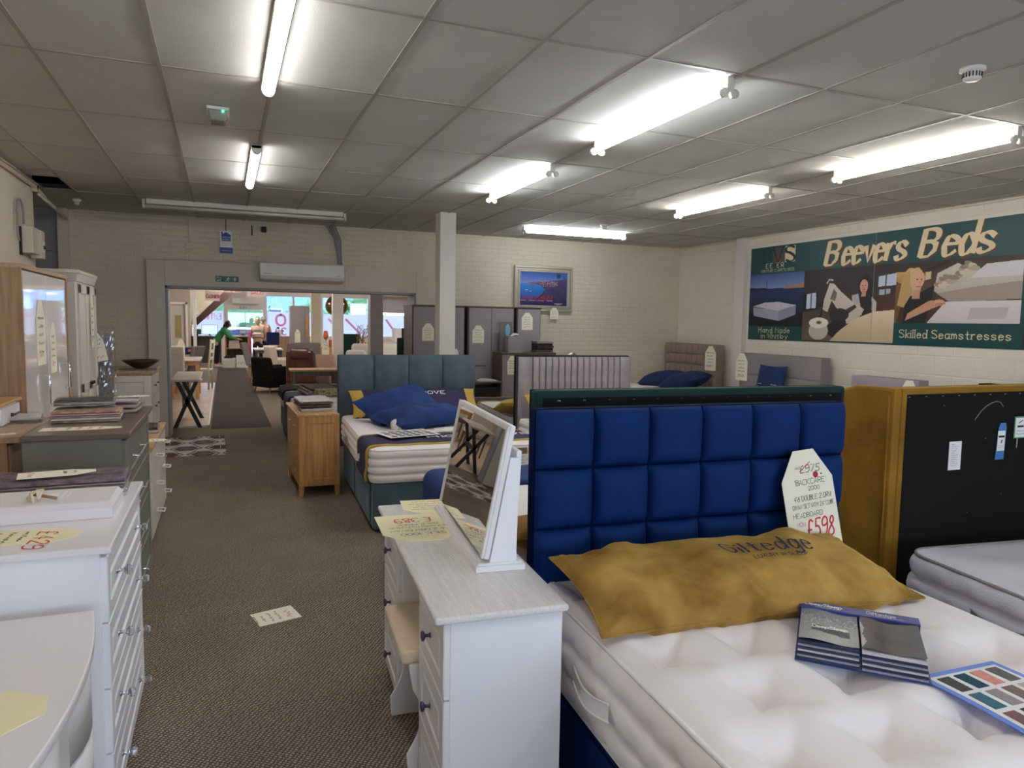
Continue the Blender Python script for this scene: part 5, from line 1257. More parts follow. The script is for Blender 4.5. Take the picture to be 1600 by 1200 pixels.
# bed beyond it, head to head
b = thing('divan_bed', 'striped white bed beyond the teal headboard with dark throws on its foot', 'bed', (1.50, 9.55, 0), 180)
divan(b, 1.37, 2.05, .03, .36, K['greenvelvet'], -.02, 2, 1)
mattress(b, 1.38, 2.05, .36, .27, K['mattress'], K['mattress'], -.02, rows=4, bulge=.014)
runner('navy throw hanging to the floor over the striped white bed', (1.50, 9.55, 0), 0, 1.38, .10, .80, .632, .56, M('navy_throw', (22, 34, 70), .8, var=.2, scale=6), thick=.02, cat='throw')
runner('black fringed throw across the far end of the striped white bed', (1.50, 9.55, 0), 0, 1.38, 1.0, 1.85, .635, .12, K['black'], thick=.02, cat='throw')
t = thing('fabric_sample_pile', 'pile of patterned and lilac fabric sample books on the navy throw', 'sample book', (1.18, 9.98, .655), 8)
cols = [M('sample_brown', (74, 56, 56), .8), M('sample_lilac', (132, 124, 150), .7), M('sample_pattern', (200, 190, 140), .8, rgb2=(50, 48, 40), scale=38)]
for k in range(3): obj('sample_book', MB().hexa([(-.22 + .03 * k, -.28, .03 * k), (.2, -.28, .03 * k), (.2, .25, .03 * k + .02), (-.22 + .03 * k, .25, .03 * k + .02)], [(-.22 + .03 * k, -.28, .03 * k + .028), (.2, -.28, .03 * k + .028), (.2, .25, .03 * k + .05), (-.22 + .03 * k, .25, .03 * k + .05)]), cols[(k + 1) % 3], t, .006)
obj('sample_book', MB().box(-.12, -.42, .0, .26, -.26, .09), cols[2], t, .01)

# ---------------------------------------------------------------- grey channelled bed and the one behind it
b = thing('divan_bed', 'bed with the silver grey channel-tufted headboard in the middle of the room', 'bed', (3.60, 7.02, 0), -2)
divan(b, 1.36, 1.9, .03, .36, K['greyvelvet'], -.05)
mattress(b, 1.37, 1.9, .36, .27, K['mattress'], K['mattress'], -.05, rows=4, bulge=.014)
pc = [.17] + [.0752] * 14 + [.147]
headboard(b, 1.37, .34, 1.295, .08, K['greyvelvet'], 16, 1, .02, pad='channel', panel_cols=pc, p=6.0, gap=.0035, seam=K['greydark'])
pm, _ = pillow_mesh(.70, .44, .18, 9)
pl = single('pillow', pm, K['gold'], 'gold and navy pillow at the near side of the grey headboard', 'pillow', (3.27, 6.72, .76), rot=(rad(40), 0, rad(-4)))
obj('navy_band', MB().grid(14, 10, lambda u, v: tuple(np.array(_(.25 + .75 * u, .3 + .7 * v, 1)) + np.array((0, 0, .004)))), K['navyplum'], pl)
b = thing('divan_bed', 'bed behind the grey channel-tufted headboard with a dark runner at its foot', 'bed', (3.64, 7.20, 0), 175)
divan(b, 1.36, 1.95, .03, .34, K['greyfab'], -.05)
mattress(b, 1.37, 1.95, .34, .27, K['mattress'], K['mattgrey'], -.05, pipe=K['pipinggrey'], rows=4, bulge=.014)
headboard(b, 1.37, .34, 1.302, .05, K['black'], 3, 1, .02, pad='panel')
runner('dark plum runner with gold edge at the foot of the bed behind the grey headboard', (3.64, 7.20, 0), 175, 1.37, -1.93, -1.50, .618, .10, K['navyplum'], K['gold'])
pm, _ = pillow_mesh(.70, .42, .16, 10)
single('pillow', pm, K['gold'], 'gold pillow peeping out at the far side of the grey headboard', 'pillow', (3.18, 7.43, .72), rot=(rad(-16), 0, rad(-5)))

# ---------------------------------------------------------------- mustard winged headboard seen from behind
b = thing('divan_bed', 'bed with the mustard winged headboard whose black back faces the camera', 'bed', (3.72, 2.545, 0), 180)
divan(b, 1.34, 1.95, .03, .34, K['mustard'], -.03)
mattress(b, 1.35, 1.95, .34, .28, K['mattress'], K['mattgrey'], -.03, rows=3)
hb = headboard(b, 1.40, .0, 1.368, .085, K['mustard'], 4, 3, .02, backmat=K['black'], pad='panel')
for s in (-1, 1):
    pr = [(.085, 0), (.085, 1.366), (.04, 1.370), (-.15, 1.366), (-.215, 1.345), (-.255, 1.30), (-.275, 1.22), (-.262, .9), (-.255, 0)]
    x0, x1 = sorted((s * .70, s * .755))
    obj('wing', MB().prism(pr, x0, x1, 'x'), K['mustard'], hb, .014)
    obj('wing_piping', MB().tube([(s * .757, .062, .02), (s * .757, .062, 1.33)], .006, 6), K['mustard'], hb)
obj('loose_wire', MB().tube(_smooth([(0, 0), (.05, .045), (.10, .068), (.16, .07), (.20, .055)], 4) and [(-(x - .19) , .0915, 1.20 + y) for x, y in _smooth([(0, 0), (.06, .055), (.13, .085), (.18, .085), (.21, .06)], 4)], .0022, 5), K['greydoor'], hb)
sc_ = MB()
for x, z in ((.10, 1.1), (-.05, .8), (.42, 1.28), (-.3, .85), (.2, .72)): sc_.lathe([(.004, .09), (.004, .0925), (0, .0925)], 8, (x, 0, z), 'y')
obj('screws', sc_, K['pewter'], hb, kind='stuff')
m = MB(); f = lambda x, y: (x, 2.4497 - .0045, y)
t = thing('instruction_label', 'white typed list label stuck on the black back of the winged headboard', 'label', (3.40, 2.4535, .95)); obj('sheet', MB().box(-.045, -.003, 0, .042, 0, .145), K['paper'], t)
m = MB(); f = lambda x, y: (x, -.0036, y)
for k in range(11): scribble(m, -.032, .128 - .0108 * k, .03 + .02 * ((k * 7) % 4) / 3, .005, f, .0009, 70 + k)
obj('small_print', m, K['ink'], t)
t = thing('fire_label', 'blue safety label hanging on the black back of the winged headboard', 'label', (3.735, 2.4535, .985)); obj('sheet', MB().prism([(-.035, 0), (.03, 0), (.038, .165), (.03, .19), (-.008, .19), (-.02, .165)], -.003, 0, 'y'), M('label_blue', (70, 124, 190), .4), t)
obj('white_panel', MB().box(-.026, -.0038, .045, .03, -.003, .15), K['paper'], t); m = MB(); f = lambda x, y: (x, -.0044, y); m.add([f(-.02, .115), f(.026, .115), f(.026, .125), f(-.02, .125)], [(0, 1, 2, 3)]); ribbon(m, [(.002, .088), (.006, .10)], f, .008)
for k in range(3): scribble(m, -.02, .072 - .010 * k, .045, .004, f, .0008, 80 + k)
obj('small_print', m, K['ink'], t)
t = thing('fire_label', 'green edged safety label at the right on the black headboard back', 'label', (3.885, 2.4535, 1.09)); obj('sheet', MB().box(-.05, -.003, 0, .06, 0, .115), M('label_green', (110, 170, 120), .4), t)
obj('white_panel', MB().box(-.043, -.0038, .006, .053, -.003, .108), K['paper'], t); m = MB(); m.add([f(-.03, .058), f(.02, .058), f(.02, .068), f(-.03, .068)], [(0, 1, 2, 3)]); ribbon(m, [(-.02, .08), (.01, .095)], f, .005)
for k in range(2): scribble(m, -.035, .02 + .016 * k, .07, .007, f, .0012, 88 + k)
obj('small_print', m, K['ink'], t); obj('string', MB().tube([(-.02, -.002, 0), (-.022, -.002, -.05)], .002, 5), K['paper'], t)

# bed at the right edge in front of it
b = thing('divan_bed', 'cool white quilted bed at the right edge in front of the black headboard back', 'bed', (3.60, 2.21, 0), -8)
divan(b, 1.39, 1.9, .03, .345, K['greyfab'], 0)
mattress(b, 1.40, 1.9, .345, .29, K['mattcool'], K['mattcool'], 0, pipe=K['pipinggrey'], rows=3, bulge=.02, quilt=.014, qgap=.17, tuft=(.34, .32, .018, .09), nu=56, nv=70, r=.12)

# ---------------------------------------------------------------- beds along the right wall (heads to the wall)
def wall_bed(label, y, W, z1, mat, cols, rows, d, base=K['greyfab'], x=7.43, Lb=1.9, pad='panel', p=5.0):
    b = thing('divan_bed', label, 'bed', (x, y, 0), -90); divan(b, W - .03, Lb, .03, .34, base, -.06); mattress(b, W - .02, Lb, .34, .28, K['mattress'], K['mattgrey'], -.06, pipe=K['pipinggrey'], rows=4, handles=False, nu=20, nv=28)
    headboard(b, W, .30, z1, .17, mat, cols, rows, d, pad=pad, p=p); return b
b = wall_bed('bed with the taupe buttoned headboard in the far right corner', 10.25, 1.42, 1.352, K['taupe'], 9, 6, .035, pad='buttoned_panel', p=2.6)
m = MB()
for i in range(1, 9):
    for j in range(1, 6): m.lathe([(0, .012), (.010, .009), (.012, 0)], 8, (-.71 + 1.42 / 9 * i, -.002, .30 + 1.052 / 6 * j), '-y')
obj('buttons', m, K['taupe'], b, kind='stuff')
b = wall_bed('bed with the plain grey two-panel headboard below the banner', 8.13, 1.62, 1.252, K['greyfab'], 1, 3, .02, p=14)
b = wall_bed('bed with the low lavender grey headboard nearer along the right wall', 6.33, .95, 1.063, K['lavgrey'], 1, 1, .012, p=14)
b = wall_bed('bed with the black headboard at the right edge below the banner', 4.45, 1.40, 1.095, K['black'], 2, 1, .012, p=14)
def scatter(label, loc, rot, W, L, T, mat, seed, text=None, pinch=.09):
    pm, sh = pillow_mesh(W, L, T, seed, 24, 20, pinch=pinch); o = single('pillow', pm, mat, label, 'pillow', loc, rot=rot)
    if text:
        m = MB(); f = lambda x, y: (lambda q: (q[0], q[1], q[2] + .004))(sh(x / W + .5, y / L + .5, 1))
        if text == 'line': scribble(m, -W * .36, -L * .30, W * .72, .045, f, .010, seed); scribble(m, -W * .36, -L * .14, W * .18, .012, f, .004, seed + 1); scribble(m, W * .16, -L * .14, W * .18, .012, f, .004, seed + 2)
        else: scribble(m, -W * .05, L * .1, W * .4, .03, f, .006, seed)
        obj('lettering', m, K['paper'], o)
    return o
scatter('navy pillow lying at the left on the taupe headboard bed', (6.93, 10.28, .75), (rad(6), rad(-10), rad(-62)), .75, .50, .27, K['navycloth'], 21, 'x')
scatter('navy pillow lying at the right on the taupe headboard bed', (6.98, 9.72, .76), (rad(6), rad(-12), rad(-66)), .76, .50, .28, K['navycloth'], 22, 'x')
scatter('square navy cushion standing against the plain grey headboard', (7.27, 8.08, .885), (rad(78), 0, rad(-90)), .56, .46, .13, K['navycloth'], 23, 'line')
price_card('cream price card on the taupe buttoned headboard', (7.388, 9.62, .93), FACE_MX(8), .24, .40, marks=5)
price_card('cream price card on the far end of the plain grey headboard', (7.394, 8.86, .83), FACE_MX(8), .23, .42, marks=5)
price_card('cream price card tip showing above the winged headboard', (7.40, 5.95, .66), FACE_MX(6), .22, .40, marks=5)

# ---------------------------------------------------------------- grey bedroom set along the back wall
def back_wardrobe(label, x0, x1, doors, side_left=True):
    t = thing('wardrobe', label, 'wardrobe', ((x0 + x1) / 2, 10.42, 0)); w_ = (x1 - x0) / 2
    obj('carcass', MB().box(-w_, .01, 0, w_, .53, 1.885), K['darkwood'], t, .002); obj('top', MB().box(-w_ - .012, -.02, 1.885, w_ + .012, .535, 1.905), K['darkwood'], t, .002)
    n = doors; dw = (2 * w_ - .03) / n
    for k in range(n):
        d = obj('door', MB().box(-w_ + .015 + dw * k + .003, -.012, .08, -w_ + .015 + dw * (k + 1) - .003, .009, 1.875), K['greydoor'], t, .002)
        if n > 1: hx = -w_ + .015 + dw * (k + .5); obj('handle', MB().tube([(hx - .09, -.03, .99), (hx + .09, -.03, .99)], .008, 6).box(hx - .07, -.03, .986, hx - .06, -.01, .996).box(hx + .06, -.03, .986, hx + .07, -.01, .996), K['pewter'], d)
back_wardrobe('grey gloss wardrobe partly hidden behind the white column', 2.60, 3.42, 2)
back_wardrobe('grey two-door wardrobe in the middle of the back wall set', 3.47, 4.235, 2)
back_wardrobe('narrow single-door grey wardrobe below the framed picture', 4.275, 4.69, 1)
price_card('cream price card on the grey wardrobe beside the column', (2.84, 10.405, 1.37), FACE_Y(), .18, .26, marks=4)
price_card('cream price card on the two-door grey wardrobe', (3.635, 10.405, 1.34), FACE_Y(), .19, .27, marks=4)
price_card('cream price card on the narrow grey wardrobe', (4.45, 10.405, 1.55), FACE_Y(), .19, .27, marks=4)
price_card('small cream price card hanging below the framed picture', (5.16, 10.92, 1.73), FACE_Y(), .15, .19, marks=3)
Cb = chest('chest_of_drawers', 'dark framed grey chest of drawers in front of the narrow wardrobe', 'chest of drawers', (4.31, 10.38, 0), -90, .88, .40, 1.21, K['greydoor'], K['darkwood'], 4, 'flat', 'bar', (0,), over=.012, topt=.022, plinth=.05)
obj('side_frame', MB().box(0, -.448, 0, .40, -.44, 1.19).box(0, .44, 0, .40, .448, 1.19), K['darkwood'], Cb)
price_card('cream price card on the front of the dark framed grey chest', (4.02, 9.95, .88), FACE_Y(), .15, .28, marks=4)
t = thing('bedside_table', 'low dark wood bedside table beside the teal headboard', 'bedside table', (3.55, 10.1, 0))
obj('top', MB().box(-.30, -.22, .76, .30, .22, .785), K['darkwood'], t, .003); obj('drawer', MB().box(-.27, -.20, .46, .27, .20, .70), K['blackmetal'], t)
for sx in (-1, 1):
    for sy in (-1, 1): obj('leg', MB().box(sx * .29 - .02 * (sx > 0), sy * .21 - .02 * (sy > 0), 0, sx * .29 + .02 * (sx < 0), sy * .21 + .02 * (sy < 0), .76), K['darkwood'], t)
single('leaflet', MB().prism([(-.14, 0), (.14, 0), (.10, .02), (-.06, .03)], -.1, .1, 'y'), K['paper'], 'white leaflet lying on the low dark bedside table', 'leaflet', (3.66, 10.05, .786))
price_card('tall white card hanging on the grey wardrobe just right of the teal headboard', (3.27, 10.405, .75), FACE_Y(), .16, .50, marks=0, mat='paper')
single('display_box', MB().box(-.115, -.09, 0, .115, .09, .245), K['greydoor'], 'plain grey box standing on the dark framed chest', 'box', (4.10, 10.12, 1.2105), bevel=.004)
t = thing('leaflet_board', 'tall grey card board with a blue bottle picture standing on the dark framed chest', 'board', (4.06, 10.30, 1.2105)); obj('board', MB().box(-.11, 0, 0, .10, .012, .46), K['sagegrey'], t); obj('blue_picture', MB().lathe([(.05, 0), (.05, .002)], 18, (0, 0, 0), '-y').xf(Matrix.Translation((.02, -.001, .33)) @ Matrix.Diagonal((.85, 1, 2.0, 1))), M('pale_blue_print', (140, 190, 220), .4), t)
single('tissue', MB().grid(6, 6, lambda u, v: (-.07 + .14 * u, -.05 + .1 * v, .045 * math.sin(PI * u) * (.4 + .6 * math.sin(PI * v * 1.5) ** 2)), smooth=False), K['paper'], 'crumpled white tissue on top of the plain grey box', 'tissue', (4.13, 10.10, 1.457))
for k in range(5):
    single('sample_album', MB().box(-.14 + .005 * (k % 2), -.10, 0, .14 + .006 * ((k + 1) % 2), .10, .033), [K['darkwood'], K['blackmetal'], brownpat, K['blackmetal'], K['lavgrey']][k], ('bottom', 'second', 'third', 'fourth', 'topmost')[k] + ' album in the dark stack on the framed grey chest', 'album', (4.60 + .006 * (k % 3), 10.16, 1.2105 + .0345 * k), 2 * (k % 3), 'stack of sample albums on the chest', bevel=.003)
single('white_cloth_scrap', MB().grid(8, 5, lambda u, v: (-.05 + .1 * u, -.03 + .06 * v, .025 * math.sin(PI * u) ** 2)), K['paper'], 'scrap of white cloth caught on top of the grey channelled headboard', 'cloth', (3.57, 7.07, 1.312))
# patterned rug on the aisle carpet
t = thing('rug', 'cream, grey and plum patterned rug on the carpet before the opening', 'rug', (-.365, 9.96, .001), 1)
p = Pic(92, 92, (216, 204, 196))
for j in range(-1, 4):
    for i in range(-1, 3):
        cx_, cy_ = .08 + .56 * i + (.28 if j % 2 else 0), .08 + .29 * j; w_, h_ = .27, .135
        for s_, c_ in ((1.0, (92, 78, 86)), (.86, (216, 204, 196)), (.74, (58, 50, 58))): p.poly([(cx_ - w_ * s_, cy_), (cx_ - w_ * .5 * s_, cy_ + h_ * s_), (cx_ + w_ * .5 * s_, cy_ + h_ * s_), (cx_ + w_ * s_, cy_), (cx_ + w_ * .5 * s_, cy_ - h_ * s_), (cx_ - w_ * .5 * s_, cy_ - h_ * s_)], c_)
        p.poly([(cx_ - w_ * .6, cy_), (cx_, cy_ + h_ * .62), (cx_ + w_ * .6, cy_), (cx_, cy_ - h_ * .62)], ((98, 44, 62), (112, 100, 106))[(i + j) % 2]); p.poly([(cx_ - .004, cy_ - h_ * .4), (cx_ + .004, cy_ - h_ * .4), (cx_ + .004, cy_ + h_ * .4), (cx_ - .004, cy_ + h_ * .4)], (226, 214, 206))
obj('pile', p.rough(7, 12).mesh(lambda a, b: (-.36 + .72 * a, -.75 + 1.5 * b, .012)), print_mat('rug_pile', .95), t); obj('backing', MB().box(-.36, -.75, 0, .36, .75, .0115), K['taupe'], t)
# ---------------------------------------------------------------- the front shop beyond the opening
YW = 30.0
struct('floor', MB().box(-3.3, 11.25, -.12, 9.2, 30.3, 0), K['carpet'])
struct('ceiling', MB().box(-3.3, 11.25, 2.80, 9.2, 30.3, 2.9), M('front_ceiling', (236, 234, 230), .8))
struct('wall_left', MB().box(-3.3, 11.25, 0, -3.0, 30.3, 2.8), K['wallcream'])
struct('wall_right', MB().box(9.0, 11.25, 0, 9.2, 30.3, 2.8), K['wallcream'])
struct('wall_partition', MB().box(-3.0, 20.0, 0, -1.34, 20.15, 2.8).box(-.86, 20.0, 0, -.78, 20.15, 2.8).box(-1.34, 20.0, 2.02, -.86, 20.15, 2.8), M('taupe_paint', (168, 158, 146), .7))
dr = struct('door_2', MB().box(-1.31, 20.03, .01, -.89, 20.07, 2.0), M('door_grey', (196, 190, 186), .4))
obj('door_frame', MB().box(-1.36, 19.97, 0, -1.31, 20.0, 2.05).box(-.89, 19.97, 0, -.84, 20.0, 2.05).box(-1.36, 19.97, 2.0, -.84, 20.0, 2.05), K['trimwhite'], dr)
obj('door_glass', MB().box(-1.14, 20.02, 1.15, -.99, 20.028, 1.72), M('olive_glass', (150, 142, 96), .15), dr)
obj('door_handle', MB().box(-.95, 20.0, 1.0, -.92, 20.03, 1.12), K['chrome'], dr)
struct('wall_front', MB().box(-3.0, YW, 0, .06, YW + .2, .95).box(1.56, YW, 0, 9.0, YW + .2, .95).box(-3.0, YW, 2.62, 9.0, YW + .2, 2.8).box(-3.0, YW, .95, -1.1, YW + .2, 2.62).box(7.45, YW, .95, 9.0, YW + .2, 2.62), K['wallright'])
# shop windows: frame, pane and the frosted film with its back-to-front lettering
def shop_window(n, x0, x1, film_top, words, split=None):
    m = MB(); e = .045
    m.box(x0, YW + .02, .95, x1, YW + .12, 1.0).box(x0, YW + .02, 2.57, x1, YW + .12, 2.62).box(x0, YW + .02, 1.0, x0 + e, YW + .12, 2.57).box(x1 - e, YW + .02, 1.0, x1, YW + .12, 2.57)
    w_ = struct('window_%d' % n, m, K['trimwhite'])
    obj('pane', MB().box(x0 + e, YW + .07, 1.0, x1 - e, YW + .078, 2.57), K['glass'], w_)
    if film_top: obj('frosted_film', MB().box(x0 + e, YW + .062, 1.0, x1 - e, YW + .064, film_top), K['film'], w_)
    m = MB()
    for (tx, xc, y, s, wd, xs_) in words: write(m, tx, 0, y, s, (lambda xc: (lambda a, b: (xc - a, YW + .06, b)))(xc), wd, align='c', xs=xs_, gap=3.4)
    if m.v: obj('film_lettering', m, K['filmpink'], w_)
    return w_
shop_window(2, -1.05, .06, 1.95, [('ENTIRE', -.45, 1.62, .22, .035, .62)])
shop_window(3, 1.56, 2.62, 1.96, [('0', 2.13, 1.42, .42, .09, 1.1), ('3A', 2.1, 1.05, .26, .06, 1.0)])
shop_window(4, 2.62, 3.72, 1.96, [('S', 3.05, 1.42, .42, .09, 1.0), ('S', 3.1, 1.05, .26, .06, 1.0)])
shop_window(5, 3.72, 5.65, 1.90, [('/', 4.3, 1.1, .6, .09, 2.2), ('/', 5.0, 1.1, .6, .09, 2.2)])
shop_window(6, 5.65, 7.45, 1.90, [('/', 6.6, 1.1, .6, .09, 1.6)])
dw = struct('door_3', MB().box(.06, YW + .02, 0, .16, YW + .12, 2.8).box(1.46, YW + .02, 0, 1.56, YW + .12, 2.8).box(.16, YW + .02, 2.02, 1.46, YW + .10, 2.8).box(.16, YW + .02, 0, 1.46, YW + .1, .3).box(.79, YW + .02, .3, .83, YW + .1, 1.0), K['trimwhite'])
obj('pane', MB().box(.16, YW + .06, .3, 1.46, YW + .068, 2.02), K['glass'], dw)
m = MB(); write(m, '10 41', .58, 2.05, .08, lambda a, b: (a, YW + .015, b), .014); obj('small_number', m, K['pewter'], dw)
t = thing('air_conditioner', 'white wall air conditioner above the far shop door', 'air conditioner', (.80, YW, 2.22)); obj('case', MB().prism([(0, 0), (-.16, 0), (-.2, .06), (-.2, .24), (-.16, .27), (0, .27)], -.48, .48, 'x'), K['plastic'], t, .006); obj('louvre', MB().box(-.45, -.19, .0, .45, -.05, .012), K['greydoor'], t)
# columns carrying on down the same line
struct('column', MB().box(2.42, 21.9, 0, 2.69, 22.15, 2.8), K['wallcream']); struct('column', MB().box(2.49, 17.9, 0, 2.74, 18.15, 2.8), K['colw']); struct('column', MB().box(2.64, 13.9, 0, 2.89, 14.15, 2.8), K['panelgrey'])
# stair flight seen from below, with its dark string board
st = struct('trim_6', MB().prism([(-3.0, 2.8), (-3.0, 1.2), (-1.05, 1.2), (-.83, 1.53), (.12, 2.42), (.12, 2.8)], 24.0, 24.12, 'y'), K['wallcream'])
obj('string_board', MB().hexa([(-.80, 23.93, 1.48), (-.86, 23.93, 1.56), (-.86, 24.0, 1.56), (-.80, 24.0, 1.48)], [(.30, 23.93, 2.50), (.10, 23.93, 2.56), (.10, 24.0, 2.56), (.30, 24.0, 2.50)]).prism([(-.84, 1.55), (-.74, 1.44), (.44, 2.56), (.14, 2.56)], 23.92, 24.0, 'y'), M('dark_brown_board', (70, 38, 32), .5), st)
# laminate display platform and the dark aisle carpet
lam = struct('floor', MB().box(-2.9, 11.75, 0, -.245, 19.6, .022), K['laminate'])
for i in range(10):
    for j in range(5):
        x0 = -1.16 + .18 * (i % 5); y0 = 11.76 + 1.55 * j + (.7 if i % 2 else 0)
        if i < 5: o = obj('plank', MB().box(x0, y0, .022, x0 + .176, min(y0 + 1.545, 19.6), .0245), K['laminate'], lam)
obj('edge_trim', MB().box(-.245, 11.73, 0, -.225, 19.6, .03).box(-2.9, 11.73, 0, -.225, 11.75, .03), K['trimwhite'], lam)
t = thing('carpet_runner', 'dark grey carpet strip running down the aisle through the opening', 'carpet', (.22, 18.6, 0)); obj('strip', MB().box(-.42, -7.1, .0005, .44, 7.3, .006), K['matgrey'], t)
# hanging signs
def hang_sign(label, x0, x1, z0, z1, y, words):
    t = thing('hanging_sign', label, 'sign', ((x0 + x1) / 2, y, z0)); w_ = (x1 - x0) / 2; obj('board', MB().box(-w_, 0, 0, w_, .003, z1 - z0), K['signcard'], t)
    m = MB()
    for tx, yy, s in words: write(m, tx, 0, yy, s, lambda a, b: (a, -.002, b), s * .2, align='c', slant=.2, xs=min(1, 1.75 * w_ / max(.01, text_width(tx, s))))
    obj('lettering', m, K['red'], t); obj('cord', MB().tube([(-w_ * .8, .006, z1 - z0), (-w_ * .8, .006, 2.8 - z0)], .004, 5).tube([(w_ * .8, .006, z1 - z0), (w_ * .8, .006, 2.8 - z0)], .004, 5), K['blackmetal'], t)
hang_sign('white hanging sign reading CASHIER in red', -.47, -.08, 2.15, 2.42, 22, [('CASHIER', .08, .085)])
hang_sign('white hanging sign reading ON SALE partly cut by the opening', -.02, .46, 2.33, 2.56, 20, [('ON SALE', .03, .07)])
hang_sign('white hanging clearance sale sign in red letters', .60, 1.05, 2.24, 2.56, 20, [('SALE!', .07, .085), ('CLEARANCE', .18, .07)])
hang_sign('lower white hanging sign behind the clearance sign', .45, .80, 2.15, 2.40, 21, [])
# outside
struct('ground', MB().box(-40, 30.3, -.3, 60, 90, -.1), M('asphalt', (128, 128, 132), .9, var=.1, scale=1))
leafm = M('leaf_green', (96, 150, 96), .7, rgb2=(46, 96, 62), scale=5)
def bush(name, label, loc, rx, ry, rz, n, seed, trunk=0.0):
    t = thing(name, label, 'tree' if trunk else 'bush', loc); r = random.Random(seed); m = MB()
    for k in range(n):
        q = r.uniform(0, 2 * PI); c = r.uniform(-1, 1); s = math.sqrt(1 - c * c); d = r.uniform(.75, 1.02); p = Vector((rx * s * math.cos(q) * d, ry * s * math.sin(q) * d, trunk + rz + rz * c * d))
        a = Vector((r.uniform(-1, 1), r.uniform(-1, 1), r.uniform(-1, 1))).normalized(); b_ = a.orthogonal().normalized(); l = r.uniform(.16, .32)
        m.add([p, p + a * l * .5 + b_ * l * .3, p + a * l, p + a * l * .5 - b_ * l * .3], [(0, 1, 2, 3)])
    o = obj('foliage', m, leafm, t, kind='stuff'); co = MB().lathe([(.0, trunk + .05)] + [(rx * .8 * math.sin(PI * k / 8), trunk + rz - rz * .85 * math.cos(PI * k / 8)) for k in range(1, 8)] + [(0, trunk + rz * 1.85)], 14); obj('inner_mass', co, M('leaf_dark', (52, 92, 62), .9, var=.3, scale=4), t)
    if trunk: obj('trunk', MB().tube([(0, 0, 0), (.05, 0, trunk + rz * .4)], [.16, .1], 8), K['darkwood'], t)
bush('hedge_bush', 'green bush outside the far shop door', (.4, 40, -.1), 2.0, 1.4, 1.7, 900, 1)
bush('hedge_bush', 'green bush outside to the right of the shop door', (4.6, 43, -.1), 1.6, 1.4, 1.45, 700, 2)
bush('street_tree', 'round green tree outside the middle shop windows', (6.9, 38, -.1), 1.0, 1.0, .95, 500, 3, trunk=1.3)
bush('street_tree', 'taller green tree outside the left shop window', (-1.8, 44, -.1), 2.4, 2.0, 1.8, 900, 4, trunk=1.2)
def house(label, x0, x1, y, h, mat, wins):
    t = thing('building', label, 'building', ((x0 + x1) / 2, y, -.1)); w_ = (x1 - x0) / 2; obj('wall', MB().box(-w_, 0, 0, w_, 6, h), mat, t); obj('roof', MB().prism([(-.4, h), (6.4, h), (3, h + 2.2)], -w_ - .3, w_ + .3, 'x'), K['darkwood'], t)
    for (x, z, ww, hh) in wins: f_ = obj('window', MB().box(x - ww / 2, -.06, z, x + ww / 2, .02, z + hh), K['trimwhite'], t); obj('pane', MB().box(x - ww / 2 + .08, -.08, z + .08, x + ww / 2 - .08, -.05, z + hh - .08), M('far_glass', (60, 80, 120), .1), f_)
house('pale blue building across the road behind the shop windows', 1.5, 9.5, 52, 5.2, M('blue_render', (112, 146, 206), .8), [(-2.4, 1.2, 1.4, 1.3), (-.4, 1.2, 1.2, 1.3), (2.2, 1.2, 1.4, 1.3), (-2.4, 3.4, 1.2, 1.2), (0, 3.4, 1.2, 1.2), (2.4, 3.4, 1.2, 1.2)])
t = thing('parked_car', 'white car parked outside the far shop door', 'car', (1.0, 35.0, -.1))
obj('body', MB().prism([(-1.9, .3), (2.0, .3), (2.05, .72), (1.3, .85), (-1.85, .88), (-1.95, .6)], -.8, .8, 'y'), K['glosswhite'], t, .06); obj('roof', MB().prism([(-1.5, .88), (.95, .86), (.35, 1.36), (-1.1, 1.38)], -.68, .68, 'y'), K['glosswhite'], t, .06); obj('side_windows', MB().prism([(-1.3, .92), (.75, .90), (.3, 1.28), (-1.02, 1.30)], -.70, .70, 'y'), M('car_glass', (50, 66, 92), .08), t)
for x in (-1.2, 1.3): obj('wheel', MB().lathe([(0, -.1), (.26, -.1), (.31, -.06), (.31, .06), (.26, .1), (0, .1)], 18, (x, -.75, .31), 'y'), K['blackmetal'], t)

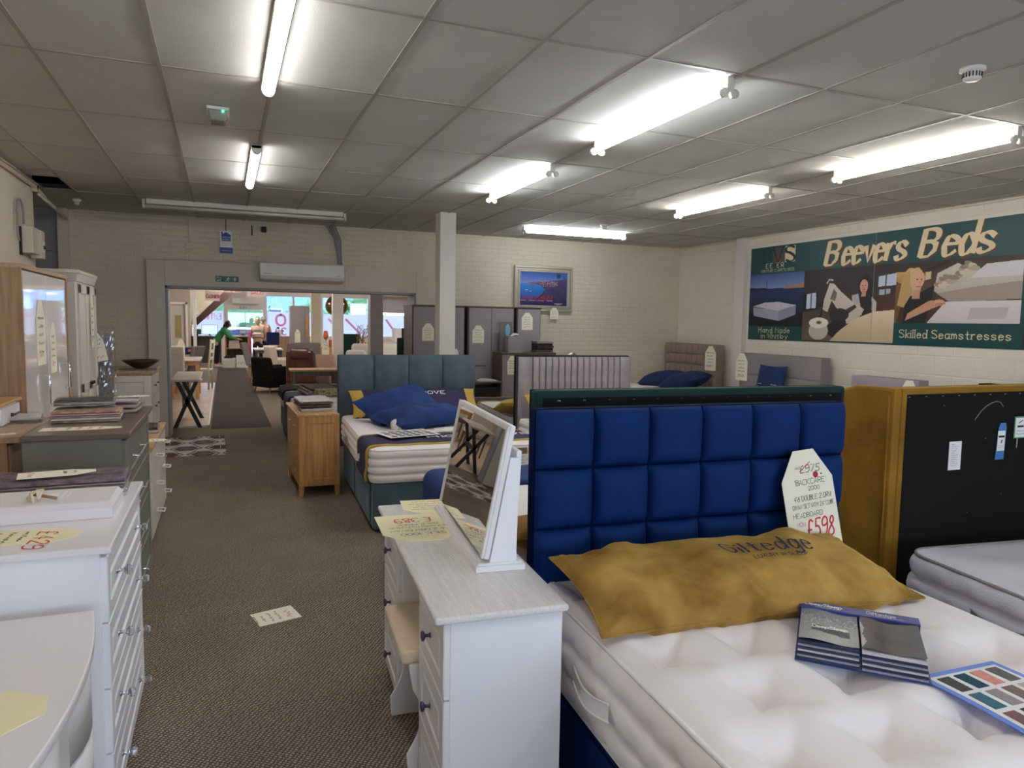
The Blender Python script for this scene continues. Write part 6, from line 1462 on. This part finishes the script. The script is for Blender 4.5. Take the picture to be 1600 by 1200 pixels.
# ---------------------------------------------------------------- people
def skin_body(name, pts, edges, radii, mat, parent, sub=1):
    me = bpy.data.meshes.new(name); me.from_pydata([tuple(p) for p in pts], edges, []); o = bpy.data.objects.new(name, me); COL.objects.link(o); o.parent = parent
    s = o.modifiers.new('skin', 'SKIN'); s.use_smooth_shade = True
    lay = me.skin_vertices[0].data if len(me.skin_vertices) else None
    if lay is None:
        bpy.context.view_layer.objects.active = o; lay = me.skin_vertices[0].data
    for i, r_ in enumerate(radii): lay[i].radius = (r_[0], r_[1]) if isinstance(r_, tuple) else (r_, r_)
    lay[0].use_root = True
    d = o.modifiers.new('subsurf', 'SUBSURF'); d.levels = sub; d.render_levels = sub
    me.materials.append(mat); return o
skinm = M('skin', (214, 160, 134), .6)
def person(label, loc, rz, bend, hair, top, trousers, hairlen, cap=None, armfwd=.45, stripe=None, lean_side=0.0, sc_=1.0):
    """local -y is forward; origin between the feet; bend = how far the trunk leans forward (radians)"""
    t = thing('person', label, 'person', loc, rz); t.scale = (sc_, sc_, sc_)
    hip = Vector((0, .05, .90)); cb, sb = math.cos(bend), math.sin(bend)
    U = lambda d, f=0.0, x=0.0: hip + Vector((x, -sb * d - cb * f, cb * d - sb * f))
    neck = U(.52); head = U(.66, .03); sh = [U(.46, 0, s * .17) for s in (-1, 1)]
    el = []; wr_ = []
    for k, s in enumerate((-1, 1)):
        e = sh[k] + Vector((s * .05, -.10 - .12 * armfwd, -.25)); w2 = e + Vector((-s * .04, -.24 * min(1, armfwd + .4), -.04 - .16 * (1 - armfwd))); el.append(e); wr_.append(w2)
    pts = [hip, U(.2), U(.4), neck, U(.58, .01), head, U(.77, .04)]; ed = [(0, 1), (1, 2), (2, 3), (3, 4), (4, 5), (5, 6)]; rd = [(.11, .08), (.095, .065), (.105, .065), (.055, .055), (.055, .055), (.078, .095), (.065, .075)]
    for k in range(2):
        b_ = len(pts); pts += [sh[k], el[k], wr_[k], wr_[k] + (wr_[k] - el[k]).normalized() * .07]; ed += [(2, b_), (b_, b_ + 1), (b_ + 1, b_ + 2), (b_ + 2, b_ + 3)]; rd += [.036, .034, .028, (.038, .018)]
        hd = (wr_[k] - el[k]).normalized(); side = Vector((1, 0, 0)); tip = pts[b_ + 3]
        for f in range(4):
            c = len(pts); q = tip + side * (-.03 + .02 * f) + hd * .035; pts += [q, q + hd * (.03 + .008 * (f in (1, 2))) + Vector((0, 0, -.018))]; ed += [(b_ + 3, c), (c, c + 1)]; rd += [.010, .008]
        c = len(pts); q = wr_[k] + side * (-.035 if k else .035) + hd * .03; pts += [q, q + hd * .03]; ed += [(b_ + 2, c), (c, c + 1)]; rd += [.011, .008]
    for s in (-1, 1):
        b_ = len(pts); x = s * .095; pts += [Vector((x, .05, .84)), Vector((x, .01, .48)), Vector((x, .05, .08)), Vector((x, -.09, .035))]; ed += [(0, b_), (b_, b_ + 1), (b_ + 1, b_ + 2), (b_ + 2, b_ + 3)]; rd += [.09, .06, .04, (.04, .03)]
    body = skin_body('body', pts, ed, rd, skinm, t)
    # clothes
    pp = [hip + Vector((0, 0, -.10)), U(.06), U(.22), U(.42), U(.50)]; e2 = [(0, 1), (1, 2), (2, 3), (3, 4)]; r2 = [(.18, .14), (.178, .135), (.168, .125), (.185, .125), (.085, .075)]
    for k in range(2):
        b_ = len(pp); pp += [sh[k] * 1, el[k], wr_[k] * .92 + el[k] * .08]; e2 += [(3, b_), (b_, b_ + 1), (b_ + 1, b_ + 2)]; r2 += [.095, .062, .045]
    g = skin_body('jumper', pp, e2, r2, top, t)
    if stripe:
        for d, mt in stripe: obj('stripe_band', MB().lathe([(.0, -.03), (.178, -.03), (.186, 0), (.178, .03), (0, .03)], 20).xf(Matrix.Translation(U(d)) @ Matrix.Rotation(bend, 4, 'X') @ Matrix.Diagonal((1, .74, 1, 1))), mt, g)
    pp = [hip + Vector((0, 0, .02)), hip + Vector((0, 0, -.05))]; e2 = [(0, 1)]; r2 = [(.15, .115), (.155, .12)]
    for s in (-1, 1):
        b_ = len(pp); x = s * .098; pp += [Vector((x, .05, .78)), Vector((x, .01, .48)), Vector((x, .05, .10))]; e2 += [(1, b_), (b_, b_ + 1), (b_ + 1, b_ + 2)]; r2 += [.10, .075, .062]
    skin_body('trousers', pp, e2, r2, trousers, t)
    for s in (-1, 1): obj('shoe', MB().prism([(.10, 0), (-.16, 0), (-.165, .03), (-.10, .065), (.02, .09), (.10, .085)], s * .095 - .045, s * .095 + .045, 'x').xf(Matrix.Identity(4)), K['trimwhite'] if not cap else K['blackmetal'], t, .015)
    # face and hair
    fm = MB(); F = lambda x, d, f: U(d, f, x)
    fm.add([F(-.012, .655, .105), F(.012, .655, .105), F(0, .655, .135), F(0, .70, .11)], [(0, 1, 2), (0, 2, 3), (1, 3, 2)]); obj('nose', fm, skinm, body)
    fm = MB()
    for s in (-1, 1): fm.lathe([(0, -.008), (.010, 0), (0, .008)], 8, tuple(F(s * .03, .705, .108)))
    obj('eyes', fm, K['ink'], body); obj('mouth', MB().lathe([(0, -.006), (.022, 0), (0, .006)], 8, tuple(F(0, .615, .105))), K['red'], body)
    em = MB()
    for s in (-1, 1): em.lathe([(0, -.03), (.014, 0), (0, .03)], 8, tuple(F(s * .088, .675, .02)))
    obj('ears', em, skinm, body)
    hp = [U(.80, .01), U(.74, -.05), U(.66, -.06), U(.66 - hairlen, -.05)]; skin_body('hair', hp, [(0, 1), (1, 2), (2, 3)], [(.085, .085), (.105, .085), (.10, .07), (.085, .05)], hair, t)
    if hairlen > .12:
        for s in (-1, 1): obj('side_hair', MB().tube([F(s * .085, .76, .02), F(s * .10, .66, .03), F(s * .095, .52, .03)], [.03, .04, .025], 8), hair, t)
    if cap: obj('cap', MB().lathe([(0, .10), (.06, .085), (.095, .03), (.10, 0), (0, 0)], 18).xf(Matrix.Translation(U(.74, .02)) @ Matrix.Rotation(bend, 4, 'X')), cap, t); 
    return t
gr = M('green_cardigan', (62, 150, 100), .85, var=.06, scale=40); dk = M('dark_trousers', (34, 34, 44), .9); browh = M('brown_hair', (58, 36, 32), .6); bl = M('blonde_hair', (208, 178, 130), .6); bei = M('beige_jumper', (226, 196, 168), .85)
person('person in a green cardigan and dark trousers bending over the far counter', (-.20, 26.35, 0), 84, .62, browh, gr, dk, .16, armfwd=.9)
person('person with light hair in a striped jumper seen from behind at the counter', (1.12, 26.9, 0), 172, .22, bl, bei, dk, .08, armfwd=.7, stripe=[(.34, M('stripe_blue', (150, 160, 180), .85)), (.22, K['paper']), (.10, K['greyfab'])])
person('person in a cap and beige jacket standing beyond the striped jumper', (1.36, 27.75, 0), 175, .05, K['greydoor'], M('beige_jacket', (222, 180, 146), .8), dk, .03, cap=K['greyfab'], armfwd=.3, sc_=1.02)

# ---------------------------------------------------------------- counter and desk things
ct = thing('counter', 'wooden shop counter with open shelves where the people stand', 'counter', (.43, 26.5, 0))
obj('counter_top', MB().box(-.40, -.25, 1.03, .40, .35, 1.07), K['oaktop'], ct, .004)
for x in (-.39, .34): obj('side_panel', MB().box(x, -.22, 0, x + .05, .32, 1.03), K['oak'], ct)
for z in (.12, .62): obj('shelf', MB().box(-.34, -.20, z, .34, .30, z + .03), K['oak'], ct)
obj('back_panel', MB().box(-.34, .30, 0, .34, .32, 1.03), K['darkwood'], ct)
for i, (x, z, w_, h_, m_) in enumerate(((-.40, .651, .36, .16, 'cream'), (-.40, .812, .32, .10, 'card'), (-.12, .651, .18, .08, 'darktop'))): single('file_box', MB().box(-w_ / 2, -.12, 0, w_ / 2, .12, h_), K[m_], ('cream box file on the upper counter shelf', 'flat card box on top of the cream box file', 'dark folder pile on the upper counter shelf at right')[i], 'box', (.73 + x, 26.45, z), bevel=.004)
t = thing('storage_box', 'white dotted cardboard box on the floor before the counter', 'box', (.15, 25.9, 0)); obj('box', MB().box(-.20, -.15, 0, .20, .15, .33).box(-.21, -.16, .27, .21, .16, .33), K['paper'], t, .004)
m = MB()
for i in range(9):
    for j in range(6): m.lathe([(.010, .002), (0, .002)], 6, (-.175 + .044 * i, -.1505, .03 + .04 * j), '-y')
obj('dots', m, K['ink'], t, kind='stuff')
obj('papers', MB().box(-.15, -.10, .33, .12, .10, .38).hexa([(-.1, -.1, .38), (.1, -.1, .38), (.1, .1, .38), (-.1, .1, .38)], [(-.08, -.1, .41), (.12, -.08, .42), (.1, .1, .41), (-.1, .1, .42)]), K['ink'], t)
t = thing('storage_box', 'white printed cardboard box beside the dotted one before the counter', 'box', (.58, 25.95, 0)); obj('box', MB().box(-.20, -.15, 0, .20, .15, .42), K['paper'], t, .004); m = MB(); scribble(m, -.15, .12, .3, .12, lambda a, b: (a, -.1505, b), .012, 7); obj('printed_mark', m, K['greydoor'], t)
t = thing('pink_glow_column', 'slim pink and blue display column beside the counter', 'column lamp', (.85, 26.8, 0)); obj('lower_tube', MB().box(-.05, -.05, 0, .05, .05, .42), M('pale_blue_plastic', (190, 214, 240), .3), t); obj('upper_tube', MB().box(-.05, -.05, .42, .05, .05, 1.22), M('pink_plastic', (246, 90, 180), .3), t, .01)
t = thing('office_desk', 'dark desk with screens to the left of the counter', 'desk', (-.55, 27.4, 0)); obj('desk_top', MB().box(-.5, -.35, 1.0, .5, .35, 1.03), K['darkwood'], t); obj('front_panel', MB().box(-.48, -.3, .1, .46, -.27, 1.0), K['darkwood'], t); obj('shelf', MB().box(-.48, -.27, .5, .46, .3, .53), K['darkwood'], t)
for x in (-.48, .44): obj('side_panel', MB().box(x, -.3, 0, x + .03, .33, 1.0), K['oak'], t)
single('paper_pile', MB().box(-.2, -.12, 0, .2, .12, .03), K['paper'], 'low pile of white papers on the dark desk', 'papers', (-.62, 27.0, 1.031))
def screen(label, loc, w_, h_, col, e=0.6, rz=0):
    t = thing('monitor', label, 'monitor', loc, rz); obj('bezel', MB().box(-w_ / 2, 0, .06, w_ / 2, .04, .06 + h_), K['blackmetal'], t, .004); obj('stand', MB().box(-.03, .02, 0, .03, .06, .1).box(-.09, -.04, 0, .09, .1, .012), K['blackmetal'], t)
    obj('display', MB().box(-w_ / 2 + .015, -.003, .075, w_ / 2 - .015, 0, .045 + h_), emit('screen_glow', col, e), t)
screen('wide pale blue monitor on the dark desk', (-.46, 27.4, 1.031), .52, .34, (150, 180, 236), .8); screen('small dark monitor at the left end of the dark desk', (-.86, 27.3, 1.031), .26, .18, (60, 54, 56), .1); screen('small grey monitor on the counter in front of the far door', (.62, 26.7, 1.071), .24, .15, (120, 124, 134), .3); screen('small grey monitor right of the people', (2.0, 28.95, 1.02), .26, .16, (120, 122, 126), .3)
t = thing('side_desk', 'low desk under the shop window to the right of the people', 'desk', (2.25, 28.9, 0)); obj('desk_top', MB().box(-.4, -.35, .98, .9, .35, 1.02), K['oaktop'], t); obj('front_panel', MB().box(-.35, -.3, 0, .85, -.27, .98), K['greyoak'], t)
t = thing('spray_bottle', 'cream bottle with a dark trigger on the low desk', 'bottle', (1.95, 28.7, 1.021)); obj('bottle', MB().lathe([(0, 0), (.07, 0), (.07, .2), (.03, .25), (.025, .28), (0, .28)], 14), K['cream'], t); obj('trigger', MB().box(-.05, -.015, .28, .03, .015, .34), K['ink'], t)
t = thing('office_chair', 'dark blue grey office chair by the low desk', 'chair', (1.62, 26.6, 0)); obj('backrest', MB().box(-.22, .1, .75, .22, .16, 1.2), K['navycloth'], t, .05, 3); obj('seat', MB().box(-.22, -.25, .45, .22, .2, .53), K['navycloth'], t, .03); obj('post', MB().tube([(0, 0, .06), (0, 0, .46)], .03, 8), K['blackmetal'], t); obj('base', MB().box(-.25, -.03, .04, .25, .03, .07).box(-.03, -.25, .04, .03, .25, .07), K['blackmetal'], t)

# ---------------------------------------------------------------- tables and chairs of the front shop
t = thing('cross_leg_table', 'grey topped table on a black crossed base beside the opening', 'table', (-.52, 12.15, 0))
obj('table_top', MB().box(-.20, -.92, .735, .19, .85, .765), M('pale_grey_top', (176, 168, 164), .35), t, .006)
for y in (-.55, .5):
    for s in (-1, 1): obj('crossed_leg', MB().hexa([(s * .17 - .03, y - .03, .02), (s * .17 + .03, y - .03, .02), (s * .17 + .03, y + .03, .02), (s * .17 - .03, y + .03, .02)], [(-s * .14 - .03, y - .03, .735), (-s * .14 + .03, y - .03, .735), (-s * .14 + .03, y + .03, .735), (-s * .14 - .03, y + .03, .735)]), K['blackmetal'], t)
obj('stretcher', MB().box(-.03, -.55, .36, .03, .5, .41), K['blackmetal'], t)
def dining_table(label, loc, W, L, topm, legm, h=.76):
    t = thing('dining_table', label, 'table', loc); obj('table_top', MB().box(-W / 2, -L / 2, h - .035, W / 2, L / 2, h), topm, t, .006); obj('apron', MB().box(-W / 2 + .06, -L / 2 + .06, h - .12, W / 2 - .06, L / 2 - .06, h - .035), legm, t)
    for sx in (-1, 1):
        for sy in (-1, 1): x, y = sx * (W / 2 - .07), sy * (L / 2 - .07); obj('leg', MB().box(x - .03, y - .03, 0, x + .03, y + .03, h - .03), legm, t)
    return t
dining_table('pale oak dining table behind the tufted chair', (-1.0, 19.0, .024), .9, 1.2, K['oaktop'], K['oak']); dining_table('white topped dining table beside the cream wooden chair', (-.74, 16.3, .024), .6, 1.2, K['offwhite'], K['oak'], .80)
dining_table('white topped table right of the aisle beyond the grey dining chair', (1.20, 22.2, 0), .8, 1.2, K['offwhite'], K['darkwood'], .80); dining_table('narrow pale table with papers before the reclining chair', (1.5, 13.2, 0), .85, .5, K['greyoaktop'], K['darkwood'], .78)
def up_chair(label, loc, rz, mat, legm, h=1.05, w_=.48, tuft=False, wing=0.0, rake=.08):
    t = thing('dining_chair', label, 'chair', loc, rz)
    obj('backrest', MB().hexa([(-w_ / 2, .20, .42), (w_ / 2, .20, .42), (w_ / 2, .28, .42), (-w_ / 2, .28, .42)], [(-w_ / 2, .20 + rake, h), (w_ / 2, .20 + rake, h), (w_ / 2, .29 + rake, h), (-w_ / 2, .29 + rake, h)]), mat, t, .035, 3); obj('seat', MB().box(-w_ / 2, -.26, .40, w_ / 2, .24, .50), mat, t, .03, 3)
    if tuft:
        m = MB()
        for i in range(3): m.lathe([(.014, 0), (.010, .01), (0, .012)], 8, (-.13 + .13 * i, .29 + rake * .85, h - .14), 'y')
        obj('buttons', m, mat, t)
    for sx in (-1, 1):
        for y in (-.22, .22): obj('leg', MB().hexa([(sx * w_ * .42 - .014, y * 1.15 - .014, 0), (sx * w_ * .42 + .014, y * 1.15 - .014, 0), (sx * w_ * .42 + .014, y * 1.15 + .014, 0), (sx * w_ * .42 - .014, y * 1.15 + .014, 0)], [(sx * w_ * .42 - .02, y - .02, .41), (sx * w_ * .42 + .02, y - .02, .41), (sx * w_ * .42 + .02, y + .02, .41), (sx * w_ * .42 - .02, y + .02, .41)]), legm, t)
    return t
lightgrey = M('pale_grey_fabric', (186, 178, 170), .85, var=.05, scale=50); dgrey = M('mid_grey_fabric', (120, 112, 112), .85, var=.05, scale=50)
up_chair('pale grey tufted dining chair just inside the opening at the left', (-.92, 14.6, .024), 180, lightgrey, K['darkwood'], 1.12, .50, True)
up_chair('mid grey dining chair turned side-on beside the white topped table', (-.86, 17.3, .024), -118, dgrey, K['darkwood'], 1.02, .46, rake=.16)
up_chair('grey dining chair with slim legs right of the aisle carpet', (.86, 20.2, 0), 75, dgrey, K['oak'], 1.03, .44, rake=.14)
t = thing('wooden_chair', 'cream painted wooden chair with a slatted back', 'chair', (-.50, 17.95, .024), -100)
for s in (-1, 1): obj('back_post', MB().tube([(s * .19, .2, 0), (s * .19, .2, .45), (s * .19, .27, 1.15)], .024, 8), K['cream'], t); obj('front_leg', MB().tube([(s * .2, -.2, 0), (s * .2, -.2, .45)], .024, 8), K['cream'], t)
for z in (.68, .84, 1.06): obj('back_slat', MB().box(-.19, .22 + (z - .6) * .08, z, .19, .245 + (z - .6) * .08, z + .07), K['cream'], t)
obj('seat', MB().box(-.22, -.23, .43, .22, .23, .47), K['cream'], t, .01)
t = thing('oval_back_chair', 'maroon oval-backed chair behind the pale oak table', 'chair', (-1.0, 21.35, 0), -20); obj('backrest', MB().lathe([(0, 0), (.15, 0), (.17, .03), (.15, .06), (0, .06)], 20, (0, .2, 0), 'y').xf(Matrix.Translation((0, 0, 1.02)) @ Matrix.Diagonal((1, 1, 1.3, 1))), M('maroon_fabric', (74, 20, 34), .8), t); obj('seat', MB().box(-.22, -.25, .42, .22, .2, .5), M('maroon_fabric', (74, 20, 34), .8), t, .03)
for sx in (-1, 1):
    for y in (-.2, .2): obj('leg', MB().tube([(sx * .19, y, 0), (sx * .19, y, .43)], .018, 6), K['darkwood'], t)
    obj('back_post', MB().tube([(sx * .12, .22, .42), (sx * .12, .22, .9)], .016, 6), K['darkwood'], t)
price_card('pale tall card standing behind the tufted dining chair', (-.84, 16.6, .801), FACE_Y(), .15, .40, marks=0)
t = thing('bedding_stack', 'blue folded bedding with an orange label on the pale oak table', 'bedding pack', (-.75, 18.9, .79)); obj('folded_fabric', MB().box(-.2, -.2, 0, .25, .2, .16), K['bluecloth'], t, .03); obj('label', MB().box(-.05, -.203, .06, .05, -.2, .12), M('orange_label', (222, 120, 70), .6), t)
# armchairs, sofas, recliner
def soft_chair(name, label, cat, loc, rz, W, D, hb_, hs, mat, legm=None, arm=.16, ha=.58, round_=.05, cush=1):
    t = thing(name, label, cat, loc, rz)
    obj('base', MB().box(-W / 2, -D / 2, .12, W / 2, D / 2, hs - .12), mat, t, .03, 3)
    obj('backrest', MB().hexa([(-W / 2, D / 2 - .22, hs - .14), (W / 2, D / 2 - .22, hs - .14), (W / 2, D / 2, hs - .14), (-W / 2, D / 2, hs - .14)], [(-W / 2 + .03, D / 2 - .10, hb_), (W / 2 - .03, D / 2 - .10, hb_), (W / 2 - .03, D / 2 + .06, hb_), (-W / 2 + .03, D / 2 + .06, hb_)]), mat, t, round_, 4)
    for s in (-1, 1): x0, x1 = sorted((s * W / 2, s * (W / 2 - arm))); obj('arm', MB().box(x0, -D / 2, .14, x1, D / 2 - .1, ha), mat, t, min(.06, arm * .4), 4)
    cw = (W - 2 * arm) / cush
    for k in range(cush): obj('seat_cushion', MB().box(-W / 2 + arm + cw * k + .004, -D / 2 - .02, hs - .12, -W / 2 + arm + cw * (k + 1) - .004, D / 2 - .2, hs + .03), mat, t, .035, 3)
    for sx in (-1, 1):
        for sy in (-1, 1): obj('leg', MB().tube([(sx * (W / 2 - .06) + sx * .02, sy * (D / 2 - .06) + sy * .02, 0), (sx * (W / 2 - .08), sy * (D / 2 - .08), .16)], [.014, .026], 8), legm or K['oak'], t)
    return t
t = soft_chair('armchair', 'black armchair with sloping arms and oak legs right of the aisle carpet', 'armchair', (1.08, 17.2, 0), 118, .72, .75, .80, .42, K['black'], K['oak'], .10, .60)
soft_chair('armchair', 'pale beige armchair beyond the black one', 'armchair', (1.45, 19.4, 0), 100, .78, .78, .98, .45, M('beige_fabric', (206, 192, 178), .85), None, .15, .66); soft_chair('sofa', 'tan sofa with its back behind the brown recliner', 'sofa', (1.86, 16.5, 0), 0, 1.1, .8, .86, .44, M('tan_fabric', (176, 148, 128), .85), None, .16, .62, cush=2)
brl = M('brown_leather', (84, 48, 42), .4, rgb2=(58, 32, 28), scale=8, bump=.2, bscale=12); t = soft_chair('recliner', 'brown leather recliner chair in front of the tan sofa', 'armchair', (1.62, 15.4, 0), 150, .66, .75, 1.04, .48, brl, K['blackmetal'], .13, .64, .07)
obj('head_cushion', MB().box(-.22, .22, .84, .22, .46, 1.08), brl, t, .08, 4)
soft_chair('sofa', 'grey sofa with a dark top edge behind the recliner', 'sofa', (2.2, 21.0, 0), 8, 1.0, .8, 1.0, .46, dgrey, None, .18, .66, cush=2)
price_card('cream price card on the sofa behind the recliner', (2.18, 16.93, .862), FACE_Y(), .17, .21, marks=2); price_card('tall cream price card before the grey wardrobe in the front shop', (2.23, 24.178, .92), FACE_Y(), .17, .42, marks=1)
for k, (x, y) in enumerate(((2.92, 16.9), (3.2, 17.8))): soft_chair('tub_chair', ('white boucle tub chair nearer the plant', 'white boucle tub chair behind the nearer one')[k], 'armchair', (x, y, 0), 160, .52, .6, (.98, 1.10)[k], .5, M('boucle', (222, 214, 210), .95, bump=.4, bscale=60), None, .12, .75, .12)
soft_chair('recliner', 'cream leather recliner by the far right of the opening', 'armchair', (3.46, 15.2, 0), 20, .62, .7, 1.20, .5, M('cream_leather', (214, 206, 192), .4), K['blackmetal'], .13, .7, .09)
t = thing('divan_bed', 'dark green bed headboard showing right of the last opening column', 'bed', (3.40, 13.2, 0)); obj('headboard', MB().box(-.38, 0, .3, .30, .1, 1.345), K['greenvelvet'], t, .02); obj('panel', MB().box(-.36, -.02, 1.18, .28, 0, 1.32), K['greenvelvet'], t, .008); obj('divan_base', MB().box(-.38, -1.3, .03, .30, 0, .5), K['greenvelvet'], t, .02)
t = thing('headboard_display', 'dark green headboard beyond the white tub chairs', 'headboard', (3.6, 22, 0)); obj('panel', MB().box(-.28, 0, .6, .26, .08, 1.25), K['greenvelvet'], t, .06, 3); obj('support', MB().box(-.2, .02, 0, -.14, .06, .7).box(.12, .02, 0, .18, .06, .7), K['blackmetal'], t)
t = thing('tall_cabinet', 'white and black tall cabinet near the right window', 'cabinet', (3.92, 17, 0)); obj('body', MB().box(-.14, -.14, 0, .03, .14, 1.49), K['paper'], t, .004); obj('dark_side', MB().box(.03, -.14, 0, .13, .14, 1.49), K['blackmetal'], t, .004)
t = thing('wardrobe', 'mid grey wardrobe with a wooden mirror frame in the front shop', 'wardrobe', (2.27, 24.2, 0)); obj('carcass', MB().box(-.26, 0, 0, .34, .5, 2.10), K['greydoor'], t); obj('door', MB().box(-.25, -.02, .05, .19, 0, 2.08), K['greydoor'], t); obj('door', MB().box(.20, -.02, .05, .33, 0, 2.08), K['greydoor'], t); obj('wood_strip', MB().box(.22, -.05, 1.1, .30, -.02, 1.75), K['oak'], t)
t = thing('round_mirror', 'round bronze framed mirror hanging behind the second column', 'mirror', (2.73, 18.95, 2.03)); obj('rim', MB().tube([(.27 * math.cos(2 * PI * k / 32), 0, .25 * math.sin(2 * PI * k / 32)) for k in range(32)], .022, 8, closed=True), M('bronze_rim', (120, 100, 62), .35, .6), t); obj('glass', MB().lathe([(.26, 0), (.26, .01), (0, .01)], 28, (0, 0, 0), '-y'), M('dim_mirror', (130, 122, 96), .15, .7), t)
obj('hanging_chain', MB().tube([(0, 0, .25), (0, 0, .77)], .006, 5), K['blackmetal'], t)
t = thing('table_lamp', 'amber glass lamp on a small cabinet between the columns', 'lamp', (2.56, 19.8, .93)); obj('shade', MB().lathe([(.05, .22), (.07, .3), (.06, .42), (.03, .44)], 14), M('amber_glass', (200, 96, 50), .2), t); obj('base', MB().lathe([(0, 0), (.06, 0), (.05, .03), (.015, .08), (.015, .22), (0, .22)], 14), K['chrome'], t)
t = thing('small_cabinet', 'small oak cabinet between the columns', 'cabinet', (2.64, 19.9, 0)); obj('body', MB().box(-.2, -.15, 0, .2, .15, .90), K['oak'], t, .004); obj('top', MB().box(-.22, -.17, .90, .22, .17, .928), K['oaktop'], t, .004); obj('door', MB().box(-.18, -.162, .05, .18, -.15, .86), K['oak'], t)
single('jar', MB().lathe([(0, 0), (.05, 0), (.06, .05), (.06, .17), (.05, .2), (0, .2)], 14), M('amber_glass', (200, 96, 50), .2), 'small amber jar beside the amber lamp', 'jar', (2.70, 19.80, .929))
t = thing('branch_vase', 'tall vase of dry twigs before the right-hand shop window', 'vase', (3.58, 20, .0)); obj('stand', MB().lathe([(0, 0), (.16, 0), (.14, .05), (.05, .08), (.05, .55), (.14, .6), (0, .6)], 16), K['darkwood'], t); obj('vase', MB().lathe([(0, .6), (.05, .6), (.08, .75), (.05, .95), (.06, 1.0)], 16), M('vase_brown', (110, 84, 70), .4), t)
r = random.Random(5)
for k in range(14): a = r.uniform(-.2, .2); b_ = r.uniform(-.15, .15); obj('twig', MB().tube([(0, 0, .95), (a * .4, b_ * .4, 1.2), (a, b_, r.uniform(1.4, 1.62))], [.007, .006, .003], 5), K['darkwood'] if k % 3 else M('russet_twig', (140, 90, 50), .8), t)
obj('dry_leaves', (lambda m: ([m.add([(x, y, z), (x + .03, y, z + .02), (x + .01, y + .01, z + .06)], [(0, 1, 2)]) for x, y, z in ((r.uniform(-.17, .17), r.uniform(-.12, .12), r.uniform(1.0, 1.5)) for _i in range(90))], m)[1])(MB()), M('dry_leaf', (150, 120, 60), .8), t, kind='stuff')
t = thing('roller_blind', 'beige ribbed blind drawn half down over the right shop window', 'blind', (6.70, 29.85, 2.0)); obj('cassette', MB().box(-.6, -.04, .70, .6, .04, .78), K['trimwhite'], t)
for k in range(14): obj('slat', MB().box(-.57 + .081 * k, -.004, 0, -.57 + .081 * k + .078, .004, .70), K['blindfab'], t)
t = thing('display_stand', 'white pole display stand beside the grey partition', 'display stand', (-.70, 20.6, 0)); obj('pole', MB().box(-.04, -.04, .05, .04, .04, 2.6), K['paper'], t); obj('base', MB().box(-.15, -.15, 0, .15, .15, .05), K['paper'], t); obj('card_strip', MB().box(.04, -.01, 1.75, .10, 0, 2.15), K['card'], t)
# strip lights added out of view to brighten the front shop
for y in (14.0, 18.5, 23.0, 27.0):
    for x in (.4, 5.5):
        t = thing('led_batten', ('left-hand' if x < 1 else 'right-hand') + ' added strip light on the front shop ceiling, %s from the opening' % {14.0: 'first', 18.5: 'second', 23.0: 'third', 27.0: 'fourth'}[y], 'ceiling light', (x, y, 2.80), group='added front shop strip lights'); obj('housing', MB().box(-.04, -.75, -.03, .04, .75, 0), K['fitting'], t); obj('diffuser', MB().box(-.035, -.73, -.07, .035, .73, -.03), K['led_added'], t, .012)
bpy.context.view_layer.update()
